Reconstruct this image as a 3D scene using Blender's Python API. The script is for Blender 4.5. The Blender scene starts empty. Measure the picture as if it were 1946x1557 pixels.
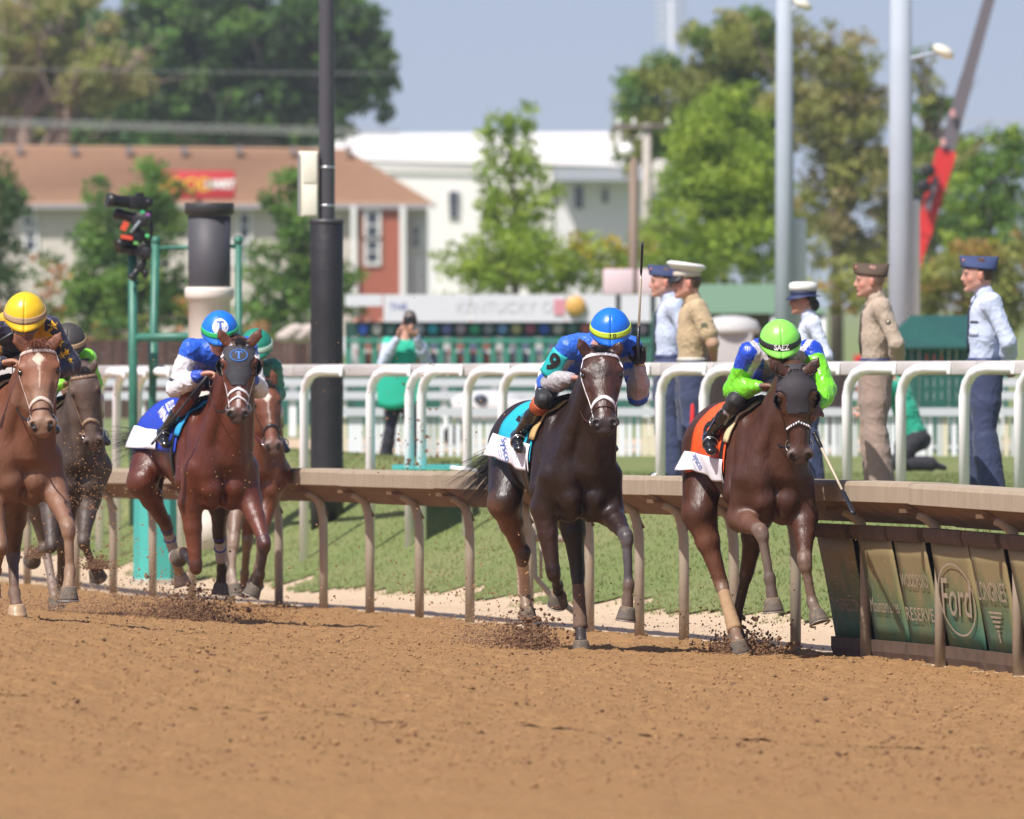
import bpy, bmesh, math, random
import numpy as np
from mathutils import Vector, Matrix
from mathutils.bvhtree import BVHTree

SC = bpy.context.scene
COL = SC.collection
V = Vector
rnd = random.Random(7)

# ------------------------------------------------------------------ camera
F = 21622.0            # 400 mm lens on a 36 mm sensor, in photo pixels per unit tangent
CAMZ = 2.31
HOR = 575.0            # photo row of the horizon
cam = bpy.data.cameras.new('camera'); camo = bpy.data.objects.new('camera', cam); COL.objects.link(camo)
cam.lens = 400; cam.sensor_width = 36; cam.sensor_fit = 'HORIZONTAL'
camo.location = (0, 0, CAMZ); camo.rotation_euler = (math.radians(90), 0, 0)
cam.shift_y = -(778.5 - HOR) / 1946
cam.clip_start = 1; cam.clip_end = 6000
cam.dof.use_dof = True; cam.dof.focus_distance = 74.6; cam.dof.aperture_fstop = 5.8
SC.camera = camo

# ------------------------------------------------------------------ sky, sun, exposure
SUN_EL, SUN_AZ = 54.0, -143.0      # azimuth from +Y (away from camera), negative = left
w = bpy.data.worlds.new("World"); SC.world = w; w.use_nodes = True
nt = w.node_tree; bg = nt.nodes['Background']
sky = nt.nodes.new('ShaderNodeTexSky'); sky.sky_type = 'NISHITA'; sky.sun_disc = False
sky.sun_elevation = math.radians(SUN_EL); sky.sun_rotation = math.radians(SUN_AZ)
sky.altitude = 0; sky.air_density = 1.0; sky.dust_density = 1.2; sky.ozone_density = 1.5
_tc = nt.nodes.new('ShaderNodeTexCoord'); _va = nt.nodes.new('ShaderNodeVectorMath'); _va.operation = 'ADD'; _va.inputs[1].default_value = (0, 0, .10)
_vn = nt.nodes.new('ShaderNodeVectorMath'); _vn.operation = 'NORMALIZE'; nt.links.new(_tc.outputs['Generated'], _va.inputs[0]); nt.links.new(_va.outputs[0], _vn.inputs[0]); nt.links.new(_vn.outputs[0], sky.inputs['Vector'])
_ti = nt.nodes.new('ShaderNodeVectorMath'); _ti.operation = 'MULTIPLY'; _ti.inputs[1].default_value = (1.16, 1.0, 1.06); nt.links.new(sky.outputs[0], _ti.inputs[0]); nt.links.new(_ti.outputs[0], bg.inputs[0]); bg.inputs[1].default_value = 0.098
sun = bpy.data.lights.new('sun', 'SUN'); suno = bpy.data.objects.new('sun', sun); COL.objects.link(suno)
sun.energy = 5.0; sun.angle = math.radians(0.6); sun.color = (1, .96, .9)
_el, _az = math.radians(SUN_EL), math.radians(SUN_AZ)
SUNDIR = V((math.sin(_az) * math.cos(_el), math.cos(_az) * math.cos(_el), math.sin(_el)))
suno.rotation_euler = SUNDIR.to_track_quat('Z', 'Y').to_euler()
SC.view_settings.view_transform = 'Standard'; SC.view_settings.look = 'None'
SC.view_settings.exposure = 0.3; SC.view_settings.gamma = 1.0
SC.render.engine = 'CYCLES'
SC.cycles.max_bounces = 6; SC.cycles.diffuse_bounces = 3; SC.cycles.glossy_bounces = 3
SC.cycles.transparent_max_bounces = 8; SC.cycles.caustics_reflective = False; SC.cycles.caustics_refractive = False

def P(px, py, D):
    """the place seen at photo pixel (px, py) and distance D metres"""
    return V(((px - 973) * D / F, D, CAMZ - (py - HOR) * D / F))
def PZ(px, z, D): return V(((px - 973) * D / F, D, z))

# ------------------------------------------------------------------ materials
MATS = {}
def mat(name, col, rough=.6, metal=0., noise=0., nscale=8., bump=0., bscale=40., coat=0., spec=.5, attr=False,
        dirt=None, dirtamt=0., dirtscale=6., sheen=0., emit=None, trans=0., objvar=0., stretch=None, ior=None):
    if name in MATS: return MATS[name]
    m = bpy.data.materials.new(name); m.use_nodes = True; MATS[name] = m
    nt = m.node_tree; N = nt.nodes; L = nt.links
    b = N['Principled BSDF']
    b.inputs['Roughness'].default_value = rough; b.inputs['Metallic'].default_value = metal
    b.inputs['Specular IOR Level'].default_value = spec
    b.inputs['Coat Weight'].default_value = coat
    if coat: b.inputs['Coat Roughness'].default_value = .12
    if sheen: b.inputs['Sheen Weight'].default_value = sheen
    if trans: b.inputs['Transmission Weight'].default_value = trans
    if emit: b.inputs['Emission Color'].default_value = (*emit, 1); b.inputs['Emission Strength'].default_value = 1
    tc = N.new('ShaderNodeTexCoord'); vec = tc.outputs['Object']
    if stretch:
        mp = N.new('ShaderNodeMapping'); mp.inputs['Scale'].default_value = stretch; L.new(vec, mp.inputs[0]); vec = mp.outputs[0]
    if attr:
        a = N.new('ShaderNodeAttribute'); a.attribute_name = 'Col'; cur = a.outputs['Color']
    else:
        c = N.new('ShaderNodeRGB'); c.outputs[0].default_value = (*col, 1); cur = c.outputs[0]
    if noise:
        n = N.new('ShaderNodeTexNoise'); n.inputs['Scale'].default_value = nscale; n.inputs['Detail'].default_value = 6
        n.inputs['Roughness'].default_value = .65; L.new(vec, n.inputs['Vector'])
        mr = N.new('ShaderNodeMapRange'); mr.inputs[1].default_value = .25; mr.inputs[2].default_value = .75
        mr.inputs[3].default_value = 1 - noise; mr.inputs[4].default_value = 1 + noise; L.new(n.outputs['Fac'], mr.inputs[0])
        mx = N.new('ShaderNodeVectorMath'); mx.operation = 'SCALE'; L.new(cur, mx.inputs[0]); L.new(mr.outputs[0], mx.inputs['Scale']); cur = mx.outputs[0]
    if objvar:
        oi = N.new('ShaderNodeObjectInfo'); mr = N.new('ShaderNodeMapRange'); mr.inputs[3].default_value = 1 - objvar; mr.inputs[4].default_value = 1 + objvar
        L.new(oi.outputs['Random'], mr.inputs[0]); mx = N.new('ShaderNodeVectorMath'); mx.operation = 'SCALE'
        L.new(cur, mx.inputs[0]); L.new(mr.outputs[0], mx.inputs['Scale']); cur = mx.outputs[0]
    if dirt:
        n = N.new('ShaderNodeTexNoise'); n.inputs['Scale'].default_value = dirtscale; n.inputs['Detail'].default_value = 9
        n.inputs['Roughness'].default_value = .75; L.new(vec, n.inputs['Vector'])
        mr = N.new('ShaderNodeMapRange'); mr.inputs[1].default_value = .62 - dirtamt * .3; mr.inputs[2].default_value = .72 - dirtamt * .2
        mr.inputs[4].default_value = min(1, .4 + dirtamt); L.new(n.outputs['Fac'], mr.inputs[0])
        mx = N.new('ShaderNodeMix'); mx.data_type = 'RGBA'; L.new(mr.outputs[0], mx.inputs['Factor']); L.new(cur, mx.inputs['A'])
        mx.inputs['B'].default_value = (*dirt, 1); cur = mx.outputs['Result']
    L.new(cur, b.inputs['Base Color'])
    if bump:
        n = N.new('ShaderNodeTexNoise'); n.inputs['Scale'].default_value = bscale; n.inputs['Detail'].default_value = 5; L.new(vec, n.inputs['Vector'])
        bp = N.new('ShaderNodeBump'); bp.inputs['Strength'].default_value = min(1, bump); bp.inputs['Distance'].default_value = .004 * max(1, bump)
        L.new(n.outputs['Fac'], bp.inputs['Height']); L.new(bp.outputs[0], b.inputs['Normal'])
    return m

# ------------------------------------------------------------------ objects
def tag(o, label=None, cat=None, group=None, kind=None):
    if label: o['label'] = label
    if cat: o['category'] = cat
    if group: o['group'] = group
    if kind: o['kind'] = kind
    return o
def link(o, parent=None):
    COL.objects.link(o)
    if parent is not None: o.parent = parent; o.matrix_parent_inverse = parent.matrix_basis.inverted()
    return o
def empty(name, loc, label=None, cat=None, group=None, rz=0):
    o = bpy.data.objects.new(name, None); COL.objects.link(o); o.location = loc; o.rotation_euler = (0, 0, rz)
    o.empty_display_size = .1
    return tag(o, label, cat, group)
def mesh_obj(name, verts, faces, m, parent=None, smooth=True, cols=None, mids=None):
    me = bpy.data.meshes.new(name)
    if isinstance(verts, np.ndarray) and isinstance(faces, np.ndarray):
        n, k = faces.shape
        me.vertices.add(len(verts)); me.vertices.foreach_set('co', verts.astype(np.float32).ravel())
        me.loops.add(n * k); me.loops.foreach_set('vertex_index', faces.astype(np.int32).ravel())
        me.polygons.add(n); me.polygons.foreach_set('loop_start', np.arange(0, n * k, k, dtype=np.int32))
        me.update(calc_edges=True)
    else:
        me.from_pydata([tuple(v) for v in verts], [], [tuple(f) for f in faces])
    for mm in (m if isinstance(m, (list, tuple)) else [m]): me.materials.append(mm)
    if mids is not None: me.polygons.foreach_set('material_index', np.array(mids, dtype=np.int32))
    me.polygons.foreach_set('use_smooth', np.full(len(me.polygons), bool(smooth)))
    if cols is not None:
        a = me.color_attributes.new('Col', 'FLOAT_COLOR', 'POINT')
        c4 = np.ones((len(me.vertices), 4), np.float32); c4[:, :3] = cols
        a.data.foreach_set('color', c4.ravel())
    o = bpy.data.objects.new(name, me)
    return link(o, parent)

class MB:
    """collects simple shapes and links them as one mesh object"""
    def __init__(s): s.v = []; s.f = []; s.m = []; s.cur = 0
    def add(s, vs, fs):
        k = len(s.v); s.v += [V(x) for x in vs]; s.f += [tuple(i + k for i in f) for f in fs]; s.m += [s.cur] * len(fs); return s
    def box(s, c, h, rot=None, bev=0):
        """centre c, half sizes h, optional 3x3 rot"""
        c = V(c); vs = []
        if bev:
            b = min(bev, min(h) * .45); bm = bmesh.new(); bmesh.ops.create_cube(bm, size=2)
            for v in bm.verts: v.co = V((v.co.x * h[0], v.co.y * h[1], v.co.z * h[2]))
            bmesh.ops.bevel(bm, geom=list(bm.edges), offset=b, segments=2, affect='EDGES', profile=.5)
            bm.verts.index_update()
            vs = [v.co.copy() for v in bm.verts]; fs = [[v.index for v in f.verts] for f in bm.faces]; bm.free()
        else:
            vs = [V((x * h[0], y * h[1], z * h[2])) for x in (-1, 1) for y in (-1, 1) for z in (-1, 1)]
            fs = [(0, 1, 3, 2), (4, 6, 7, 5), (0, 4, 5, 1), (2, 3, 7, 6), (0, 2, 6, 4), (1, 5, 7, 3)]
        if rot is not None: vs = [rot @ v for v in vs]
        return s.add([v + c for v in vs], fs)
    def tube(s, pts, r, n=10, caps=True, flat=None, up=None):
        """tube along pts, r a number or list; flat squeezes one side direction"""
        pts = [V(p) for p in pts]; k = len(pts); rs = r if isinstance(r, (list, tuple)) else [r] * k
        vs = []; fs = []; u = None
        for i, p in enumerate(pts):
            d = (pts[min(i + 1, k - 1)] - pts[max(i - 1, 0)]); d = d.normalized() if d.length > 1e-9 else V((0, 0, 1))
            if u is None:
                u = V(up) if up is not None else (V((0, 0, 1)) if abs(d.z) < .9 else V((1, 0, 0)))
            u = (u - d * u.dot(d)); u = u.normalized() if u.length > 1e-6 else V((1, 0, 0)); wv = d.cross(u)
            fl = flat or 1
            for j in range(n):
                a = 2 * math.pi * j / n; vs.append(p + u * math.cos(a) * rs[i] * fl + wv * math.sin(a) * rs[i])
        for i in range(k - 1):
            for j in range(n):
                a = i * n + j; b = i * n + (j + 1) % n; fs.append((a, b, b + n, a + n))
        if caps: fs.append(tuple(range(n - 1, -1, -1))); fs.append(tuple((k - 1) * n + j for j in range(n)))
        return s.add(vs, fs)
    def lathe(s, c, prof, n=20, axis=V((0, 0, 1)), fwd=None, sx=1.):
        """prof list of (r, h) along axis from c"""
        c = V(c); axis = V(axis).normalized(); u = V(fwd) if fwd is not None else (V((1, 0, 0)) if abs(axis.x) < .9 else V((0, 1, 0)))
        u = (u - axis * u.dot(axis)).normalized(); wv = axis.cross(u); vs = []; fs = []
        for r, h in prof:
            for j in range(n):
                a = 2 * math.pi * j / n; vs.append(c + axis * h + u * math.cos(a) * r + wv * math.sin(a) * r * sx)
        for i in range(len(prof) - 1):
            for j in range(n):
                a = i * n + j; b = i * n + (j + 1) % n; fs.append((a, b, b + n, a + n))
        fs.append(tuple(range(n - 1, -1, -1))); fs.append(tuple((len(prof) - 1) * n + j for j in range(n)))
        return s.add(vs, fs)
    def ell(s, c, r, rot=None, n=12):
        c = V(c); vs = []; fs = []; m = n // 2 + 1
        for i in range(m + 1):
            a = math.pi * i / m
            for j in range(n):
                b = 2 * math.pi * j / n; v = V((math.sin(a) * math.cos(b) * r[0], math.sin(a) * math.sin(b) * r[1], math.cos(a) * r[2]))
                vs.append(c + (rot @ v if rot is not None else v))
        for i in range(m):
            for j in range(n):
                a = i * n + j; b = i * n + (j + 1) % n; fs.append((a + n, b + n, b, a))
        return s.add(vs, fs)
    def grid(s, fn, nu, nv):
        vs = [fn(i / nu, j / nv) for i in range(nu + 1) for j in range(nv + 1)]
        fs = [(i * (nv + 1) + j, (i + 1) * (nv + 1) + j, (i + 1) * (nv + 1) + j + 1, i * (nv + 1) + j + 1) for i in range(nu) for j in range(nv)]
        return s.add(vs, fs)
    def torus(s, c, R, r, axis, n=18, m=6, a0=0, a1=2 * math.pi):
        axis = V(axis).normalized(); u = V((1, 0, 0)) if abs(axis.x) < .9 else V((0, 1, 0)); u = (u - axis * u.dot(axis)).normalized(); wv = axis.cross(u)
        return s.tube([V(c) + (u * math.cos(a0 + (a1 - a0) * i / n) + wv * math.sin(a0 + (a1 - a0) * i / n)) * R for i in range(n + 1)], r, m, caps=False)
    def build(s, name, m, parent=None, smooth=True, solid=0, sub=0):
        o = mesh_obj(name, s.v, s.f, m, parent, smooth, mids=s.m if isinstance(m, (list, tuple)) else None)
        if solid:
            md = o.modifiers.new('solid', 'SOLIDIFY'); md.thickness = solid; md.offset = 1
        if sub:
            md = o.modifiers.new('sub', 'SUBSURF'); md.levels = sub; md.render_levels = sub
        return o
def rot_to(zdir, xdir=None):
    z = V(zdir).normalized(); x = V(xdir) if xdir is not None else (V((1, 0, 0)) if abs(z.x) < .9 else V((0, 1, 0)))
    x = (x - z * x.dot(z)).normalized(); y = z.cross(x)
    return Matrix((x, y, z)).transposed()
def flatbox(o):
    """auto smooth look for boxy meshes"""
    for p in o.data.polygons: p.use_smooth = False
    return o

# text laid through a mapping (x, y) -> point
def text_geo(txt, size=1., shear=0., cuts=1, bold=0., squash=1., space=1.):
    cu = bpy.data.curves.new('t', 'FONT'); cu.body = txt; cu.size = size; cu.align_x = 'CENTER'; cu.align_y = 'CENTER'; cu.shear = shear
    cu.offset = bold; cu.resolution_u = 3; cu.space_character = space
    o = bpy.data.objects.new('t', cu); me = o.to_mesh()
    bm = bmesh.new(); bm.from_mesh(me); o.to_mesh_clear(); bmesh.ops.triangulate(bm, faces=bm.faces)
    if cuts:
        for _ in range(3):
            es = [e for e in bm.edges if e.calc_length() > size * .25 / cuts]
            if es: bmesh.ops.subdivide_edges(bm, edges=es, cuts=1); bmesh.ops.triangulate(bm, faces=bm.faces)
    bm.verts.index_update()
    vs = [(v.co.x * squash, v.co.y) for v in bm.verts]; fs = [[v.index for v in f.verts] for f in bm.faces]; bm.free()
    bpy.data.objects.remove(o); bpy.data.curves.remove(cu)
    return vs, fs
def put_text(name, txt, size, fn, m, parent, **k):
    vs, fs = text_geo(txt, size, **k)
    return mesh_obj(name, [fn(x, y) for x, y in vs], fs, m, parent, smooth=False)
def serif_T(h):
    """rectangles (x0,y0,x1,y1) of a serif capital T of height h, centred"""
    return [(-.1, -.5, .1, .42), (-.22, -.5, .22, -.43), (-.42, .38, .42, .5), (-.42, .22, -.35, .4), (.35, .22, .42, .4)], h
def put_rects(name, rects, h, fn, m, parent):
    mb = MB()
    for x0, y0, x1, y1 in rects: mb.grid(lambda a, b: fn((x0 + (x1 - x0) * a) * h, (y0 + (y1 - y0) * b) * h), 4, 4)
    return mb.build(name, m, parent, smooth=False)

# ------------------------------------------------------------------ soft-union solid modeller
def surface_nets(f, org, h):
    s = f < 0
    nx, ny, nz = f.shape
    c = np.zeros((nx - 1, ny - 1, nz - 1), np.int8)
    for i in (0, 1):
        for j in (0, 1):
            for k in (0, 1): c += s[i:nx - 1 + i, j:ny - 1 + j, k:nz - 1 + k]
    I, J, K = np.nonzero((c > 0) & (c < 8))
    idx = np.full(c.shape, -1, np.int32); idx[I, J, K] = np.arange(len(I))
    cor = [(i, j, k) for i in (0, 1) for j in (0, 1) for k in (0, 1)]
    vals = {t: f[I + t[0], J + t[1], K + t[2]] for t in cor}
    acc = np.zeros((len(I), 3)); cnt = np.zeros(len(I))
    for a in cor:
        for ax in range(3):
            if a[ax]: continue
            b = list(a); b[ax] = 1; b = tuple(b)
            va, vb = vals[a], vals[b]; m = (va < 0) != (vb < 0)
            t = np.where(m, va / np.where(m, va - vb, 1), 0)
            p = np.zeros((len(I), 3)); p[:] = a; p[:, ax] += t
            acc += p * m[:, None]; cnt += m
    v = (np.stack([I, J, K], 1) + acc / cnt[:, None]) * h + org
    fs = []
    for ax in range(3):
        o1, o2 = (ax + 1) % 3, (ax + 2) % 3
        sl0 = [slice(None)] * 3; sl1 = [slice(None)] * 3
        sl0[ax] = slice(0, -1); sl1[ax] = slice(1, None)
        d = s[tuple(sl0)] != s[tuple(sl1)]
        E = np.stack(np.nonzero(d), 1)
        E = E[(E[:, o1] > 0) & (E[:, o2] > 0) & (E[:, o1] < f.shape[o1] - 1) & (E[:, o2] < f.shape[o2] - 1)]
        def cell(a, b):
            q = E.copy(); q[:, o1] -= a; q[:, o2] -= b; return idx[q[:, 0], q[:, 1], q[:, 2]]
        quad = np.stack([cell(1, 1), cell(0, 1), cell(0, 0), cell(1, 0)], 1)
        inside = s[E[:, 0], E[:, 1], E[:, 2]]
        quad[~inside] = quad[~inside][:, ::-1]
        fs.append(quad)
    fs = np.concatenate(fs); fs = fs[(fs >= 0).all(1)]
    return v, fs

class Sdf:
    def __init__(s, vox): s.p = []; s.vox = vox
    def seg(s, a, b, ra, rb=None, k=.03, up=None, col=None, tag='', cut=False, cap=None):
        a = np.array(a, float); b = np.array(b, float); rb = ra if rb is None else rb
        wa, ha = ra if isinstance(ra, tuple) else (ra, ra); wb, hb = rb if isinstance(rb, tuple) else (rb, rb)
        d = b - a; L = np.linalg.norm(d)
        e = d / L if L > 1e-7 else np.array([0, 1., 0])
        u = np.array(up if up is not None else (0, 0, 1.), float); u = u - e * u.dot(e)
        if np.linalg.norm(u) < 1e-4: u = np.array([1., 0, 0]) - e * e[0]
        u /= np.linalg.norm(u); w = np.cross(e, u)
        s.p.append(dict(a=a, b=b, e=e, L=max(L, 1e-6), u=u, w=w, r=(wa, ha, wb, hb), k=k, col=col, tag=tag, cut=cut, cap=cap)); return s
    def ell(s, c, r, e, up, **k):
        """ellipsoid: r = (side, up, along e)"""
        c = np.array(c, float); e = np.array(e, float); e /= np.linalg.norm(e)
        s.seg(c - e * 1e-4, c + e * 1e-4, (r[0], r[1]), up=up, cap=r[2], **k); return s
    @staticmethod
    def dist(p, x):
        q = x - p['a']; t = q @ p['e']; tc = np.clip(t, 0, p['L']); f = tc / p['L']
        wa, ha, wb, hb = p['r']; w = wa + (wb - wa) * f; h = ha + (hb - ha) * f
        cu = q @ p['w']; cv = q @ p['u']; ct = t - tc
        cp = p['cap'] if p['cap'] else np.minimum(w, h)
        n = np.sqrt((cu / w) ** 2 + (cv / h) ** 2 + (ct / cp) ** 2) + 1e-9
        rad = np.sqrt(cu * cu + cv * cv + ct * ct)
        d = rad * (1 - 1 / n)
        return np.where(n < 1e-3, -np.minimum(w, h), d)
    def grid(s, tags=None, infl=0., noise=None):
        ps = [p for p in s.p if tags is None or p['tag'] in tags or p['cut']]
        pos = [p for p in ps if not p['cut']]
        R = [max(p['r'] + ((p['cap'] or 0),)) + infl + .03 for p in pos]
        lo = np.min([np.minimum(p['a'], p['b']) - r for p, r in zip(pos, R)], 0); hi = np.max([np.maximum(p['a'], p['b']) + r for p, r in zip(pos, R)], 0)
        h = s.vox; n = np.ceil((hi - lo) / h).astype(int) + 3; org = lo - h
        f = np.full(n, 1e3, np.float32)
        for p in ps:
            r = max(p['r'] + ((p['cap'] or 0),)) + infl + p['k'] + h * 2
            i0 = np.maximum(((np.minimum(p['a'], p['b']) - r - org) / h).astype(int), 0); i1 = np.minimum(((np.maximum(p['a'], p['b']) + r - org) / h).astype(int) + 2, n)
            if (i1 <= i0).any(): continue
            g = np.stack(np.meshgrid(*[org[d] + h * np.arange(i0[d], i1[d]) for d in range(3)], indexing='ij'), -1)
            d = s.dist(p, g).astype(np.float32)
            sl = tuple(slice(i0[d_], i1[d_]) for d_ in range(3)); cur = f[sl]; k = p['k']
            if p['cut']:
                d = -d; hh = np.maximum(k - np.abs(cur - d), 0); f[sl] = np.maximum(cur, d) + hh * hh / (4 * k)
            else:
                d = d - infl; hh = np.maximum(k - np.abs(cur - d), 0); f[sl] = np.minimum(cur, d) - hh * hh / (4 * k)
        f[f > 10] = h
        return f, org
    def colors(s, v, default, tags=None):
        C = np.zeros((len(v), 3)); W = np.zeros(len(v)); ds = []
        ps = [p for p in s.p if p['col'] is not None and (tags is None or p['tag'] in tags)]
        for p in ps: ds.append(np.abs(s.dist(p, v)) if p['cut'] else s.dist(p, v))
        if not ps: C[:] = default; return C
        ds = np.array(ds); dm = ds.min(0)
        for p, d in zip(ps, ds):
            w = np.exp(-(d - dm) / .008); C += w[:, None] * np.array(p['col']); W += w
        return C / W[:, None]
    def mesh(s, name, m, parent, default=(.5, .5, .5), tags=None, infl=0., colfn=None, smooth=2, disp=None):
        f, org = s.grid(tags, infl); v, fs = surface_nets(f, org, s.vox)
        # light smoothing
        for _ in range(smooth):
            acc = np.zeros_like(v); cnt = np.zeros(len(v))
            for a in range(4):
                b = fs[:, (a + 1) % 4]; c = fs[:, (a - 1) % 4]; i = fs[:, a]
                np.add.at(acc, i, v[b] + v[c]); np.add.at(cnt, i, 2)
            v = v * .5 + acc / np.maximum(cnt, 1)[:, None] * .5
        if disp is not None: v = disp(v, fs)
        cols = s.colors(v, default, tags)
        if colfn: cols = colfn(v, cols)
        o = mesh_obj(name, v, fs, m, parent, True, cols=cols)
        o['_n'] = len(v)
        del o['_n']
        return o, v, fs
def smooth_fn(fn, w_, h_, n=6):
    """a smoothed version of a surface mapping over [-w, w] x [-h, h]"""
    G_ = np.array([[list(fn(-w_ + 2 * w_ * i / n, -h_ + 2 * h_ * j / n)) for j in range(n + 1)] for i in range(n + 1)])
    for _ in range(3):
        Q = np.pad(G_, ((1, 1), (1, 1), (0, 0)), mode='reflect', reflect_type='odd'); G_ = (Q[:-2, 1:-1] + Q[2:, 1:-1] + Q[1:-1, :-2] + Q[1:-1, 2:]) / 8 + G_ / 2
    def out(x, y, lift=None):
        a = min(max((x + w_) / (2 * w_) * n, 0), n - 1e-6); b = min(max((y + h_) / (2 * h_) * n, 0), n - 1e-6); i, j = int(a), int(b); a -= i; b -= j
        p = (G_[i, j] * (1 - a) + G_[i + 1, j] * a) * (1 - b) + (G_[i, j + 1] * (1 - a) + G_[i + 1, j + 1] * a) * b
        return V(p) + (lift or V())
    return out
def vnormals(v, fs):
    n = np.cross(v[fs[:, 2]] - v[fs[:, 0]], v[fs[:, 3]] - v[fs[:, 1]]); N = np.zeros_like(v)
    for a in range(4): np.add.at(N, fs[:, a], n)
    return N / (np.linalg.norm(N, axis=1, keepdims=True) + 1e-9)
def sinnoise(v, sc, seed=0):
    r = np.random.RandomState(seed); out = np.zeros(len(v))
    for i in range(7):
        d = r.normal(size=3); d /= np.linalg.norm(d); out += np.sin(v @ d * sc * (1 + .35 * i) + r.rand() * 6.28 + 1.5 * np.sin(v @ r.normal(size=3) * sc * .4))
    return out / 7
def folds(amp, sc, seed=0):
    def fn(v, fs):
        N = vnormals(v, fs); w_ = v + .02 * np.stack([sinnoise(v, sc * .5, seed + 7 + i) for i in range(3)], 1)
        a = sinnoise(w_ * np.array([1, 1, .62]), sc * 1.5, seed); b = sinnoise(w_, sc * 3.1, seed + 1); c = sinnoise(w_, sc * 1.7, seed + 2)
        r = 1 - np.minimum(np.abs(a) * 5.5, 1); r2 = 1 - np.minimum(np.abs(c) * 7, 1)
        return v + N * (amp * (.95 * r ** 1.5 + .7 * r2 ** 1.5 - .25 + .10 * b))[:, None]
    return fn
def bvh(v, fs): return BVHTree.FromPolygons([tuple(x) for x in v], [tuple(map(int, q)) for q in fs])
def cast(tree, origin, direction, dist, off=0.):
    """hit the surface from outside, looking inward to origin; returns point, normal"""
    d = V(direction).normalized(); o = V(origin) + d * dist
    hit = tree.ray_cast(o, -d, dist * 1.5)
    if hit[0] is None: return V(origin) + d * .02, d
    return hit[0] + d * off, d
def strap(mb, pts, nrms, width, t=.004):
    """flat ribbon along pts lying on the surface with given normals"""
    k = len(pts); vs = []; fs = []
    for i in range(k):
        d = (pts[min(i + 1, k - 1)] - pts[max(i - 1, 0)]).normalized(); n = nrms[i]; s = d.cross(n).normalized() * width / 2; n2 = s.cross(d).normalized()
        if n2.dot(n) < 0: n2 = -n2
        vs += [pts[i] - s, pts[i] - s * .8 + n2 * t, pts[i] + s * .8 + n2 * t, pts[i] + s]
    for i in range(k - 1):
        for j in range(4): fs.append((i * 4 + j, i * 4 + (j + 1) % 4, i * 4 + 4 + (j + 1) % 4, i * 4 + 4 + j))
    fs.append((0, 1, 2, 3)); fs.append(tuple(k * 4 - 4 + j for j in (3, 2, 1, 0)))
    return mb.add(vs, fs)
def solve(parent, px, py, L, sgn):
    """point seen at (px,py) at bone length L from parent; sgn +1 farther, -1 nearer the camera"""
    q = P(px, py, parent.y); d2 = (q.x - parent.x) ** 2 + (q.z - parent.z) ** 2
    return P(px, py, parent.y + sgn * math.sqrt(max(L * L - d2, 0)))
# ------------------------------------------------------------------ people
def cloth_mat(name, gloss=.55, sheen=.2, coat=0., bump=.4, bscale=60, noise=.06, dirt=None, dirtamt=0., dirtscale=30):
    return mat(name, (0, 0, 0), gloss, attr=True, sheen=sheen, coat=coat, bump=bump, bscale=bscale, noise=noise, nscale=14, dirt=dirt, dirtamt=dirtamt, dirtscale=dirtscale)
M_skin = mat('skin', (0, 0, 0), .5, attr=True, noise=.06, nscale=40, spec=.4)
M_silk = cloth_mat('silks', .48, .2, .0, 2.5, 22)
M_silk_shiny = cloth_mat('silks_shiny', .28, .1, .10, 3., 24)
M_cloth = cloth_mat('uniform_cloth', .8, .15)
M_pants = cloth_mat('riding_breeches', .6, .1, dirt=(.4, .3, .2), dirtamt=.1)
M_boot = mat('boot', (.010, .010, .012), .16, coat=.6, bump=.9, bscale=18, dirt=(.4, .28, .18), dirtamt=.02, dirtscale=60)
M_goggle = mat('goggle_lens', (.02, .02, .02), .1, coat=.8)
M_gogglef = mat('goggle_frame', (.35, .35, .34), .3)
M_glove = mat('glove', (.012, .012, .013), .7, bump=.8, bscale=90)
SK1 = (.50, .26, .19); SK2 = (.38, .19, .13); SK3 = (.20, .10, .065)

class Man: pass
def hand(s, w, d, palm, curl=1.2, k=.006, col=SK1, sc=1.12, tag='skin', thumb=1, spread=0.):
    """fingers on a palm: w wrist, d direction of the hand, palm normal"""
    d = V(d).normalized(); n = V(palm); n = (n - d * n.dot(d)).normalized(); sd = d.cross(n) * thumb
    s.ell(w + d * .048 * sc, (.020 * sc, .040 * sc, .048 * sc), d, tuple(sd), k=.012, col=col, tag=tag)
    for i, (off, ln) in enumerate(((.030, .9), (.011, 1.), (-.009, .94), (-.028, .76))):
        p = w + d * (.083 - .004 * abs(i - 1)) * sc + sd * off * sc; a = .25 * curl
        for j, l in enumerate((.040, .027, .021)):
            dr = (d * math.cos(a) + n * math.sin(a) + sd * spread * off * 6).normalized(); q = p + dr * l * ln * sc
            s.seg(p, q, (.0095 - .001 * j) * sc, (.0088 - .001 * j) * sc, k=k, col=col, tag=tag); p = q; a += curl * (1.0 if j == 0 else .8)
    p = w + d * .025 * sc + sd * .030 * sc; q = p + (d * .6 + sd * .65 + n * .35).normalized() * .036 * sc
    s.seg(p, q, .013 * sc, .011 * sc, k=.01, col=col, tag=tag)
    r = q + (d * .75 + n * .65 - sd * .1).normalized() * .032 * sc
    s.seg(q, r, .010 * sc, .008 * sc, k=.006, col=col, tag=tag)
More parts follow.
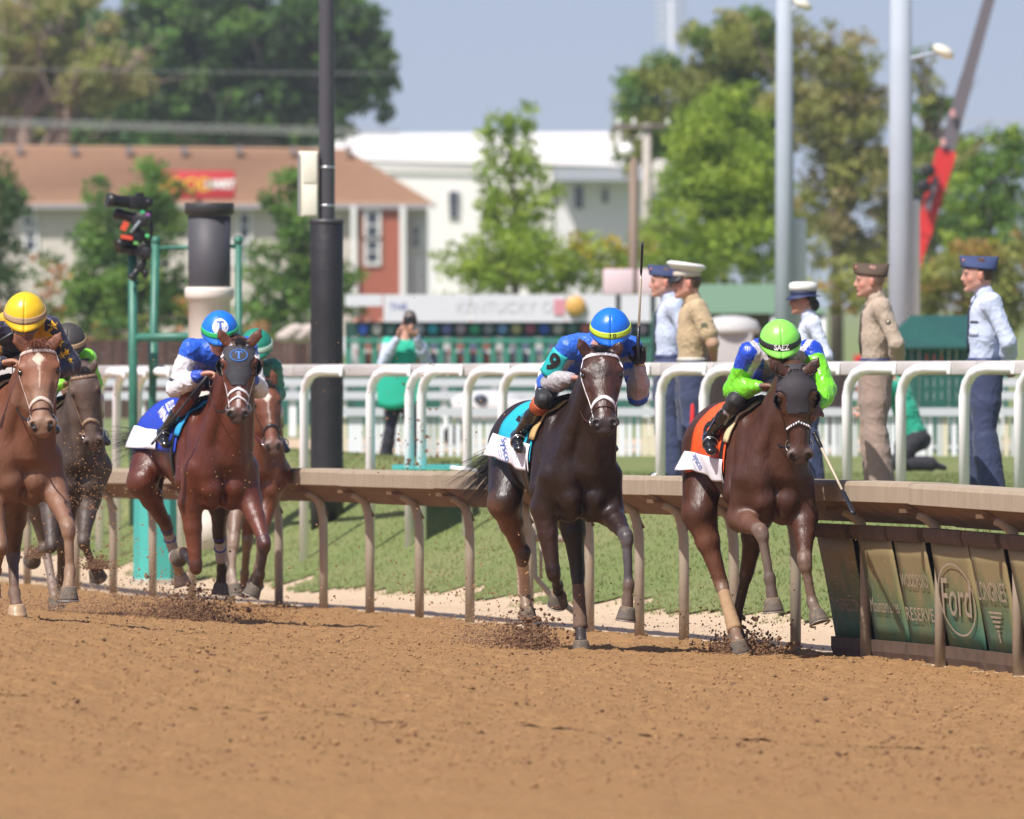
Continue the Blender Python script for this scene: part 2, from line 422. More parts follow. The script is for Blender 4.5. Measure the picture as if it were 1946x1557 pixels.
def head_prims(s, c, f, u, skin, sc=1., lips=(.35, .12, .10), moustache=None):
    f = V(f).normalized(); u = V(u); u = (u - f * u.dot(f)).normalized(); r = f.cross(u)
    p = lambda a, b, cc: c + f * a * sc + u * b * sc + r * cc * sc
    k = dict(tag='skin')
    s.ell(p(-.008, .015, 0), (.075 * sc, .092 * sc, .098 * sc), f, tuple(u), k=.02, col=skin, **k)
    s.ell(p(.030, -.045, 0), (.060 * sc, .075 * sc, .060 * sc), f, tuple(u), k=.03, col=skin, **k)
    for q in (-1, 1):
        s.seg(p(.0, -.06, .048 * q), p(.06, -.098, .018 * q), .022 * sc, .018 * sc, k=.02, col=skin, **k)
        s.ell(p(.058, -.035, .038 * q), (.024 * sc, .022 * sc, .022 * sc), f, tuple(u), k=.02, col=tuple(x * y for x, y in zip(skin, (1.08, .85, .85))), **k)
        s.ell(p(-.005, -.018, .078 * q), (.008 * sc, .031 * sc, .018 * sc), f, tuple(u), k=.006, col=tuple(x * y for x, y in zip(skin, (1.1, .8, .8))), **k)
        s.ell(p(.086, -.004, .031 * q), (.014 * sc, .008 * sc, .012 * sc), f, tuple(u), k=.005, cut=True, col=tuple(x * .35 for x in skin), **k)
        s.ell(p(.080, -.005, .031 * q), (.012 * sc, .0075 * sc, .010 * sc), f, tuple(u), k=.003, col=(.05, .04, .04), **k)
    s.seg(p(.086, .016, -.035), p(.086, .016, .035), .010 * sc, .010 * sc, k=.015, col=skin, **k)
    s.ell(p(.075, -.105, 0), (.022 * sc, .018 * sc, .018 * sc), f, tuple(u), k=.015, col=skin, **k)
    s.seg(p(.090, .0, 0), p(.107, -.038, 0), .009 * sc, .011 * sc, k=.012, col=skin, **k)
    s.seg(p(.098, -.043, -.011), p(.098, -.043, .011), .0075 * sc, .0075 * sc, k=.008, col=skin, **k)
    s.seg(p(.090, -.071, -.017), p(.090, -.071, .017), .0075 * sc, .0075 * sc, k=.006, col=lips, **k)
    if moustache: s.seg(p(.095, -.058, -.022), p(.095, -.058, .022), .007 * sc, .007 * sc, k=.004, col=moustache, **k)
    return f, u, r
def build_person(name, label, group, base, J, outfit, vox=.0075, head_f=(0, -1, 0), head_u=(0, 0, 1), disp_amp=.006, seed=3, topcol=None, sc=1., hair=None, cat=None):
    """J: joints in world space.  outfit: colours per garment and materials"""
    s = Sdf(vox); o = outfit; sk = o.get('skin', SK1)
    top, pan, boot = o['top'], o['pants'], o.get('boot', (.012, .012, .014))
    sh = J['sh']; pv = J['pelvis']; ch = (sh[0] + sh[1]) / 2
    spine = (ch - pv).normalized(); across = (sh[1] - sh[0]).normalized(); fr = across.cross(spine)
    if fr.y > 0 and J.get('frontcam', True): fr = -fr
    fr = V(J['front']) if 'front' in J else fr; upv = tuple(fr)
    bw = J.get('build', 1.) * sc
    T = dict(tag='top')
    mid = pv.lerp(ch, .5) + V(J.get('bend', (0, 0, 0)))
    s.seg(pv + spine * .05, mid, (.128 * bw, .100 * bw), (.145 * bw, .108 * bw), k=.05, up=upv, col=top, **T)
    s.seg(mid, ch - spine * .10, (.150 * bw, .105 * bw), (.165 * bw, .115 * bw), k=.05, up=upv, col=top, **T)
    s.seg(sh[0] + across * .05 - spine * .035, sh[1] - across * .05 - spine * .035, .072 * bw, .072 * bw, k=.05, col=top, **T)
    for q, i in ((-1, 0), (1, 1)):
        s.ell(sh[i] - spine * .01, (.062 * bw, .062 * bw, .068 * bw), spine, upv, k=.04, col=top, **T)
    # hips and legs
    Pn = dict(tag='pants')
    s.ell(pv - spine * .02, (.155 * bw, .115 * bw, .11 * bw), spine, upv, k=.05, col=pan, **Pn)
    for i in (0, 1):
        if J.get('knee') is None or J['knee'][i] is None: continue
        hp_ = J['hip'][i] if 'hip' in J else pv + across * (.085 * (-1 if i == 0 else 1)) - spine * .05
        kn, an, to = J['knee'][i], J['ankle'][i], J['toe'][i]
        lw = J.get('legw', 1.) * sc
        s.seg(hp_, hp_.lerp(kn, .5), .092 * lw, .078 * lw, k=.045, col=pan, **Pn); s.seg(hp_.lerp(kn, .5), kn, .078 * lw, .058 * lw, k=.03, col=pan, **Pn)
        lt = 'pants' if o.get('long') else 'boot%d' % i; lc = pan if o.get('long') else boot
        lr = 1.25 if o.get('long') else 1.
        bt = kn.lerp(an, o.get('boottop', .12))
        if not o.get('long'): s.seg(kn, bt, .055 * lw, .052 * lw, k=.015, col=pan, **Pn)
        s.seg(bt, kn.lerp(an, .45), .053 * lw * lr, .054 * lw * lr, k=.02, col=lc, tag=lt); s.seg(kn.lerp(an, .45), an, .054 * lw * lr, (.038 if not o.get('long') else .055) * lw * lr, k=.02, col=lc, tag=lt)
        fd = (to - an).normalized()
        s.seg(an - fd * .03, an + fd * .05, (.036 * sc, .042 * sc), (.040 * sc, .036 * sc), k=.02, col=boot, tag='boot%d' % i); s.seg(an + fd * .05, to, (.042 * sc, .034 * sc), (.038 * sc, .024 * sc), k=.02, col=boot, tag='boot%d' % i)
    # arms
    for i in (0, 1):
        el, wr = J['elbow'][i], J['wrist'][i]; sl = o.get('sleeve', 1.0)
        aw = bw * J.get('armw', 1.)
        s.seg(sh[i], el, .056 * aw, .048 * aw, k=.03, col=top, tag='top' if sl > .35 else 'skin')
        if sl >= .9:
            c_ = o.get('sleevecol', top); e_ = el.lerp(wr, .93)
            s.seg(el, el.lerp(wr, .45), .050 * aw, .051 * aw, k=.025, col=c_, tag='top'); s.seg(el.lerp(wr, .45), e_, .051 * aw, (o.get('cuff', .036)) * bw, k=.025, col=c_, tag='top')
            s.seg(el.lerp(wr, .9), wr, .027 * sc, .025 * sc, k=.008, col=sk, tag='skin')
        else:
            s.seg(sh[i].lerp(el, .2), sh[i].lerp(el, .72), .062 * bw, .064 * bw, k=.02, col=top, tag='top')
            s.seg(sh[i].lerp(el, .6), el, .046 * bw, .042 * bw, k=.02, col=sk, tag='skin')
            s.seg(el, wr, .044 * bw, .027 * sc, k=.02, col=sk, tag='skin')
        hd = J.get('hand', [None, None])[i]
        if hd:
            hand(s, wr, hd[0], hd[1], hd[2] if len(hd) > 2 else 1.2, col=(o.get('glove', sk) if (o.get('glovehand') in (None, i)) else sk) if o.get('glove') else sk, sc=sc * 1.14, thumb=hd[3] if len(hd) > 3 else 1)
    # neck, head
    hc = J['head']; hsc_ = sc * J.get('headsc', 1.); f, u, r = head_prims(s, hc, head_f, head_u, sk, hsc_, moustache=o.get('moustache'))
    s.seg(ch - spine * .01, hc - u * .03 - f * .03, .062 * sc, .052 * sc, k=.03, col=o.get('neckcol', sk), tag='skin')
    if o.get('collar'): s.seg(ch + spine * .015, (ch + spine * .02).lerp(hc - u * .05, .38), .070 * sc, .064 * sc, k=.01, col=o['collar'], tag='top')
    M = Man(); M.J = J; M.s = s; M.f, M.u, M.r, M.hc = f, u, r, hc; M.fr, M.spine, M.across, M.ch = fr, spine, across, ch
    root = empty(name, base, label, cat or 'person', group); M.root = root
    def hairfn(v, c):
        if hair:
            q = v - np.array(hc); a = q @ np.array(f); b = q @ np.array(u); rr = np.abs(q @ np.array(r))
            m = (np.linalg.norm(q, axis=1) < .135) & ((b > .045 - (a < .02) * .06 - (a < -.04) * .04) & ~((rr > .068) & (a > -.02) & (b < .02)))
            c[m] = hair
        return c
    infl0 = -.0005
    M.body, M.v, M.fs = s.mesh('body', M_skin, root, sk, infl=infl0, colfn=hairfn, smooth=1)
    am = o.get('topmat', M_cloth)
    M.top, M.tv, M.tfs = s.mesh(o.get('topname', 'shirt'), am, root, top, tags=('top',), infl=.007, colfn=topcol, smooth=1, disp=folds(disp_amp, o.get('foldscale', 22), seed))
    M.pants, _, _ = s.mesh(o.get('pantsname', 'trousers'), o.get('pantsmat', M_cloth), root, pan, tags=('pants',), infl=.005, smooth=1, colfn=o.get('pantscol'), disp=folds(disp_amp * .8, 15, seed + 5))
    for i in (0, 1):
        if any(p['tag'] == 'boot%d' % i for p in s.p): s.mesh(o.get('bootname', 'boot'), M_boot, root, boot, tags=('boot%d' % i,), infl=.003, smooth=1, disp=folds(.002, 30, seed + 9))
    M.ttree = bvh(M.tv, M.tfs)
    return M

def helmet(M, c, up, fwd, cover, band=None, bandtext=None, btm=None, sc=1., brim=.042, parent=None, emblem=None, seams=True, bandw=.11):
    up = V(up).normalized(); fwd = V(fwd); fwd = (fwd - up * fwd.dot(up)).normalized(); sd = up.cross(fwd)
    parent = parent or M.root; w_, l_, h_ = .132 * sc, .146 * sc, .152 * sc
    def pt(th, ph, lift=0.):
        # th azimuth from front, ph from the crown
        x = math.sin(th) * math.sin(ph) * (w_ + lift); y = math.cos(th) * math.sin(ph) * (l_ + lift); z = math.cos(ph) * (h_ + lift)
        fr_ = max(0, math.cos(th)) ** 2
        b = max(0, (ph - 1.34)) / .32; y += brim * fr_ * min(1, b) ** 1.5; z -= .01 * fr_ * min(1, b)
        return c + sd * x + fwd * y + up * z
    mb = MB()
    def fn(a, b):
        th = 2 * math.pi * b; mx = 1.62 + .05 * math.cos(th); return pt(th, .001 + a * mx, .0012 * math.sin(a * 20 + 3 * math.sin(th * 2)) * a)
    mb.grid(fn, 22, 44); he = mb.build('helmet', cover, parent, solid=.004)
    MB().ell(c + up * h_, (.012, .012, .006), rot_to(up), 10).build('button', cover, he)
    if seams:
        sm = MB()
        for k in range(6): sm.tube([pt(math.pi / 6 + k * math.pi / 3, .08 + 1.15 * i / 12, .0012) for i in range(13)], .0010, 4)
        sm.build('seam', cover, he)
    if band:
        mb = MB(); mb.grid(lambda a, b: pt(2 * math.pi * b, 1.34 + bandw * (a * 2 - 1), .006), 3, 44); bd = mb.build('helmet_band', band, he, solid=.002)
        if bandtext:
            fn2 = lambda x, y: pt(x / (w_ * 1.0) + bandtext[3], 1.34 - y / h_, .010)
            put_text('band_text', bandtext[0], bandtext[1], fn2, bandtext[2], bd, bold=.001)
    M.hpt = pt; M.helmet = he; M.hsd, M.hup, M.hfwd = sd, up, fwd
    return he
def goggles(M, dark=True, up=0.0):
    f, u, r, c = M.f, M.u, M.r, M.hc; mb = MB(); p = lambda a, th, b: c + (f * math.cos(th) + r * math.sin(th) * .80) * a + u * b
    mb.grid(lambda a, b: p(.108, -1.15 + 2.3 * b, -.032 + .052 * a - .012 * (1 - abs(b - .5) * 4 if abs(b - .5) < .25 else 0) * (1 - a) * -1), 4, 20)
    g = mb.build('goggles', M_goggle, M.root, solid=.004)
    fb = MB(); fb.tube([p(.109, -1.15 + 2.3 * i / 20, .022) for i in range(21)], .004, 6); fb.tube([p(.109, -1.15 + 2.3 * i / 20, -.034) for i in range(21)], .004, 6)
    fb.tube([p(.105, 1.2 + (2 * math.pi - 2.4) * i / 20, .0) for i in range(21)], .006, 4); fb.build('goggle_frame', M_gogglef, g)
    return g
def whip(name, label, a, b, grp='riding whips', grip=.30, flap=.36, shaft=(.55, .48, .36)):
    """a handle end, b tip"""
    a, b = V(a), V(b); root = empty(name, a, label, 'whip', grp); L = lambda t: a.lerp(b, t)
    mb = MB(); mb.tube([L(0), L(.02), L(grip)], [.015, .014, .012], 10); mb.ell(L(0), (.018, .018, .018), n=8)
    for k in range(12): mb.torus(L(.03 + k * (grip - .05) / 12), .0138, .0014, b - a, 10, 4)
    mb.build('grip', M_black, root)
    mb = MB(); mb.tube([L(grip), L(1 - flap)], [.0085, .0075], 8)
    for k in range(26): mb.torus(L(grip + .01 + k * (1 - flap - grip - .02) / 26), .0088, .0016, b - a, 8, 4)
    mb.build('shaft', mat('whip_shaft%d' % int(shaft[0] * 99), shaft, .5), root)
    mb = MB(); mb.tube([L(1 - flap), L(1 - flap + .03), L(.97), L(1)], [.009, .017, .019, .015], 8, flat=.5); mb.build('flap', M_black, root)
    return root
# ------------------------------------------------------------------ terrain
_rd = np.array([40, 71.8, 79.2, 86.5, 94., 104., 118., 160., 400.]); _rz = np.array([.06, .02, -.05, -.13, -.21, -.36, -.42, -.45, -.45])
def rail_x(D): return 2.7 - (np.asarray(D, float) - 71.8) * .199
def rail_z(D): return np.interp(D, _rd, _rz)
def smooth01(x): x = np.clip(x, 0, 1); return x * x * (3 - 2 * x)
def trackz_a(X, D):
    t = np.maximum(rail_x(D) - X, 0); b = np.where(t < 6, .0086 * t * t, .0086 * 36 + .10 * (t - 6)) * smooth01((D - 40) / 28)
    return rail_z(D) + np.minimum(b, .9)
def trackz(X, D): return float(trackz_a(np.array(X), np.array(D)))
def landz_a(X, D):
    t = X - rail_x(D); up = smooth01((t - 1.5) / 3.2); far = smooth01((t - 4.6) / 3.5)
    return rail_z(D) * (1 - up) + (.72 - .30 * far) * up
def landz(X, D): return float(landz_a(np.array(float(X)), np.array(float(D))))
def vnoise(X, Y, sc, seed):
    r = np.random.RandomState(seed); n = 256; g = r.rand(n, n)
    x = X * sc; y = Y * sc; xi = np.floor(x).astype(int); yi = np.floor(y).astype(int); fx = x - xi; fy = y - yi
    fx = fx * fx * (3 - 2 * fx); fy = fy * fy * (3 - 2 * fy); a = g[xi % n, yi % n]; b = g[(xi + 1) % n, yi % n]; c = g[xi % n, (yi + 1) % n]; d = g[(xi + 1) % n, (yi + 1) % n]
    return (a * (1 - fx) + b * fx) * (1 - fy) + (c * (1 - fx) + d * fx) * fy - .5
def sheet(name, xs, ys, zf, m, kind='structure', mask=None):
    X, Y = np.meshgrid(xs, ys, indexing='ij'); Z = zf(X, Y); nx, ny = X.shape
    v = np.stack([X, Y, Z], -1).reshape(-1, 3); i = np.arange(nx * ny).reshape(nx, ny)
    f = np.stack([i[:-1, :-1], i[1:, :-1], i[1:, 1:], i[:-1, 1:]], -1).reshape(-1, 4)
    if mask is not None:
        mk = mask(X, Y).reshape(-1); f = f[mk[f].all(1)]
    o = mesh_obj(name, v, f, m); return tag(o, kind=kind)

def ground_mat(name, c0, c1, c2, sc, bumpd, rough=.95):
    m = bpy.data.materials.new(name); m.use_nodes = True; N = m.node_tree.nodes; L = m.node_tree.links; b = N['Principled BSDF']
    b.inputs['Roughness'].default_value = rough; b.inputs['Specular IOR Level'].default_value = .15
    tc = N.new('ShaderNodeTexCoord'); n1 = N.new('ShaderNodeTexNoise'); n1.inputs['Scale'].default_value = sc; n1.inputs['Detail'].default_value = 10; n1.inputs['Roughness'].default_value = .7
    L.new(tc.outputs['Object'], n1.inputs[0]); n2 = N.new('ShaderNodeTexNoise'); n2.inputs['Scale'].default_value = sc * .06; n2.inputs['Detail'].default_value = 6; L.new(tc.outputs['Object'], n2.inputs[0])
    r = N.new('ShaderNodeValToRGB'); r.color_ramp.elements[0].position = .36; r.color_ramp.elements[1].position = .64
    r.color_ramp.elements[0].color = (*c0, 1); r.color_ramp.elements[1].color = (*c1, 1); L.new(n1.outputs[0], r.inputs[0])
    mx = N.new('ShaderNodeMix'); mx.data_type = 'RGBA'; mr = N.new('ShaderNodeMapRange'); mr.inputs[1].default_value = .4; mr.inputs[2].default_value = .68; mr.inputs[4].default_value = .65
    L.new(n2.outputs[0], mr.inputs[0]); L.new(mr.outputs[0], mx.inputs['Factor']); L.new(r.outputs[0], mx.inputs['A']); mx.inputs['B'].default_value = (*c2, 1); L.new(mx.outputs['Result'], b.inputs['Base Color'])
    bp = N.new('ShaderNodeBump'); bp.inputs['Distance'].default_value = bumpd; L.new(n1.outputs[0], bp.inputs['Height']); L.new(bp.outputs[0], b.inputs['Normal'])
    return m
M_dirt = ground_mat('track_dirt', (.262, .141, .060), (.385, .224, .098), (.312, .176, .075), 26, .02)
M_sand = ground_mat('verge_sand', (.46, .34, .23), (.60, .46, .32), (.50, .37, .25), 14, .01)
M_grass = ground_mat('turf_base', (.13, .17, .055), (.19, .23, .08), (.24, .23, .105), 9, .03)
M_grassf = ground_mat('infield', (.15, .19, .07), (.22, .26, .11), (.19, .23, .09), 1.2, .03)
DN = lambda X, Y, a: a * (.030 * vnoise(X, Y, 2.1, 1) + .030 * vnoise(X, Y * .7, 6.5, 2) + .030 * vnoise(X, Y * .8, 17, 3) + .018 * vnoise(X, Y, 38, 4))
sheet('dirt_track', np.arange(-6.5, 6.5, .024), np.arange(56, 84, .05), lambda X, Y: trackz_a(X, Y) + DN(X, Y, .85), M_dirt, mask=lambda X, Y: X < rail_x(Y) + .12)
sheet('dirt_track_far', np.arange(-12, 4.5, .05), np.arange(83.9, 125, .12), lambda X, Y: trackz_a(X, Y) + DN(X, Y, .85) - .002, M_dirt, mask=lambda X, Y: X < rail_x(Y) + .12)
sheet('dirt_track_near', np.arange(-7, 9, .06), np.arange(30, 56.1, .12), lambda X, Y: trackz_a(X, Y) + DN(X, Y, .85) - .002, M_dirt)
sheet('dirt_track_wide', np.arange(-80, 30, 1.), np.arange(-12, 158, 1.), lambda X, Y: np.where(X < rail_x(Y), trackz_a(X, Y), rail_z(Y)) - .09, M_dirt, mask=lambda X, Y: X < rail_x(Y) + 3.2)
sheet('sand_verge', np.arange(-18, 10, .07), np.arange(56, 168, .25), lambda X, Y: landz_a(X, Y) + .012 * vnoise(X, Y, 9, 5) - .004 - .10 * smooth01((X - rail_x(Y) - 2.7) / .6), M_sand, mask=lambda X, Y: (X > rail_x(Y) - .1) & (X < rail_x(Y) + 3.4))
GN = lambda X, Y: .012 + .018 * vnoise(X, Y, 1.3, 6) + .014 * vnoise(X, Y, 5, 7)
sheet('grass_bank', np.arange(-14, 14, .08), np.arange(50, 160, .3), lambda X, Y: landz_a(X, Y) + GN(X, Y), M_grass,
      mask=lambda X, Y: (X > rail_x(Y) + 1.85 + .6 * vnoise(X, Y, 1.1, 8) + .5 * vnoise(X, Y, 5, 9)) & (Y < 160))
sheet('infield_ground', np.concatenate([np.arange(-400, -14, 12), np.arange(-14, 14, 2.), np.arange(14, 400, 12)]), np.concatenate([np.arange(50, 260, 5.), np.arange(260, 3600, 60)]),
      lambda X, Y: landz_a(X, Y) * (1 - smooth01((Y - 150) / 90)) + .42 * smooth01((Y - 150) / 90) - .06, M_grassf, mask=lambda X, Y: (X > rail_x(Y) + 2.5) | (Y > 150))

# grass blades on the bank and on the turf
def blades(name, n, d0, d1, col, h0, h1, wd, label):
    r = np.random.RandomState(11); D = r.uniform(d0, d1, n * 2); X = r.uniform(-1100, 1100, n * 2) * D / F
    t = X - rail_x(D); ok = t > 1.80 + .6 * vnoise(X, D, 1.1, 8) + .35 * vnoise(X, D, 5, 9)
    X, D = X[ok][:n], D[ok][:n]; n = len(X); p = np.stack([X, D, landz_a(X, D) + GN(X, D)], 1)
    a = r.rand(n) * 6.28; h = h0 + (h1 - h0) * r.rand(n); wv = wd * (.6 + .8 * r.rand(n))
    dx = np.cos(a) * wv; dy = np.sin(a) * wv; lx = r.normal(size=n) * h * .45; ly = r.normal(size=n) * h * .45
    v = np.stack([p + np.stack([-dx, -dy, 0 * h], 1), p + np.stack([dx, dy, 0 * h], 1), p + np.stack([lx, ly, h], 1)], 1).reshape(-1, 3)
    f = np.arange(3 * n).reshape(n, 3)
    c = np.array(col)[None] * (.75 + .5 * r.rand(n, 1)) ; c[r.rand(n) < .12] = (.30, .26, .12)
    o = mesh_obj(name, v, f, leafmat('grass_blades'), None, False, cols=np.repeat(c, 3, 0)); return tag(o, label, 'grass', kind='stuff')
def leafmat(name, rough=.6, tr=.35):
    if name in MATS: return MATS[name]
    m = bpy.data.materials.new(name); m.use_nodes = True; MATS[name] = m; N = m.node_tree.nodes; L = m.node_tree.links; b = N['Principled BSDF']; out = N['Material Output']
    a = N.new('ShaderNodeAttribute'); a.attribute_name = 'Col'; L.new(a.outputs['Color'], b.inputs['Base Color']); b.inputs['Roughness'].default_value = rough; b.inputs['Specular IOR Level'].default_value = .25
    t = N.new('ShaderNodeBsdfTranslucent'); s2 = N.new('ShaderNodeVectorMath'); s2.operation = 'MULTIPLY'; s2.inputs[1].default_value = (1.25, 1.25, .6); L.new(a.outputs['Color'], s2.inputs[0]); L.new(s2.outputs[0], t.inputs[0])
    mx = N.new('ShaderNodeMixShader'); mx.inputs[0].default_value = tr; L.new(b.outputs[0], mx.inputs[1]); L.new(t.outputs[0], mx.inputs[2]); L.new(mx.outputs[0], out.inputs[0]); return m
blades('grass', 90000, 76, 125, (.19, .235, .085), .012, .036, .006, 'short green grass on the bank behind the dusty rail')

# clods lying on the dirt
def clods(name, pts, rad, m, label, seed=5, cat='dirt', flat=.8):
    r = np.random.RandomState(seed); base = np.array([[1, 0, 0], [-1, 0, 0], [0, 1, 0], [0, -1, 0], [0, 0, 1], [0, 0, -1]], float)
    tri = np.array([[0, 2, 4], [2, 1, 4], [1, 3, 4], [3, 0, 4], [2, 0, 5], [1, 2, 5], [3, 1, 5], [0, 3, 5]])
    n = len(pts); q = r.normal(size=(n, 3, 3)); q, _ = np.linalg.qr(q)
    v = (base[None] * (.6 + .6 * r.rand(n, 6, 1))) @ q * np.array(rad)[:, None, None]; v[:, :, 2] *= flat
    v = (v + np.array(pts)[:, None]).reshape(-1, 3); f = (tri[None] + 6 * np.arange(n)[:, None, None]).reshape(-1, 3)
    o = mesh_obj(name, v, f, m, None, False); return tag(o, label, cat, kind='stuff')
M_clod = mat('clod', (.30, .165, .073), .95, noise=.35, nscale=3)
M_clod_d = mat('clod_damp', (.16, .085, .045), .95, noise=.4, nscale=6)
def lay_clods(name, n, d0, d1, pw, r0, r1, big, m, label, seed):
    r = np.random.RandomState(seed); D = d0 + (d1 - d0) * r.rand(n) ** pw; X = r.uniform(-1050, 1050, n) * D / F; ok = X < rail_x(D) + .08; X, D = X[ok], D[ok]; n = len(X)
    rr = r0 + r1 * r.rand(n) ** 2.2 + np.where(r.rand(n) < big, .014 * r.rand(n), 0); z = trackz_a(X, D) + DN(X, D, .85) + rr * .3
    clods(name, np.stack([X, D, z], 1), rr, m, label, seed)
lay_clods('dirt_clods', 42000, 50, 96, .9, .004, .010, .03, M_clod, 'loose crumbs of brown dirt lying on the track', 21)
lay_clods('damp_clods', 900, 52, 88, 1., .007, .014, .03, M_clod_d, 'darker damp crumbs scattered over the brown track', 22)

# ------------------------------------------------------------------ near rail of the dirt track
M_tan = mat('rail_cover_dusty', (.36, .285, .20), .85, noise=.14, nscale=2, stretch=(3, 7, 1.2), dirt=(.26, .17, .10), dirtamt=.12, dirtscale=3)
M_tanpost = mat('rail_post_dusty', (.33, .27, .20), .5, noise=.15, nscale=5, dirt=(.33, .22, .13), dirtamt=.28, dirtscale=9)
M_under = mat('rail_underside_shade_dirt', (.15, .085, .045), .85, noise=.35, nscale=5, dirt=(.05, .03, .02), dirtamt=.2, dirtscale=4)  # base colour darkened to paint in the underside's shade, with dark dirt over it
def rp(D, t, dz): return V((float(rail_x(D)) + t, D, float(rail_z(D)) + RH(D) + dz))
def RH(D): return 1.155
def d_of_px(px):
    lo, hi = 40., 130.
    for _ in range(50):
        m_ = (lo + hi) / 2
        if 973 + float(rail_x(m_)) * F / m_ > px: lo = m_
        else: hi = m_
    return lo
rail = empty('track_rail', (float(rail_x(90)), 90, float(rail_z(90))), 'dusty tan running rail with overhanging cover along the dirt track', 'rail')
prof = [(-.25, -.03), (-.238, -.004), (-.215, 0), (.02, 0), (.06, -.02), (.09, -.22), (.05, -.275), (-.215, -.135), (-.25, -.130)]
_d = list(np.arange(56, 127, 3.9))
for k in range(len(_d) - 1):
    a, b = _d[k], _d[k + 1] - .012; mb = MB(); n = len(prof); vs = []; fs = []; jz = rnd.uniform(-.006, .006)
    for D in (a, a + .02, (a + b) / 2, b - .02, b):
        ins = .006 if D in (a, b) else 0
        for t, z in prof: vs.append(rp(D, t * (1 - ins * 2), z * (1 - ins) + jz))
    ms = []
    for i in range(4):
        for j in range(n):
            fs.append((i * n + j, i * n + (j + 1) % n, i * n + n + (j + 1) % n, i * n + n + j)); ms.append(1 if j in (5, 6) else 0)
    fs.append(tuple(range(n))); fs.append(tuple(4 * n + j for j in range(n - 1, -1, -1))); ms += [0, 0]
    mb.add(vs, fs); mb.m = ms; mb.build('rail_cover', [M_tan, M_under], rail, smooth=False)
for px in (52, 145, 215, 290, 365, 440, 530, 615, 703, 797, 893, 1005, 1120, 1215, 1300, 1395, 1512, 1645, 1787, 1935, 2090, 2250):
    D = d_of_px(px); x, z = float(rail_x(D)), float(rail_z(D)); mb = MB(); r_ = .036
    pts = [V((x, D, z - .1)), V((x, D, z + .55)), V((x - .003, D, z + .72)), V((x - .018, D, z + .82)), V((x - .04, D, z + .89)), V((x - .09, D, z + .935)), V((x - .14, D, z + .96))]
    mb.tube(pts, r_, 14); p_ = mb.build('rail_post', M_tanpost, rail)
    mb = MB(); mb.box((x - .13, D, z + .975), (.13, .035, .012)); mb.box((x - .02, D, z + .86), (.015, .02, .10), Matrix.Rotation(-.5, 3, 'Y')); mb.build('bracket', M_under, p_, False)

# ------------------------------------------------------------------ advertising panels leaning under the rail
M_panel = ground_mat('panel_board', (.030, .055, .035), (.052, .082, .05), (.12, .092, .045), 6, .001, .8)
def panel_mat():
    m = bpy.data.materials.new('panel_dusty'); m.use_nodes = True; N = m.node_tree.nodes; L = m.node_tree.links; b = N['Principled BSDF']; b.inputs['Roughness'].default_value = .7
    tc = N.new('ShaderNodeTexCoord'); sp = N.new('ShaderNodeSeparateXYZ'); L.new(tc.outputs['Object'], sp.inputs[0])
    n = N.new('ShaderNodeTexNoise'); n.inputs['Scale'].default_value = 3.2; n.inputs['Detail'].default_value = 8; L.new(tc.outputs['Object'], n.inputs[0])
    ad = N.new('ShaderNodeMath'); ad.operation = 'MULTIPLY_ADD'; L.new(n.outputs[0], ad.inputs[0]); ad.inputs[1].default_value = .8; L.new(sp.outputs['Z'], ad.inputs[2])
    r = N.new('ShaderNodeValToRGB'); e = r.color_ramp.elements; e[0].position = .48; e[0].color = (.02, .13, .09, 1); e[1].position = .85; e[1].color = (.15, .165, .065, 1)
    e2 = e.new(1.18); e2.color = (.26, .20, .09, 1); L.new(ad.outputs[0], r.inputs[0]); L.new(r.outputs[0], b.inputs['Base Color'])
    n2 = N.new('ShaderNodeTexNoise'); n2.inputs['Scale'].default_value = 60; bp = N.new('ShaderNodeBump'); bp.inputs['Distance'].default_value = .002; L.new(n2.outputs[0], bp.inputs['Height']); L.new(bp.outputs[0], b.inputs['Normal']); return m
M_panel = panel_mat(); M_cush = mat('panel_cushion', (.10, .06, .038), .9, noise=.35, nscale=7, bump=.6, bscale=20)
M_print = mat('panel_print', (.36, .28, .20), .8, noise=.25, nscale=20)
def fit_text(nm, t_, h, wd, fn, m, parent, **k):
    vs, fs = text_geo(t_, h, **k); x0 = min(v[0] for v in vs); x1 = max(v[0] for v in vs); sx = wd / (x1 - x0); cx = (x0 + x1) / 2
    return mesh_obj(nm, [fn((x - cx) * sx, y) for x, y in vs], fs, m, parent, smooth=False)
pan = [(1551, 1617, 'TWINSPIRES.COM'), (1628, 1692, 'Mountain Lines'), (1696, 1756, 'FORD RESERVE'), (1767, 1838, 'Ford'), (1842, 1904, 'LONGINES'), (1916, 1985, ''), (1990, 2060, '')]
pl = ['leftmost dusty green panel under the rail, printed TWINSPIRES.COM', 'dusty green panel with thin script lettering between the two leftmost posts of the panel row', 'dusty green panel reading WOODFORD RESERVE left of the oval',
      'dusty green panel with the large Ford script in an oval', 'dusty green panel printed LONGINES above a winged triangle', 'dusty green panel cut by the right edge of the picture', 'dusty green panel just beyond the right edge of the picture']
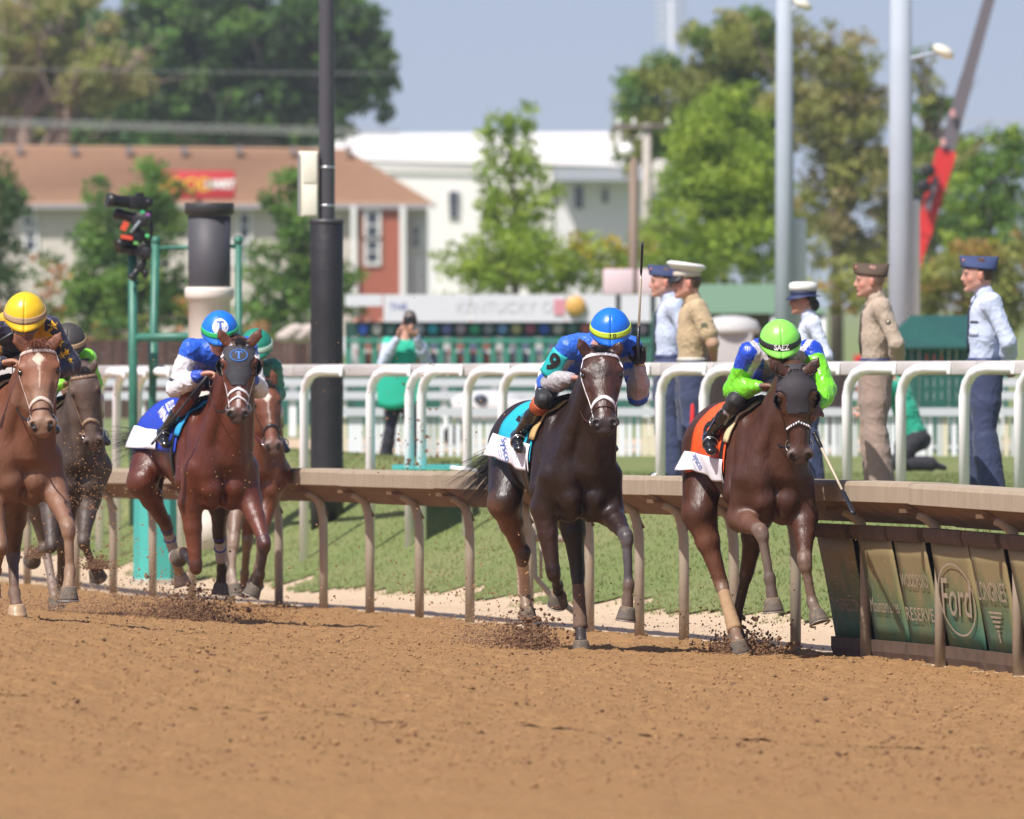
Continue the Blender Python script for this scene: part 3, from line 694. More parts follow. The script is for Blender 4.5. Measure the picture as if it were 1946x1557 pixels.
for (x0, x1, txt), lab in zip(pan, pl):
    Da, Db = d_of_px(x0 + 27), d_of_px(x1 + 27)       # far end, near end
    off = .045
    def fn(a, b, Da=Da, Db=Db, L_=0., sd=Da):                # a along (0 far), b up
        D = Da + (Db - Da) * a; bz = 0.11 + .67 * b
        return V((float(rail_x(D)) + off - .125 * b + .004 * math.sin(b * 4 + a * 3 + sd) - L_ * .98, D, float(rail_z(D)) + bz - L_ * .15))
    root = empty('advert_panel', fn(.5, 0), lab, 'advertising panel', 'dusty panels under the rail')
    MB().grid(fn, 6, 6).build('board', M_panel, root, solid=.008)
    MB().grid(lambda a, b: fn(-.13 + 1.26 * a, .02 + .97 * b) + V((.05, 0, 0)), 2, 2).build('dark_gap_sheet', mat('panel_gap_dark', (.02, .014, .010), .9), root, solid=.008)  # dark sheet added behind the board so the gaps between panels show black
    for nm, b0, b1, of in (('top_cushion', .995, 1.13, .03), ('base_cushion', -.20, .02, .03)):
        mb = MB(); ex = .02
        vs = []
        for a in (-.03, .97):
            for b, l in ((b0, -.05), (b0, of), ((b0 + b1) / 2, of + .012), (b1, of), (b1, -.05)):
                p = fn(a, b); p.x -= l; vs.append(p)
        fs = [(i, (i + 1) % 5, (i + 1) % 5 + 5, i + 5) for i in range(5)] + [(4, 3, 2, 1, 0), (5, 6, 7, 8, 9)]
        mb.add(vs, fs).build(nm, M_cush, root, smooth=False)
    LW = Da - Db; lift = .022
    mp = lambda x, y, cx=.5, cy=.5: fn(cx + x / LW, cy + y / .66, L_=lift)
    tm = lambda nm, t_, sz, cx, cy, **k: fit_text(nm, t_, sz, LW * .84, lambda x, y: mp(x, y, cx, cy), M_print, root, **k)
    if txt == 'Ford':
        tm('lettering', 'Ford', .34, .5, .48, shear=.35)
        mb = MB(); mb.grid(lambda u_, r_: mp((.44 + .025 * r_) * math.cos(2 * math.pi * u_) * LW, (.215 + .012 * r_) * math.sin(2 * math.pi * u_), .5, .48), 48, 1); mb.build('oval', M_print, root)
    elif txt == 'LONGINES':
        tm('lettering', 'LONGINES', .17, .5, .58)
        mb = MB()
        for k in range(5): mb.grid(lambda a, b, k=k: mp((a - .5) * (.34 - k * .07), .03 - k * .028 - b * .014, .5, .36), 3, 1)
        mb.grid(lambda a, b: mp((a - .5) * .03, -.10 - b * .06, .5, .36), 1, 2); mb.build('winged_mark', M_print, root, False)
    elif txt == 'FORD RESERVE': tm('lettering', 'WOODFORD', .12, .5, .62); tm('lettering', 'RESERVE', .12, .5, .30)
    elif txt == 'Mountain Lines': tm('lettering', 'Mountain Lines', .13, .5, .36, shear=.15)
    elif txt: tm('lettering', txt, .12, .5, .34)

# ------------------------------------------------------------------ white rail of the turf course
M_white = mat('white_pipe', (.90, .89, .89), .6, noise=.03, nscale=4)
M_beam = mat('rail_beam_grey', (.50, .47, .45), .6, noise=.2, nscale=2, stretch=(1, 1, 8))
WR = lambda px: 118 - 26 * (max(px - 200, 0) / 1746) ** .6 + max(0, 200 - px) * .004
def wr_pt(px, z=0., dd=0.):
    D = WR(px) + dd; x = (px - 973) * D / F; return V((x, D, z))
def wtop(px): D = WR(px); return CAMZ - ((695 - (px - 200) / 1746 * 10) - HOR) * D / F
wrail = empty('turf_rail', wr_pt(1000, .6), 'white running rail with curved posts along the turf course', 'rail')
for k in range(-8, 24):
    a, b = 60 + k * 100, 158 + k * 100
    mb = MB(); A_, B_ = wr_pt(a, wtop(a) - .06, .16), wr_pt(b, wtop(b) - .06, .16); d = (B_ - A_); c = (A_ + B_) / 2; ang = math.atan2(d.y, d.x)
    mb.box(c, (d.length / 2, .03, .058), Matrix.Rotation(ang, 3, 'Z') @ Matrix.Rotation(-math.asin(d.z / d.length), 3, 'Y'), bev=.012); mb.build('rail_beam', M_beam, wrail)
for px in (190, 222, 262, 345, 578, 704, 778, 801, 888, 955, 1052, 1150, 1255, 1338, 1505, 1610, 1712, 1832, 1937, 2040):
    D = WR(px); x = (px - 973) * D / F; z0 = landz(x, D); zt = wtop(px); r = .044; h = zt - .055; mb = MB()
    sl = (WR(px + 60) - D) / (60 * D / F); hp_ = lambda dx, dz: V((x + dx, D + sl * dx, h + dz)); mb.tube([V((x, D, z0 - .1)), hp_(0, -.24), hp_(.02, -.13), hp_(.065, -.05), hp_(.13, -.012), hp_(.20, 0), hp_(.36, .002)], [r, r, r, r, r, r, r * .9], 14)
    p_ = mb.build('rail_post', M_white, wrail)
    mb = MB(); mb.box(hp_(.365, 0) + V((0, .03, 0)), (.016, .05, .052), bev=.008); mb.build('clamp', M_white, p_)

# ------------------------------------------------------------------ poles and posts of the middle ground
M_pad = mat('pole_padding', (.018, .017, .019), .5, noise=.25, nscale=4, bump=3, bscale=5, dirt=(.30, .2, .12), dirtamt=-.05, dirtscale=28)
M_pole = mat('dark_pole', (.060, .058, .065), .4, noise=.1, nscale=3)
M_cab = mat('cabinet', (.74, .71, .58), .5, noise=.04)
D = 110; s_ = F / D; bx = (621 - 973) / s_; zb = landz(bx, D)
pole = empty('padded_pole', (bx, D, zb), 'tall dark pole with padded lower half and white cabinet', 'pole')
mb = MB(); mb.lathe((bx, D, 0), [(.155, zb - .1), (.162, zb + .3), (.158, zb + .9), (.161, zb + 1.3), (.157, zb + 2.), (.16, CAMZ + (575 - 424) / s_), (.145, CAMZ + (575 - 418) / s_)], 32); mb.build('padding', M_pad, pole)
mb = MB(); z1 = CAMZ + 157 / s_
mb.lathe((bx, D, 0), [(.079, z1 - .4), (.079, z1), (.074, z1 + 2.0), (.07, z1 + 5.5)], 24); sh = mb.build('shaft', M_pole, pole)
for py in (318, 391):
    mb = MB(); mb.lathe((bx, D, CAMZ + (575 - py) / s_), [(.080, -.012), (.083, -.010), (.083, .010), (.080, .012)], 24); mb.build('band', mat('band_steel', (.55, .56, .58), .3, metal=.8), sh)
mb = MB(); mb.lathe((bx, D, CAMZ + (575 - 421) / s_), [(.166, -.02), (.166, .015), (.15, .02)], 28); mb.build('strap', M_pole, pole)
cb = P(586, 350, D - .02); mb = MB(); mb.box(cb, (.095, .09, .315), bev=.008); ca = mb.build('cabinet', M_cab, pole)
mb = MB(); mb.box(cb + V((.018, -.095, .155)), (.066, .006, .145), bev=.004); mb.box(cb + V((.018, -.095, -.155)), (.066, .006, .145), bev=.004); mb.build('cabinet_door', M_cab, ca)
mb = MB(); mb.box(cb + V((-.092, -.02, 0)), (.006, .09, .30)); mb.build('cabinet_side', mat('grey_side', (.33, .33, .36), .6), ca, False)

D = 111; s_ = F / D; c = P(398, 575, D); zb = -.1
col = empty('column_lamp', (c.x, D, zb), 'short cream column with charcoal cylinder on top', 'column')
zz = lambda py: CAMZ + (575 - py) / s_
mb = MB(); mb.lathe((c.x, D, 0), [(.235, zb), (.235, zz(990)), (.215, zz(970)), (.205, zz(700)), (.205, zz(572)), (.225, zz(570)), (.242, zz(563)), (.242, zz(552)), (.232, zz(546))], 36); mb.build('shaft', mat('cream_paint', (.72, .65, .58), .55, noise=.05), col)
mb = MB(); mb.lathe((c.x, D, 0), [(.20, zz(548)), (.207, zz(546)), (.209, zz(410))], 36); mb.build('drum', mat('charcoal_drum', (.060, .058, .066), .6, noise=.08), col)
mb = MB(); mb.lathe((c.x, D, 0), [(.21, zz(409)), (.24, zz(407)), (.242, zz(388)), (.235, zz(386))], 36); mb.build('cap', mat('charcoal_cap', (.035, .034, .038), .5), col)

M_green = mat('green_steel', (.035, .16, .11), .45, noise=.3, nscale=6, dirt=(.25, .30, .27), dirtamt=.05, dirtscale=8)
D = 113; s_ = F / D
fr_ = empty('green_scaffold', P(350, 950, D), 'green steel scaffold frame beside the cream column', 'frame')
q = lambda px, py, dd=0: P(px, py, D + dd)
for nm, a, b, r in (('upright', q(254, 1000), q(252, 478), .045), ('upright', q(284, 1000, .8), q(296, 462, .8), .04), ('upright', q(455, 1000, .8), q(453, 460, .8), .034), ('crossbar', q(296, 472, .8), q(453, 468, .8), .022), ('crossbar', q(248, 642), q(455, 640, .1), .045), ('upright', q(292, 720, .2), q(291, 650, .2), .05)):
    mb = MB(); mb.tube([a, b], r, 10); mb.build(nm, M_green, fr_)
for px in (296, 453): MB().ell(q(px, 458, .8), (.05, .05, .05)).build('finial', M_green, fr_)
rig = empty('camera_rig', q(254, 478), 'cluster of black remote cameras clamped on the green frame', 'camera rig')
M_blk = mat('black_plastic', (.012, .012, .013), .4)
def cam_body(px, py, dx, sc, tilt, root):
    c = q(px, py, -.1); R_ = Matrix.Rotation(tilt, 3, 'Y') @ Matrix.Rotation(dx, 3, 'Z'); mb = MB(); mb.box(c, (.075 * sc, .05 * sc, .055 * sc), R_, bev=.012); mb.box(c + R_ @ V((.01, 0, .065 * sc)), (.03 * sc, .035 * sc, .018 * sc), R_, bev=.006)
    o = mb.build('camera_body', M_blk, root); ax = R_ @ V((-1, 0, 0)); mb = MB(); mb.lathe(c + ax * .06 * sc, [(.042 * sc, 0), (.046 * sc, .04 * sc), (.046 * sc, .12 * sc), (.055 * sc, .13 * sc), (.055 * sc, .19 * sc), (.04 * sc, .188 * sc)], 16, ax); mb.build('lens', M_blk, o)
cam_body(262, 386, .25, 1.25, .1, rig); cam_body(268, 418, -.3, 1.1, .25, rig); cam_body(262, 452, .5, 1.0, -.35, rig); cam_body(272, 480, -.2, 1.05, .2, rig); cam_body(268, 505, .2, .7, -.9, rig)
mb = MB(); mb.tube([q(252, 480), q(262, 440, -.1), q(270, 400, -.1), q(280, 380, -.1)], .022, 8); mb.tube([q(240, 452, -.15), q(262, 428, -.15), q(284, 470, -.1)], .016, 8); mb.tube([q(285, 400), q(288, 440), q(270, 520)], .018, 8); mb.ell(q(282, 385, -.1), (.05, .05, .05)); mb.ell(q(276, 520, -.1), (.035, .03, .05)); mb.build('clamp_arm', M_blk, rig)
mb = MB(); mb.box(q(237, 430, -.2), (.03, .03, .045), Matrix.Rotation(.5, 3, 'Y')); mb.box(q(241, 451, -.2), (.06, .03, .02), Matrix.Rotation(.15, 3, 'Y')); mb.build('orange_tape', mat('orange_red', (.62, .07, .03), .5), rig, False)
mb = MB(); mb.tube([q(248, 443, -.25), q(266, 420, -.25)], .010, 6); mb.build('cable', mat('grey_cable', (.35, .4, .45), .4), rig)
for px, py, cc in ((271, 403, (.05, .5, .2)), (281, 408, (.3, .1, .35)), (280, 448, (.1, .6, .2)), (258, 462, (.15, .45, .1))):
    MB().box(q(px, py, -.25), (.02, .02, .014)).build('cable_tie', mat('tie%d%d' % (px, py), cc, .5), rig, False)

M_teal = mat('teal_cover', (.06, .40, .35), .6, noise=.08, nscale=3)
D = 109; te = empty('utility_box', P(295, 1100, D), 'upright teal box standing behind the tan rail posts', 'box')
mb = MB(); mb.lathe(P(295, 1104, D), [(.23, 0), (.21, .03), (.205, .80), (.19, .83)], 8); mb.build('shell', M_teal, te, False)
mb = MB(); mb.lathe(P(295, 1104, D), [(.245, -.05), (.245, .02)], 8); mb.build('base', mat('concrete', (.45, .40, .33), .9, noise=.1), te, False)
D = 112; mt_ = empty('ground_sheet', P(545, 1010, D), 'teal ground sheet hanging down the grass bank', 'ground sheet')
mb = MB(); mb.grid(lambda a, b: P(425 + 170 * a + 12 * b, 1062 - 95 * a + (-45 * b), D + 1.5 * a + 2.5 * b), 8, 3); mb.build('sheet', M_teal, mt_, solid=.02)
ws = P(655 + 250, 897, 100)
mb = MB(); mb.grid(lambda a, b: P(745 + 130 * a, 893 - 6 * b, 104 + 4 * b), 3, 1); tag(mb.build('flat_teal_board', M_teal, None, False, solid=.02), 'flat teal board lying on the turf behind the rail', 'board')
mb = MB(); mb.tube([P(856, 889, 103), P(910, 896, 103)], .02, 8); tag(mb.build('white_pole', M_white), 'short white pole lying on the turf beside the teal board', 'pole')
mb = MB(); mb.grid(lambda a, b: P(778 + 28 * a * (1 - b * .5), 893 - 30 * b * (1 - abs(a - .3)), 108), 4, 3); tag(mb.build('marker_flap', M_teal, None, solid=.02), 'small teal triangular flap beside the white post', 'marker')
# drain pipe railing seen under the third horse
mb = MB(); pp = lambda x, y, d: P(x, y, d); mb.tube([pp(1012, 975, 86), pp(1016, 1095, 86), pp(1045, 1130, 86), pp(1108, 1175, 86)], .022, 10); mb.tube([pp(1006, 1022, 86), pp(1095, 1025, 86)], .028, 10); mb.tube([pp(1028, 1030, 86.2), pp(1028, 1100, 86.2)], .012, 8)
tag(mb.build('gap_gate', M_tanpost), 'dusty grey pipe gate frame between the rail posts', 'gate')
# ------------------------------------------------------------------ far background
M_bark = mat('bark', (.13, .10, .075), .95, noise=.35, nscale=5)
M_barkd = mat('bark_grey', (.17, .14, .12), .95, noise=.3, nscale=4)
def tree(name, label, D, blobs, cols, trunk, leaf=.20, dens=1., group='background trees', bark=M_bark, seed=1, tr=.42, limbs=7, base_y=None):
    """blobs: (px, py, rx, ry) seen from the front, with depth like their width; trunk (px, width)"""
    r = np.random.RandomState(seed); s = F / D; X0 = (trunk[0] - 973) / s; zg = .42
    root = empty(name, (X0, D, zg), label, 'tree', group)
    V_, C_ = [], []
    cen = []
    for (px, py, rx, ry) in blobs:
        c = np.array(P(px, py, D)); R = np.array([rx / s, (rx + ry) / 2 / s * .9, ry / s]); vol = R.prod() ** (1 / 3)
        nc = max(10, int(36 * (vol / .8) ** 2 * dens / (leaf / .2) ** .8)); cen.append((c, R))
        for _ in range(nc):
            d = r.normal(size=3); d /= np.linalg.norm(d); cc = c + d * R * (r.rand() ** .42); cr = (.24 + .32 * r.rand()) * min(1.4, max(.55, vol / 1.1))
            n = int(60 * (cr / .4) ** 2 / (leaf / .2) ** 1.2); g = cols[r.randint(len(cols))]; tone = .84 + .36 * r.rand()
            q = r.normal(size=(n, 3)); q /= np.linalg.norm(q, axis=1, keepdims=True) + 1e-9; q *= (cr * r.rand(n, 1) ** .5); q[:, 2] *= .7; q += cc
            a = r.normal(size=(n, 3)); a /= np.linalg.norm(a, axis=1, keepdims=True); b = np.cross(a, r.normal(size=(n, 3))); b /= np.linalg.norm(b, axis=1, keepdims=True)
            l = leaf * (.5 + .6 * r.rand(n, 1)) * .5; w_ = l * (.45 + .3 * r.rand(n, 1))
            V_.append(np.stack([q - a * l, q + b * w_, q + a * l, q - b * w_], 1).reshape(-1, 3)); C_.append(np.repeat(np.array(g)[None] * tone * (.85 + .3 * r.rand(n, 1)), 4, 0))
    v = np.concatenate(V_); cc = np.concatenate(C_) * np.array([2.15, 1.85, 1.6]); f = np.arange(len(v)).reshape(-1, 4)
    mesh_obj('crown', v, f, leafmat('leaves_%d' % int(tr * 100), tr=tr), root, False, cols=cc)
    mb = MB(); tw = trunk[1] / s / 2; c0 = cen[0][0]; top = V((c0[0], c0[1], c0[2])); b0 = V((X0, D, zg - .1)); k1 = b0.lerp(top, .35); k1.x = X0
    mb.tube([b0, k1, b0.lerp(top, .7), top], [tw * 1.15, tw, tw * .75, tw * .4], 9); mb.build('trunk', bark, root)
    mb = MB()
    for i in range(limbs):
        c, R = cen[i % len(cen)]; d = r.normal(size=3); d[2] = abs(d[2]) * .6; d /= np.linalg.norm(d); e = V(c + d * R * .85); st = b0.lerp(top, .3 + .5 * r.rand())
        mi = st.lerp(V(c), .6) + V((0, 0, .1)); mb.tube([st, mi, e], [tw * .5, tw * .32, tw * .1], 6)
        for _ in range(3):
            e2 = e + V(r.normal(size=3) * R * .35); mb.tube([mi.lerp(e, r.rand() * .7), e2], [tw * .2, tw * .05], 5)
    mb.build('limbs', bark, root)
    return root
G1 = [(.055, .12, .035), (.075, .15, .04), (.04, .09, .035)]            # fresh green
G2 = [(.13, .21, .04), (.17, .25, .05), (.10, .17, .035)]              # light spring green
G3 = [(.125, .16, .05), (.16, .19, .065), (.11, .14, .05)]              # olive
G4 = [(.035, .07, .03), (.05, .09, .035), (.028, .05, .03)]             # dark
G5 = [(.22, .20, .035), (.19, .19, .04)]                                 # yellow
G6 = [(.16, .175, .085), (.14, .17, .065), (.15, .145, .085)]               # brownish, budding
tree('oak_tree', 'broad dark green tree behind the brown roof, reaching over the padded pole', 450, [(520, 60, 200, 110), (300, 90, 170, 110), (690, 130, 62, 90), (420, 190, 180, 60), (650, 60, 70, 70), (725, 195, 26, 45), (230, 200, 120, 60), (600, 210, 80, 40), (520, 240, 160, 30)], G4 + G1, (480, 60), .42, .85, bark=M_barkd, seed=3, limbs=14)
tree('oak_tree', 'tall green tree left of centre standing over the brown roof', 430, [(120, 60, 110, 90), (60, 180, 70, 60), (200, 150, 90, 70), (30, 240, 60, 40), (180, 250, 100, 30)], G1 + G6, (60, 40), .36, .5, bark=M_bark, seed=4, limbs=16)
tree('bare_tree', 'thinly leaved brown tree at the upper left corner', 410, [(50, 80, 80, 120), (180, 130, 110, 80), (0, 190, 60, 60)], G6 + G3, (40, 46), .26, .32, bark=mat('bark_brown', (.25, .18, .14), .95, noise=.2), seed=5, limbs=30)
tree('hedge_tree', 'low green tree row on the horizon left of the padded pole', 470, [(100, 262, 130, 22), (330, 262, 150, 24), (540, 262, 110, 22)], G1, (300, 10), .34, .8, seed=6)
tree('young_tree', 'slim green tree in front of the brown roofed house above the yellow helmet', 260, [(200, 470, 70, 80), (290, 400, 60, 100), (180, 380, 40, 50), (240, 560, 110, 80), (150, 590, 70, 60), (340, 560, 60, 60)], G1 + [(.09, .16, .04)], (230, 14), .17, 1., seed=7)
tree('young_tree', 'round green tree between the cream column and the padded pole', 250, [(560, 400, 55, 80), (540, 500, 80, 70), (600, 560, 80, 70), (520, 600, 70, 60), (650, 520, 40, 50)], G1 + [(.07, .13, .035)], (570, 14), .17, 1., seed=8)
tree('young_tree', 'dark green tree cut by the left edge above the yellow jockey', 255, [(-5, 400, 50, 100), (0, 520, 55, 70), (30, 600, 60, 50)], G1 + G4, (-10, 14), .17, 1., seed=9)
tree('shrub', 'low mixed green shrubs along the foot of the brown roofed house', 230, [(60, 610, 90, 50), (170, 640, 90, 40), (280, 640, 80, 40), (450, 630, 80, 50), (90, 520, 40, 40), (390, 590, 60, 50)], G1 + G3 + [(.22, .12, .06)], (200, 10), .16, 1., seed=10)
tree('spring_tree', 'light green spreading tree in front of the white warehouse', 240, [(985, 490, 130, 75), (985, 400, 75, 75), (975, 320, 60, 60), (900, 530, 80, 50), (1060, 530, 80, 50), (930, 330, 32, 90), (985, 300, 34, 95), (1035, 330, 26, 80), (900, 500, 70, 60), (1060, 500, 60, 60), (960, 400, 55, 60), (935, 240, 10, 34), (965, 236, 8, 34), (1000, 234, 8, 36)], G2, (975, 12), .13, .60, seed=12, tr=.45)
tree('shrub', 'yellow green bushes right of the light green tree', 235, [(1150, 505, 75, 50), (1190, 480, 55, 45), (1110, 470, 35, 30)], G5 + G5 + G2, (1150, 8), .15, .9, seed=13, tr=.45)
tree('oak_tree', 'large green tree at the left of the right hand group behind the utility pole', 330, [(1280, 200, 110, 90), (1400, 110, 110, 90), (1240, 290, 70, 60), (1380, 250, 130, 110), (1200, 230, 45, 40), (1440, 60, 70, 50), (1220, 180, 50, 50)], G1 + G3, (1350, 26), .22, .60, seed=14)
tree('spring_tree', 'light yellow green tree behind the uniformed people and the left steel mast', 250, [(1370, 330, 100, 150), (1330, 450, 130, 90), (1290, 520, 80, 50), (1440, 300, 50, 120), (1430, 430, 80, 120), (1310, 530, 70, 50), (1400, 200, 40, 60), (1450, 520, 60, 60), (1260, 420, 40, 60)], G2, (1380, 14), .14, .55, seed=15, tr=.45)
tree('olive_tree', 'olive brown tree between the two steel masts', 320, [(1580, 130, 90, 80), (1600, 240, 100, 100), (1540, 60, 60, 50), (1640, 330, 80, 90), (1560, 400, 80, 90), (1620, 480, 90, 70), (1500, 200, 60, 100), (1380, 50, 55, 32)], G3 + G6, (1590, 24), .22, .42, seed=16, limbs=14)
tree('olive_tree', 'olive tree right of the right steel mast below the crane', 320, [(1770, 170, 60, 50), (1790, 290, 80, 110), (1740, 120, 45, 40), (1730, 400, 80, 90), (1800, 430, 100, 90)], G3 + G6 + G1, (1770, 22), .22, .42, seed=17, limbs=14)
tree('spring_tree', 'fresh green tree at the right edge behind the last uniformed man', 260, [(1880, 330, 80, 80), (1930, 280, 50, 70), (1850, 440, 70, 80), (1940, 420, 50, 90)], G2 + G1, (1890, 14), .17, .8, seed=18, tr=.4)
tree('olive_tree', 'rusty olive bushy tree low behind the last uniformed man', 235, [(1840, 520, 110, 70), (1900, 580, 80, 60), (1760, 560, 70, 70), (1660, 560, 70, 60), (1590, 560, 60, 50), (1930, 500, 50, 70)], G3 + [(.17, .13, .05)], (1830, 12), .16, .9, seed=19)

# ---- brown roofed house
M_wall = mat('siding', (.55, .50, .44), .8, noise=.06); M_wallw = mat('white_siding', (.68, .66, .66), .8, noise=.05)
def shingle_mat():
    m = mat('roof_shingle', (.34, .20, .115), .9, noise=.14, nscale=3, bump=1, bscale=12); return m
M_roof = shingle_mat(); M_glass = mat('window_glass', (.04, .05, .07), .1, spec=.8); M_trim = mat('trim_white', (.75, .74, .72), .6)
M_brick = mat('brick_red', (.34, .10, .06), .85, noise=.2, nscale=8)
D = 400; s_ = F / D; h = lambda px, py, dd=0: P(px, py, D + dd)
hs_ = empty('house', (h(400, 660).x, D, .42), 'long house with brown shingle roof and a brick bay at its right end', 'house')
zg = .42; yl = lambda py: CAMZ + (575 - py) / s_
x = lambda px: (px - 973) / s_
mb = MB(); mb.box(((x(-150) + x(680)) / 2, D + 4, (zg + yl(388)) / 2), ((x(680) - x(-150)) / 2, 4, (yl(388) - zg) / 2)); mb.build('wall', M_wall, hs_, False)
mb = MB(); mb.box(((x(765) + x(820)) / 2, D + 4.2, (zg + yl(388)) / 2), ((x(812) - x(768)) / 2, 3.8, (yl(388) - zg) / 2)); mb.build('wall', M_wallw, hs_, False)
mb = MB(); mb.box(((x(682) + x(764)) / 2, D + 3.6, (zg + yl(388)) / 2), ((x(764) - x(682)) / 2, 4, (yl(388) - zg) / 2)); bw_ = mb.build('brick_bay', M_brick, hs_, False)
vs = [(x(-170), D - .5, yl(388)), (x(828), D - .5, yl(388)), (x(828), D + 8.5, yl(388)), (x(-170), D + 8.5, yl(388)), (x(-100), D + 4, yl(272)), (x(655), D + 4, yl(280))]
rf = MB().add(vs, [(0, 1, 5, 4), (1, 2, 5), (2, 3, 4, 5), (3, 0, 4), (3, 2, 1, 0)]).build('roof', M_roof, hs_, False)
for k in range(1, 15):
    t = k / 15; p0, p1 = V(vs[0]).lerp(V(vs[4]), t), V(vs[1]).lerp(V(vs[5]), t); q_ = MB(); d_ = (p1 - p0); c0 = (p0 + p1) / 2 + V((0, -.03, .01))
    q_.box(c0, (d_.length / 2 - .05, .03, .028), Matrix.Rotation(-math.asin(d_.z / d_.length), 3, 'Y')); q_.build('shingle_course', mat('roof_shingle_edge', (.27, .145, .095), .9, noise=.15, nscale=4), rf, False)
mb = MB(); mb.box(((x(-170) + x(828)) / 2, D - .55, yl(390) - .05), ((x(828) - x(-170)) / 2, .06, .09)); mb.build('gutter', mat('gutter', (.30, .28, .29), .6), rf, False)
for k in range(7): mb = MB(); mb.box((x(30 + k * 105), D + 3.2, yl(283)), (.12, .12, .14)); mb.build('roof_vent', mat('vent_grey', (.22, .18, .17), .7), rf, False)
for px, py, w_, hh, dd in ((54, 415, 10, 22, -.02), (58, 455, 10, 22, -.02), (465, 430, 9, 24, -.02), (455, 480, 9, 20, -.02), (708, 428, 11, 25, -.42), (708, 478, 11, 22, -.42), (790, 450, 6, 20, .38), (205, 430, 9, 22, -.02)):
    c = P(px, py, D); c.y = D + dd; wd = w_ / s_; hg = hh / s_; mb = MB()
    for sx_ in (-1, 1): mb.box(c + V((sx_ * (wd + .04), -.03, 0)), (.05, .05, hg + .09))
    for sz in (-1, 1): mb.box(c + V((0, -.03, sz * (hg + .04))), (wd - .012, .05, .05))
    mb.box(c + V((0, -.03, 0)), (wd - .012, .03, .025)); wf = mb.build('window', M_trim, hs_, False)
    mb = MB(); mb.box(c + V((0, .0, 0)), (wd, .012, hg)); mb.build('pane', M_glass, wf, False)
for px in (765, 672, 818): mb = MB(); c = P(px, 470, D - .6); mb.box((c.x, c.y, (zg + yl(392)) / 2), (.09, .09, (yl(392) - zg) / 2)); mb.build('porch_post', M_trim, hs_, False)
# red sign
sg_ = empty('shop_sign', P(378, 660, 385), 'red sign with yellow lettering and a white patch before the brown roof', 'sign')
D2 = 385; mb = MB(); c = P(378, 352, D2); mb.box(c, (1.22, .1, .48), bev=.03); mb.build('board', mat('sign_red', (.55, .03, .04), .6), sg_)
put_text('lettering', 'FOOD', .62, lambda a, b: c + V((-.42 + a, -.115, b)), mat('sign_yellow', (.75, .45, .03), .6), sg_, cuts=0, bold=.02)
put_text('lettering', 'MART', .36, lambda a, b: c + V((.72 + a, -.115, .02 + b)), mat('sign_white', (.8, .78, .75), .6), sg_, cuts=0, bold=.03)
mb = MB(); mb.tube([V((c.x, D2 + .15, .4)), V((c.x, D2 + .15, c.z))], .09, 8); mb.build('sign_post', M_barkd, sg_)
# ---- white warehouse
D = 520; s_ = F / D; yl = lambda py: CAMZ + (575 - py) / s_; x = lambda px: (px - 973) / s_
wh = empty('warehouse', (x(950), D, .42), 'large white warehouse with pale sloping roof behind the trees', 'warehouse')
M_wh = mat('white_metal_sheet', (.82, .79, .75), .7, noise=.03, nscale=.6)
mb = MB(); mb.add([(x(560), D, yl(300)), (x(1255), D, yl(318)), (x(1240), D + 24, yl(236)), (x(640), D + 24, yl(240)), (x(560), D + 24.2, .4), (x(1255), D + 24.2, .4)], [(0, 1, 2, 3), (3, 2, 5, 4)]).build('roof', M_wh, wh, False)
mb = MB(); mb.box(((x(560) + x(1050)) / 2, D + .4, (yl(303) + .4) / 2), ((x(1050) - x(560)) / 2, .3, (yl(303) - .4) / 2)); mb.build('wall', M_wh, wh, False)
mb = MB(); mb.box(((x(1053) + x(1255)) / 2, D + .6, (yl(345) + .4) / 2), ((x(1255) - x(1053)) / 2, .3, (yl(345) - .4) / 2)); mb.build('wall', M_wallw, wh, False)
mb = MB(); mb.box(((x(1053) + x(1262)) / 2, D - .4, yl(332)), ((x(1262) - x(1053)) / 2, 1.0, .28)); mb.build('canopy', mat('canopy_grey', (.36, .38, .43), .7), wh, False)
mb = MB(); mb.tube([(x(640), D - .1, yl(317)), (x(900), D - .1, yl(322))], .06, 6); mb.build('cable_tray', mat('grey_line', (.4, .38, .38), .7), wh)
for px, py, w_, hh in ((862, 378, 9, 14), (862, 404, 8, 9), (1100, 375, 8, 22), (1058, 370, 5, 16), (1150, 372, 5, 14)):
    mb = MB(); c = P(px, py, D); c.y = D + .02 if px < 1050 else D + .25; mb.box(c + V((0, -.02, 0)), (w_ / s_ + .06, .03, hh / s_ + .06)); wf = mb.build('window', M_trim, wh, False); mb = MB(); mb.box(c + V((0, -.07, 0)), (w_ / s_, .015, hh / s_)); mb.build('pane', M_glass, wf, False)

# ---- wires, poles, masts
M_wire = mat('wire', (.38, .38, .36), .7)
def wires(label, pts, D, dys, r=.018):
    for i, dy in enumerate(dys):
        mb = MB(); k = 14; a, b = pts; mb.tube([P(a[0] + (b[0] - a[0]) * j / k, a[1] + (b[1] - a[1]) * j / k + dy + 2 * 4 * (j / k) * (1 - j / k), D + i * .3) for j in range(k + 1)], r, 5)
        tag(mb.build('overhead_wire', M_wire), label if len(dys) == 1 else ['uppermost', 'second', 'third'][i] + ' ' + label, 'wire', 'overhead wires')
wires('grey wire of the bundle crossing the trees above the brown roof', ((-120, 222), (760, 246)), 380, (0, 6, 12))
wires('grey overhead wire strung between the utility pole and the crane boom', ((1150, 228), (1990, 226)), 380, (0, 7), .016)
wires('faint thin wire high across the left trees', ((-120, 128), (760, 140)), 380, (0,), .010)
def zof(py, D): return CAMZ + (575 - py) * D / F
D = 300; s_ = F / D; up_ = empty('utility_pole', (P(1226, 600, D).x, D, .42), 'weathered wooden utility pole with a grey transformer beside the globe lamp', 'pole'); X = P(1226, 0, D).x
mb = MB(); mb.tube([(X, D, .4), (X + .05, D, zof(235, D))], [.15, .11], 10); mb.build('shaft', mat('old_wood', (.42, .38, .33), .9, noise=.15), up_)
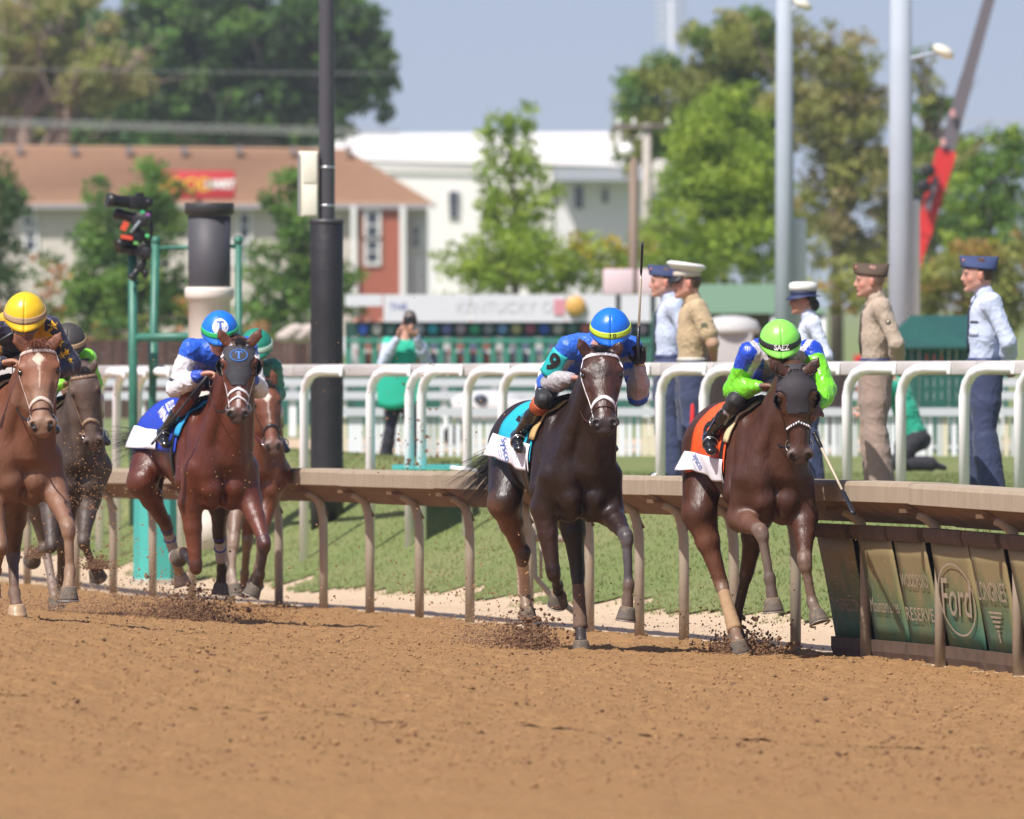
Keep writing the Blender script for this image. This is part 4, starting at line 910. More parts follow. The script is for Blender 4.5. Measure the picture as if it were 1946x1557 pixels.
mb = MB(); mb.tube([(X - .9, D - .15, zof(243, D)), (X + 1.0, D - .15, zof(240, D))], .06, 6); mb.build('crossarm', M_barkd, up_)
mb = MB(); mb.lathe((X + .42, D - .1, zof(372, D)), [(.2, 0), (.22, .05), (.22, .85), (.1, .95)], 14); mb.build('transformer', mat('transformer_grey', (.50, .47, .44), .6), up_)
for dx in (-.7, -.3, .6): MB().lathe((X + dx, D - .15, zof(240, D)), [(.03, 0), (.06, .1), (.03, .2)], 8).build('insulator', M_trim, up_)
D = 200; X = P(1204, 0, D).x; lp = empty('street_lamp', (X, D, .42), 'brown lamp post with a white globe left of the raised whip', 'street lamp')
mb = MB(); mb.tube([(X, D, .4), (X, D, zof(300, D))], [.10, .075], 10); mb.build('post', mat('lamp_brown', (.20, .14, .10), .6), lp)
mb = MB(); mb.ell(P(1190, 286, D), (.14, .14, .13)); mb.build('globe', mat('globe', (.85, .82, .78), .3), lp)
mb = MB(); mb.tube([(X, D, zof(330, D)), (X - .05, D, zof(305, D)), P(1190, 300, D)], .04, 8); mb.build('arm', mat('lamp_brown', (0, 0, 0)), lp)
M_galv = mat('galvanised', (.36, .40, .46), .8, metal=0., noise=.06, nscale=2)
def mast(label, D, cx, w0, w1, sleeve, lamp):
    X = P(cx, 0, D).x; s_ = F / D; m_ = empty('steel_mast', (X, D, .42), label, 'mast', 'pale steel masts')
    mb = MB(); mb.tube([(X, D, .3), (X, D, zof(300, D)), (X, D, zof(-160, D))], [w0 / s_ / 2, (w0 + w1) / s_ / 4, w1 / s_ / 2], 24); mb.build('shaft', M_galv, m_)
    a, b, c_, d = sleeve; mb = MB(); mb.lathe(((a + b) / 2 / s_ - 973 / s_, D + .35, 0), [((b - a) / 2 / s_, .3), ((b - a) / 2 / s_, zof(d, D) - .05), ((b - a) / 2 / s_ * .96, zof(d, D))], 24); mb.build('sleeve', mat('sleeve_white', (.58, .61, .62), .5, noise=.04), m_)
    q = P(lamp[0], lamp[1], D); mb = MB(); mb.tube([V((X, D, q.z - .15)), V((X + .1, D - .05, q.z - .1)), q], .03, 8); mb.build('lamp_arm', M_galv, m_); mb = MB(); mb.ell(q, (.16, .13, .08), Matrix.Rotation(.5, 3, 'Y')); mb.build('floodlight', mat('lamp_shell', (.75, .70, .58), .3), m_)
mast('left pale steel mast, rising behind the jockey in the lime helmet', 170, 1491, 38, 30, (1500, 1534, 0, 415), (1525, 8))
mast('right pale steel mast, thicker, beside the red crane boom', 150, 1712, 52, 38, (1714, 1750, 0, 378), (1793, 98))
# crane
D = 222; s_ = F / D; cr = empty('mobile_crane', P(1690, 640, D), 'mobile crane with red and dark grey telescopic boom slanting up to the right', 'crane')
def beam(a, b, w0, w1, dpt, nm, m, dd=0):
    a, b = P(*a, D + dd), P(*b, D + dd); d = (b - a).normalized(); n = V((0, 1, 0)).cross(d); vs = []
    for p, w_ in ((a, w0), (b, w1)):
        for sx_, sy in ((-1, -1), (1, -1), (1, 1), (-1, 1)): vs.append(p + n * w_ / s_ * sx_ + V((0, sy * dpt, 0)))
    return MB().add(vs, [(0, 1, 2, 3), (7, 6, 5, 4), (0, 4, 5, 1), (1, 5, 6, 2), (2, 6, 7, 3), (3, 7, 4, 0)]).build(nm, m, cr, False)
M_red = mat('crane_red', (.62, .03, .03), .45); M_cg = mat('crane_grey', (.14, .12, .14), .5)
beam((1722, 562), (1754, 446), 9, 13, .2, 'boom_foot', M_red); beam((1754, 446), (1799, 286), 15, 19, .22, 'boom_base', M_red)
beam((1799, 286), (1838, 148), 14, 13, .18, 'boom_section', M_cg); beam((1838, 148), (1898, -66), 12, 10, .15, 'boom_section', M_cg)
beam((1762, 400), (1780, 335), 5, 5, .10, 'hoist_cylinder', M_cg, -.4)
for px, py in ((1755, 355), (1765, 325)): MB().lathe(P(px, py, D - .5), [(.10, -.12), (.13, -.1), (.13, .1), (.10, .12)], 14, V((0, 1, 0))).build('winch_drum', M_blk, cr)
for px, py in ((1790, 270), (1808, 215)): MB().box(P(px + 2, py, D - .3), (.05, .03, .07)).build('plate', mat('pink_plate', (.6, .3, .3), .6), cr, False)
mb = MB(); mb.box(PZ(1712, .86, D), (.9, .8, .42)); mb.build('carrier', M_red, cr, False)
# far floodlight tower
D = 900; s_ = F / D; ft = empty('floodlight_tower', P(1275, 590, D), 'faint distant floodlight tower with rows of lamps above the trees', 'floodlight tower')
mb = MB(); mb.tube([V((P(1278, 0, D).x, D, .4)), P(1276, 0, D)], .14, 8); mb.build('shaft', mat('far_steel', (.55, .56, .6), .6), ft)
for k in range(6): mb = MB(); mb.tube([P(1248, 4 + k * 14, D), P(1304, 6 + k * 14, D)], .10, 6); mb.build('lamp_row', mat('far_lamp', (.52, .52, .52), .5), ft)
# ---- banner wall, stand and signs
D = 190; s_ = F / D; yl = lambda py: zof(py, D); x = lambda px: (px - 973) / s_
bn = empty('banner_wall', (x(1000), D, .42), 'long white advertising banner above the green stand with a golden ball emblem', 'banner')
xs_ = [655, 728, 895, 1075, 1270]
for a, b in zip(xs_[:-1], xs_[1:]):
    mb = MB(); mb.box(((x(a) + x(b)) / 2, D, (yl(560) + yl(612 if a > 700 else 582)) / 2), ((x(b) - x(a)) / 2 - .01, .03, (yl(560) - yl(612 if a > 700 else 582)) / 2)); mb.build('banner_panel', mat('banner_cloth', (.62, .62, .66), .7, noise=.03), bn, False)
MB().lathe((x(1094), D - .05, yl(582)), [(.17, 0), (.17, .05), (.12, .09), (.05, .11)], 24, V((0, -1, 0))).build('golden_ball', mat('gold', (.60, .34, .08), .5), bn)
put_text('lettering', 'KENTUCKY OAKS', .26, lambda a, b: V((x(985) + a, D - .04, yl(585) + b)), mat('banner_grey', (.57, .57, .61), .7), bn, cuts=0)
put_text('lettering', 'THE', .16, lambda a, b: V((x(757) + a, D - .04, yl(584) + b)), mat('banner_navy', (.10, .12, .40), .7), bn, cuts=0)
MB().box((x(1063), D - .04, yl(584)), (.09, .01, .13)).build('pink_mark', mat('banner_pink', (.6, .25, .3), .7), bn, False)
st_ = empty('green_stand', (x(960), D, .42), 'dark green trackside stand with coloured roundels along its top board', 'stand')
M_gd = mat('stand_green_dark', (.015, .06, .045), .7); M_gm = mat('stand_green', (.03, .20, .14), .6, noise=.1)
mb = MB(); mb.box(((x(655) + x(1290)) / 2, D + .3, (yl(612) + yl(642)) / 2), ((x(1290) - x(655)) / 2, .05, (yl(612) - yl(642)) / 2)); mb.build('fascia', M_gd, st_, False)
mb = MB(); mb.box(((x(655) + x(1290)) / 2, D + 2.2, (yl(612) + .42) / 2), ((x(1290) - x(655)) / 2, .05, (yl(612) - .42) / 2)); mb.build('back_wall', mat('stand_back_dark', (.05, .07, .06), .8), st_, False)  # back wall in one plain dark grey-green
cl = [(.05, .12, .5), (.55, .5, .42), (.1, .2, .18), (.6, .16, .13), (.5, .5, .55), (.03, .4, .5), (.2, .2, .45), (.5, .35, .42), (.06, .4, .2), (.3, .3, .35), (.2, .35, .6), (.5, .45, .2), (.4, .1, .15)]
for k in range(21):
    px = 690 + k * 26.5; MB().lathe((x(px), D + .24, yl(626)), [(.085, 0), (.085, .02), (.06, .025)], 14, V((0, -1, 0))).build('roundel', mat('roundel%d' % (k % 13), cl[k % 13], .7), st_)
for k in range(26):
    px = 662 + k * 25; mb = MB(); mb.box((x(px), D + .15, (yl(642) + .42) / 2), (.05, .05, (yl(642) - .42) / 2)); mb.build('stand_post', M_gm, st_, False)
mb = MB(); mb.box(((x(655) + x(1290)) / 2, D + .10, yl(648)), ((x(1290) - x(655)) / 2, .04, .04)); mb.build('handrail', M_gm, st_, False)
# people seated in the stand, tiny and out of focus
_rr = random.Random(4)
ORD = 'first second third fourth fifth sixth seventh eighth ninth tenth eleventh twelfth thirteenth fourteenth fifteenth sixteenth seventeenth eighteenth nineteenth'.split()
def small_person(loc, h, colr, skin, label, grp, sit=True, pants=(.05, .05, .08)):
    r_ = empty('person', loc, label, 'person', grp); b = V(loc); k = h / 1.2
    mb = MB(); mb.lathe(b, [(.05 * k, .0), (.16 * k, .05), (.17 * k, .35 * k), (.20 * k, .62 * k), (.14 * k, .74 * k), (.05 * k, .80 * k)], 12, sx=.6)
    for q in (-1, 1): mb.tube([b + V((.19 * q * k, 0, .68 * k)), b + V((.24 * q * k, -.05, .40 * k)), b + V((.12 * q * k, -.22, .30 * k))], [.05 * k, .045 * k, .035 * k], 8)
    for q in (-1, 1): mb.tube([b + V((.09 * q * k, 0, .08 * k)), b + V((.11 * q * k, -.38 * k, .10 * k)), b + V((.10 * q * k, -.40 * k, -.36 * k))], [.08 * k, .065 * k, .045 * k], 8)
    mb.build('body', mat('crowd%d' % int(sum(colr) * 997), colr, .8), r_)
    mb = MB(); mb.ell(b + V((0, 0, .93 * k)), (.085 * k, .10 * k, .12 * k)); mb.build('head', mat('crowd_skin%d' % int(skin[0] * 99), skin, .6), r_); return r_
for k in range(19):
    cc = _rr.choice([(.25, .10, .08), (.5, .5, .5), (.10, .12, .2), (.45, .3, .25), (.3, .12, .1), (.2, .2, .22)])
    small_person((x(674 + k * 25), D + 1.2, yl(706)), 1.02, cc, _rr.choice([SK1, SK2, SK3]), 'seated spectator in a ' + {.25: 'brown', .5: 'grey', .10: 'navy', .45: 'sandy', .3: 'rust', .2: 'slate'}[cc[0]] + ' top, ' + ORD[k] + ' from the left under the roundels', 'spectators in the green stand')
for i, (a, b) in enumerate(((1146, 1204), (1212, 1270))):
    D3 = 186; c = P((a + b) / 2, 536, D3); bs_ = empty('sign_box', V((c.x, D3, .42)), ('left' if i == 0 else 'right') + ' pale pink sign box beside the brown lamp post', 'sign', 'pale pink sign boxes')
    MB().box(c, ((b - a) / 2 * D3 / F, .12, .21), bev=.02).build('panel', mat('pale_pink', (.68, .52, .55), .6), bs_); mb = MB(); mb.tube([V((c.x, D3 + .1, .4)), V((c.x, D3 + .1, c.z - .1))], .04, 8); mb.build('sign_post', M_gd, bs_)
# green tent
D = 205; x = lambda px: (px - 973) * D / F
tn = empty('green_tent', (x(1450), D, .42), 'long muted green canvas tent behind the uniformed people', 'tent')
mb = MB(); a_, b_, c_, d_ = x(1275), x(1570), zof(596, D), zof(540, D); mb.add([(a_, D, c_), (b_, D, c_), (b_, D + 4, c_), (a_, D + 4, c_), (a_ + .5, D + 2, d_), (b_ - .4, D + 2, d_)], [(0, 1, 5, 4), (1, 2, 5), (2, 3, 4, 5), (3, 0, 4), (3, 2, 1, 0)]).build('roof', mat('canvas_green', (.13, .22, .14), .8), tn, False)
for px in (1280, 1375, 1470, 1565): mb = MB(); mb.tube([(x(px), D + .1, .4), (x(px), D + .1, c_)], .05, 8); mb.build('tent_pole', M_trim, tn)
mb = MB(); mb.box(((a_ + b_) / 2, D + 3.9, (c_ + .42) / 2), ((b_ - a_) / 2, .03, (c_ - .42) / 2)); mb.build('back_wall', mat('tent_brown', (.20, .14, .11), .8), tn, False)
# white topped table / tank and bins
D = 150; x = lambda px: (px - 973) * D / F
wt = empty('covered_cart', (x(1390), D, .42), 'grey service cart with a rounded white cover between marine and woman', 'cart')
MB().box((x(1390), D, (zof(632, D) + .5) / 2), (.28, .3, (zof(632, D) - .5) / 2), bev=.03).build('cabinet', mat('cart_grey', (.40, .38, .37), .7, noise=.06), wt)
MB().lathe((x(1390), D, zof(634, D)), [(.38, 0), (.39, .06), (.33, .17), (.20, .22), (.05, .235)], 24).build('cover', mat('cover_white', (.48, .47, .46), .8), wt)
for px, lb, cc in ((1583, 'dark grey bin between the woman and the man in brown', (.06, .06, .07)), (1352, 'dark bin half hidden behind the marine', (.05, .05, .055))):
    bn_ = empty('bin', (x(px), D - 2, .42), lb, 'bin', 'dark bins'); MB().lathe((x(px), D - 2, .42), [(.15, 0), (.19, .95), (.21, .97), (.21, 1.02)], 20).build('barrel', mat('bin%d' % px, cc, .6), bn_); MB().lathe((x(px), D - 2, 1.44), [(.215, 0), (.21, .05), (.1, .09)], 20).build('lid', M_blk, bn_)
# teal boarded stand at the right
D = 142; x = lambda px: (px - 973) * D / F
bs = empty('boarded_stand', (x(1770), D, .42), 'teal boarded stand with slanted cover between the two men in uniform', 'stand')
for k in range(11):
    px = 1697 + k * 14.2; mb = MB(); mb.box((x(px), D + .01 * (k % 2), (.42 + zof(662, D)) / 2), (.043, .02, (zof(662, D) - .42) / 2)); mb.build('board', mat('board_teal', (.012, .10, .075), .6, noise=.1, objvar=.2), bs, False)
mb = MB(); mb.add([(x(1690), D - .2, zof(664, D)), (x(1855), D - .2, zof(664, D)), (x(1855), D + 1.5, zof(604, D)), (x(1740), D + 1.5, zof(604, D)), (x(1690), D + 1.5, zof(650, D))], [(0, 1, 2, 3, 4)]).build('cover', mat('cover_teal', (.012, .075, .06), .5, noise=.2), bs, False, solid=.03)
mb = MB(); mb.tube([(x(1560), D - 3, zof(760, D - 3)), (x(1700), D - 3, zof(760, D - 3))], .02, 6)
# maroon board fence at the left
D = 185; x = lambda px: (px - 973) * D / F
fc = empty('board_fence', (x(300), D, .42), 'maroon board fence low behind the leading horses on the left', 'fence')
for k in range(60):
    px = -40 + k * 11.5; mb = MB(); mb.box((x(px), D + .015 * (k % 2), (.42 + zof(646, D)) / 2), (.046, .015, (zof(646, D) - .42) / 2)); mb.build('board', mat('board_maroon', (.075, .035, .03), .8, noise=.2, objvar=.35), fc, False)
wl = empty('low_wall', (x(560), D - 4, .42), 'pale rounded rubble heap beside the green helmeted jockey', 'heap'); mb = MB(); 
for k in range(9): mb.ell(P(545 + k * 9, 640 - 6 * (k % 3), D - 4), (.18, .2, .11), n=8)
mb.build('heap', mat('pale_stone', (.45, .38, .34), .9), wl)
# ---- fences across the infield
D = 139; x = lambda px: (px - 973) * D / F
pf = empty('picket_fence', (x(973), D, .42), 'low picket fence of white and cream slats across the infield', 'fence')
_rr = random.Random(9)
for k in range(92):
    px = 640 + k * 14.3 + _rr.uniform(-2, 2) if k < 91 else 1946
    w_ = _rr.uniform(.026, .045); c_ = _rr.choice([0, 0, 1, 2]); mb = MB(); mb.box((x(px), D, (.42 + zof(790, D)) / 2 - .02), (w_, .02, (zof(790, D) - .42) / 2)); mb.build('picket', [mat('picket_white', (.72, .74, .76), .7), mat('picket_cream', (.66, .60, .44), .7), mat('picket_grey', (.50, .53, .52), .7)][c_], pf, False)
mb = MB(); mb.box((x(1290), D - .05, zof(783, D)), (x(1980) - x(1290), .03, .05)); mb.build('rail_board', mat('rail_grey', (.52, .54, .56), .6), pf, False)
mb = MB(); mb.box((x(1290), D + .4, zof(850, D)), (x(1980) - x(1290), .02, .02)); mb.build('rail_board', mat('rail_grey', (0, 0, 0)), pf, False)
D = 160; x = lambda px: (px - 973) * D / F
p2 = empty('infield_rail', (x(973), D, .42), 'pale grey double rail farther across the infield', 'rail')
for py in (727, 752): mb = MB(); mb.box((x(1000), D, zof(py, D)), (x(2000) - x(1000), .03, .055)); mb.build('rail_board', mat('rail_pale', (.55, .57, .60), .6), p2, False)
for k in range(22): px = -20 + k * 96; mb = MB(); mb.box((x(px), D + .06, (.42 + zof(722, D)) / 2), (.05, .03, (zof(722, D) - .42) / 2)); mb.build('rail_post', M_white, p2, False)
tag(sheet('dirt_path', np.arange(-12, 12, .5), np.arange(142, 157, 1.), lambda X, Y: .44 + 0 * X, M_sand), kind='structure')
# green box hedge boards behind the second rail
D = 175; x = lambda px: (px - 973) * D / F
gb = empty('green_barrier', (x(1100), D, .42), 'dark green crowd barrier panels beyond the pale infield rail', 'barrier')
for k in range(16): px = 430 + k * 96; mb = MB(); mb.box((x(px), D, (.42 + zof(700, D)) / 2), (.37, .03, (zof(700, D) - .42) / 2)); mb.build('barrier_panel', mat('barrier_green', (.02, .10, .075), .7, objvar=.3), gb, False)
# white cart
D = 150; c = P(905, 762, D); wc = empty('utility_cart', V((c.x, D, .42)), 'low white utility cart with a dark window behind the rail', 'cart')
mb = MB(); mb.ell(c + V((.15, 0, -.02)), (.50, .4, .17), n=20); mb.box(c + V((.3, 0, -.12)), (.62, .45, .14), bev=.06); mb.build('shell', mat('cart_white', (.52, .52, .52), .6), wc)
MB().ell(c + V((.06, -.40, .02)), (.10, .12, .07)).build('window', M_glass, wc)
for q_ in (-.3, .7): MB().lathe((c.x + q_, D - .46, .42 + .14), [(.14, -.05), (.14, .05)], 16, V((0, 1, 0))).build('wheel', M_blk, wc)
# ------------------------------------------------------------------ horses
M_hoof = mat('hoof', (.10, .08, .062), .8, noise=.3, nscale=30, dirt=(.26, .17, .10), dirtamt=.35, dirtscale=22, bump=1, bscale=60)
M_hooft = mat('hoof_pale', (.40, .27, .16), .45, noise=.2, nscale=30, dirt=(.36, .24, .15), dirtamt=.3, dirtscale=14)
M_shoe = mat('shoe', (.30, .27, .24), .55, metal=.5)
M_black = mat('black_leather', (.012, .012, .014), .38, bump=.3, bscale=90)
M_brownl = mat('brown_leather', (.07, .025, .02), .4)
M_whitel = mat('white_strap', (.78, .74, .76), .5, dirt=(.45, .33, .25), dirtamt=.12, dirtscale=20)
M_mudl = mat('dusty_strap', (.33, .22, .14), .6, noise=.2)
M_steel = mat('bit_steel', (.6, .58, .55), .25, metal=1)
M_eye = mat('eye', (.008, .006, .005), .08, coat=.6)
M_hair_black = mat('hair_black', (.012, .010, .010), .45)
M_hair_ch = mat('hair_chestnut', (.16, .05, .022), .5)
M_grey_hood = mat('hood_cloth', (.035, .034, .042), .75, noise=.15, nscale=20, bump=.5, bscale=200, dirt=(.42, .30, .22), dirtamt=.0, dirtscale=55)
M_grey_hood_d = mat('hood_cloth_splashed', (.030, .025, .030), .72, noise=.2, nscale=20, bump=.5, bscale=200, dirt=(.40, .30, .23), dirtamt=.06, dirtscale=60)
def coat_mat(name, gloss=.44, dirtamt=.0, dirt=(.36, .24, .15), dscale=30):
    m = mat(name, (0, 0, 0), gloss, noise=.30, nscale=4.5, coat=.0, spec=.5, attr=True, dirt=dirt if dirtamt > 0 else None, dirtamt=dirtamt, dirtscale=dscale)
    N = m.node_tree.nodes; L = m.node_tree.links; b = N['Principled BSDF']; tc = [n for n in N if n.type == 'TEX_COORD'][0]; prev = None
    for sc_, st, dist in ((11, (1, 1, .55), .010), (34, (1, 1, .35), .0035), (150, (1, 1, .22), .0012)):
        mp = N.new('ShaderNodeMapping'); mp.inputs['Scale'].default_value = st; L.new(tc.outputs['Object'], mp.inputs[0])
        n = N.new('ShaderNodeTexNoise'); n.inputs['Scale'].default_value = sc_; n.inputs['Detail'].default_value = 3; n.inputs['Distortion'].default_value = .8; L.new(mp.outputs[0], n.inputs[0])
        bp = N.new('ShaderNodeBump'); bp.inputs['Distance'].default_value = dist; L.new(n.outputs[0], bp.inputs['Height'])
        if prev is not None: L.new(prev, bp.inputs['Normal'])
        prev = bp.outputs[0]
    L.new(prev, b.inputs['Normal'])
    b.inputs['Specular IOR Level'].default_value = .55
    n = N.new('ShaderNodeTexNoise'); n.inputs['Scale'].default_value = 9; L.new(tc.outputs['Object'], n.inputs[0]); mr = N.new('ShaderNodeMapRange'); mr.inputs[3].default_value = gloss - .12; mr.inputs[4].default_value = gloss + .22; L.new(n.outputs[0], mr.inputs[0]); L.new(mr.outputs[0], b.inputs['Roughness'])
    return m

class Horse:
    pass

def build_horse(name, label, cat, group, D0, sp, coat, vox=.0095):
    """sp holds the joints read off for this animal; D offsets are metres behind D0"""
    H = Horse(); pt = lambda t: P(t[0], t[1], D0 + t[2])
    sc = sp.get('scale', 1.)
    G = pt(sp['G']); Hh = pt(sp['H'])
    Fw = (G - Hh); Fw.z *= .3; Fw.normalize(); S = V((-Fw.y, Fw.x, 0)).normalized(); S = S if S.x > 0 else -S
    U = S.cross(Fw); U = U if U.z > 0 else -U
    bl = (G - Hh).length; bs = bl / 1.12      # body length factor
    bp = lambda f, s, z: G + Fw * f * bs * (1 if f < 0 else 1 / bs) + S * s * sc + U * z * sc
    H.G, H.F, H.S, H.U, H.bp = G, Fw, S, U, bp
    O = pt(sp['poll']); m = solve(O, sp['muzzle'][0], sp['muzzle'][1], .60 * sc, -1)
    A = (m - O).normalized()
    R = V((math.cos(sp.get('roll', 0)), sp.get('yaw', 0), -math.sin(sp.get('roll', 0)))); R = (R - A * R.dot(A)).normalized()
    N = R.cross(A); N = N if N.y < 0 else -N
    hsc = sc * sp.get('headw', 1.)
    hp = lambda a, r, n: O + A * a * sc + R * r * hsc + N * n * sc
    H.O, H.A, H.R, H.N, H.hp = O, A, R, N, hp
    B, K, C, X = sp['body'], sp['points'], sp.get('face', sp['body']), sp.get('muzzlecol', sp['points'])
    s = Sdf(vox)
    # ---- torso
    u = tuple(U)
    e = lambda f, ss, z, r, **k: s.ell(bp(f, ss, z), tuple(q * sc for q in r), Fw, u, **k)
    sg = lambda a, b, ra, rb, k=.05, **kw: s.seg(bp(*a), bp(*b), tuple(q * sc for q in ra), tuple(q * sc for q in rb), k=k, up=u, **kw)
    cw = sp.get('chestw', 1.)
    sg((.12, 0, .0), (-.25, 0, .02), (.20 * cw, .35), (.245 * cw, .355), col=B)
    sg((-.25, 0, .02), (-.65, 0, .07), (.245 * cw, .35), (.235 * cw, .29), col=B)
    sg((-.65, 0, .10), (-1.0, 0, .13), (.225 * cw, .26), (.235 * cw, .27), col=B)
    e(-1.10, 0, .10, (.245 * cw, .27, .25), k=.06, col=B)
    sg((.06, 0, .30), (-.35, 0, .29), (.07, .10), (.07, .09), k=.08, col=B)
    for q in (-1, 1):
        e(.26, .100 * q * cw, -.03, (.112, .22, .13), k=.045, col=B)
        e(.295, .082 * q * cw, -.20, (.085, .10, .085), k=.028, col=B)
        e(.22, .07 * q * cw, -.30, (.075, .07, .10), k=.04, col=B)
        sg((.0, .12 * q * cw, .28), (.23, .165 * q * cw, -.05), (.055, .07), (.085, .09), k=.045, col=B)
        sg((-.08, .14 * q * cw, .18), (.02, .19 * q * cw, -.16), (.07, .09), (.085, .09), k=.05, col=B)
        e(-.95, .17 * q * cw, .16, (.08, .12, .14), k=.06, col=B)
        e(-1.24, .11 * q * cw, -.02, (.12, .20, .12), k=.06, col=B)
    # ---- neck
    nb = bp(.20, 0, .07); nbt = bp(.08, 0, .30)
    L = (O - nb).normalized(); mid = (hp(.03, 0, -.08) + nb) * .5
    nu = tuple(U * .7 + Fw * .2)
    s.seg(hp(.02, 0, -.10), mid, (.072 * sc, .115 * sc), (.098 * sc, .165 * sc), k=.05, up=nu, col=B)
    s.seg(mid, nb, (.102 * sc, .165 * sc), (.155 * sc * cw, .26 * sc), k=.05, up=nu, col=B)
    s.seg(hp(-.01, 0, -.07), nbt, .055 * sc, .085 * sc, k=.07, col=B)
    for q in (-1, 1):   # brachiocephalic muscle and the jugular groove beside it
        s.seg(hp(.08, .05 * q, -.14), bp(.28, .14 * q * cw, -.02), .045 * sc, .075 * sc, k=.025, col=B)
    s.seg(hp(.12, 0, -.20), bp(.30, 0, -.02), .035 * sc, .05 * sc, k=.04, col=B)
    # ---- head
    hs = lambda a, b, ra, rb, k=.03, **kw: s.seg(hp(*a), hp(*b), (ra[0] * hsc, ra[1] * sc), (rb[0] * hsc, rb[1] * sc), k=k, up=tuple(N), **kw)
    he = lambda a, r, k=.02, **kw: s.ell(hp(*a), (r[0] * hsc, r[1] * sc, r[2] * sc), A, tuple(N), k=k, **kw)
    hs((.03, 0, -.03), (.15, 0, -.02), (.078, .075), (.092, .09), col=C)
    hs((.12, 0, -.01), (.25, 0, -.02), (.092, .075), (.074, .075), col=C)
    hs((.22, 0, .012), (.50, 0, .016), (.052, .042), (.034, .030), col=C)
    hs((.22, 0, -.05), (.47, 0, -.025), (.068, .075), (.045, .05), col=C)
    for q in (-1, 1):
        he((.20, .05 * q, -.10), (.034, .085, .10), k=.03, col=C)
        hs((.17, .082 * q, .0), (.34, .055 * q, -.02), (.016, .014), (.012, .012), k=.025, col=C)
        he((.145, .080 * q, .025), (.022, .020, .030), k=.02, col=C)
        he((.532, .040 * q, .020), (.029, .028, .036), k=.012, col=X)
    hs((.24, 0, -.14), (.5, 0, -.07), (.042, .03), (.03, .024), k=.03, col=C)
    he((.515, 0, -.012), (.050, .050, .062), k=.03, col=X)
    he((.575, 0, -.020), (.042, .032, .03), k=.02, col=X)
    he((.565, 0, -.072), (.030, .024, .03), k=.012, col=X)
    for q in (-1, 1):
        he((.552, .040 * q, .040), (.016, .018, .026), k=.006, cut=True, col=(.006, .004, .004))
        he((.175, .094 * q, .012), (.014, .018, .022), k=.01, cut=True, col=(.01, .008, .007))
        he((.36, .068 * q, .012), (.016, .03, .09), k=.02, cut=True)
    hs((.545, -.03, -.052), (.545, .03, -.052), (.004, .004), (.004, .004), k=.006, cut=True, col=(.01, .007, .006))
    for i, q in enumerate((-1, 1)):
        tip = sp['ears'][i]; base = hp(.0, .062 * q, .01)
        tp = P(tip[0], tip[1], base.y + (tip[2] if len(tip) > 2 else -.02)); md = base.lerp(tp, .5) + R * q * .012
        s.seg(base, md, (.030 * hsc, .022 * sc), (.027 * hsc, .018 * sc), k=.015, up=tuple(N), col=C)
        s.seg(md, tp, (.025 * hsc, .016 * sc), (.005, .005), k=.012, up=tuple(N), col=sp.get('eartip', C))
        s.seg(base.lerp(tp, .18) + V((0, -.030 * sc, 0)), base.lerp(tp, .72) + V((0, -.024 * sc, 0)), .013 * sc, .006 * sc, k=.006, cut=True, col=tuple(x * .35 for x in C))
    # ---- legs
    H.legs = []
    for i, lg in enumerate(sp['front']):
        q = -1 if i == 0 else 1
        el = pt(lg['elbow']); kn = solve(el, *lg['knee'][:2], .42 * sc * lg.get('fl', 1), lg['knee'][2])
        fe = solve(kn, *lg['fet'][:2], .27 * sc * lg.get('cl', 1), lg['fet'][2]); co = solve(fe, *lg['cor'][:2], .115 * sc, lg['cor'][2])
        lc = lg.get('col', (B, K, K, K)); sh = bp(.22, .165 * q * cw, -.08)
        s.seg(sh, el, (.10 * sc, .11 * sc), .085 * sc, k=.05, col=B, up=u)
        md = el.lerp(kn, .38)
        s.seg(el, md, .088 * sc, .066 * sc, k=.035, col=lc[0]); s.seg(md, kn, .066 * sc, .041 * sc, k=.02, col=lc[0])
        d1 = (kn - el).normalized()
        s.seg(kn - d1 * .035, kn + (fe - kn).normalized() * .03, .047 * sc, .045 * sc, k=.018, col=lc[1])
        s.seg(kn, fe, .034 * sc, .028 * sc, k=.018, col=lc[2])
        s.seg(fe - (fe - kn).normalized() * .01, fe + (co - fe).normalized() * .01, .038 * sc, .038 * sc, k=.015, col=lc[3])
        s.seg(fe, co, .031 * sc, .040 * sc, k=.012, col=lc[3])
        H.legs.append(dict(front=True, q=q, up=el, kn=kn, fe=fe, co=co, sp=lg))
    for i, lg in enumerate(sp['hind']):
        q = -1 if i == 0 else 1
        st = pt(lg['stifle']); hk = solve(st, *lg['hock'][:2], .44 * sc * lg.get('fl', 1), lg['hock'][2])
        fe = solve(hk, *lg['fet'][:2], .36 * sc * lg.get('cl', 1), lg['fet'][2]); co = solve(fe, *lg['cor'][:2], .12 * sc, lg['cor'][2])
        lc = lg.get('col', (B, K, K, K))
        s.seg(bp(-1.02, .12 * q * cw, .10), st, (.16 * sc, .20 * sc), (.105 * sc, .13 * sc), k=.06, col=B, up=tuple(Fw))
        md = st.lerp(hk, .4)
        s.seg(bp(-1.25, .11 * q, -.08), md, .11 * sc, .07 * sc, k=.05, col=lc[0])
        s.seg(st, md, (.10 * sc, .11 * sc), .072 * sc, k=.04, col=lc[0]); s.seg(md, hk, .072 * sc, .044 * sc, k=.025, col=lc[0])
        d1 = (hk - st).normalized(); d2 = (fe - hk).normalized(); bk = (d1 - d2); bk = bk.normalized() if bk.length > .2 else V((0, .9, .3)).normalized()
        s.seg(hk - d2 * .05 + bk * .02, hk + d2 * .05, .047 * sc, .042 * sc, k=.02, col=lc[1])
        s.seg(hk - d2 * .05 + bk * .045, hk + d2 * .03 + bk * .02, .022 * sc, .022 * sc, k=.02, col=lc[1])
        s.seg(hk, fe, .037 * sc, .031 * sc, k=.018, col=lc[2])
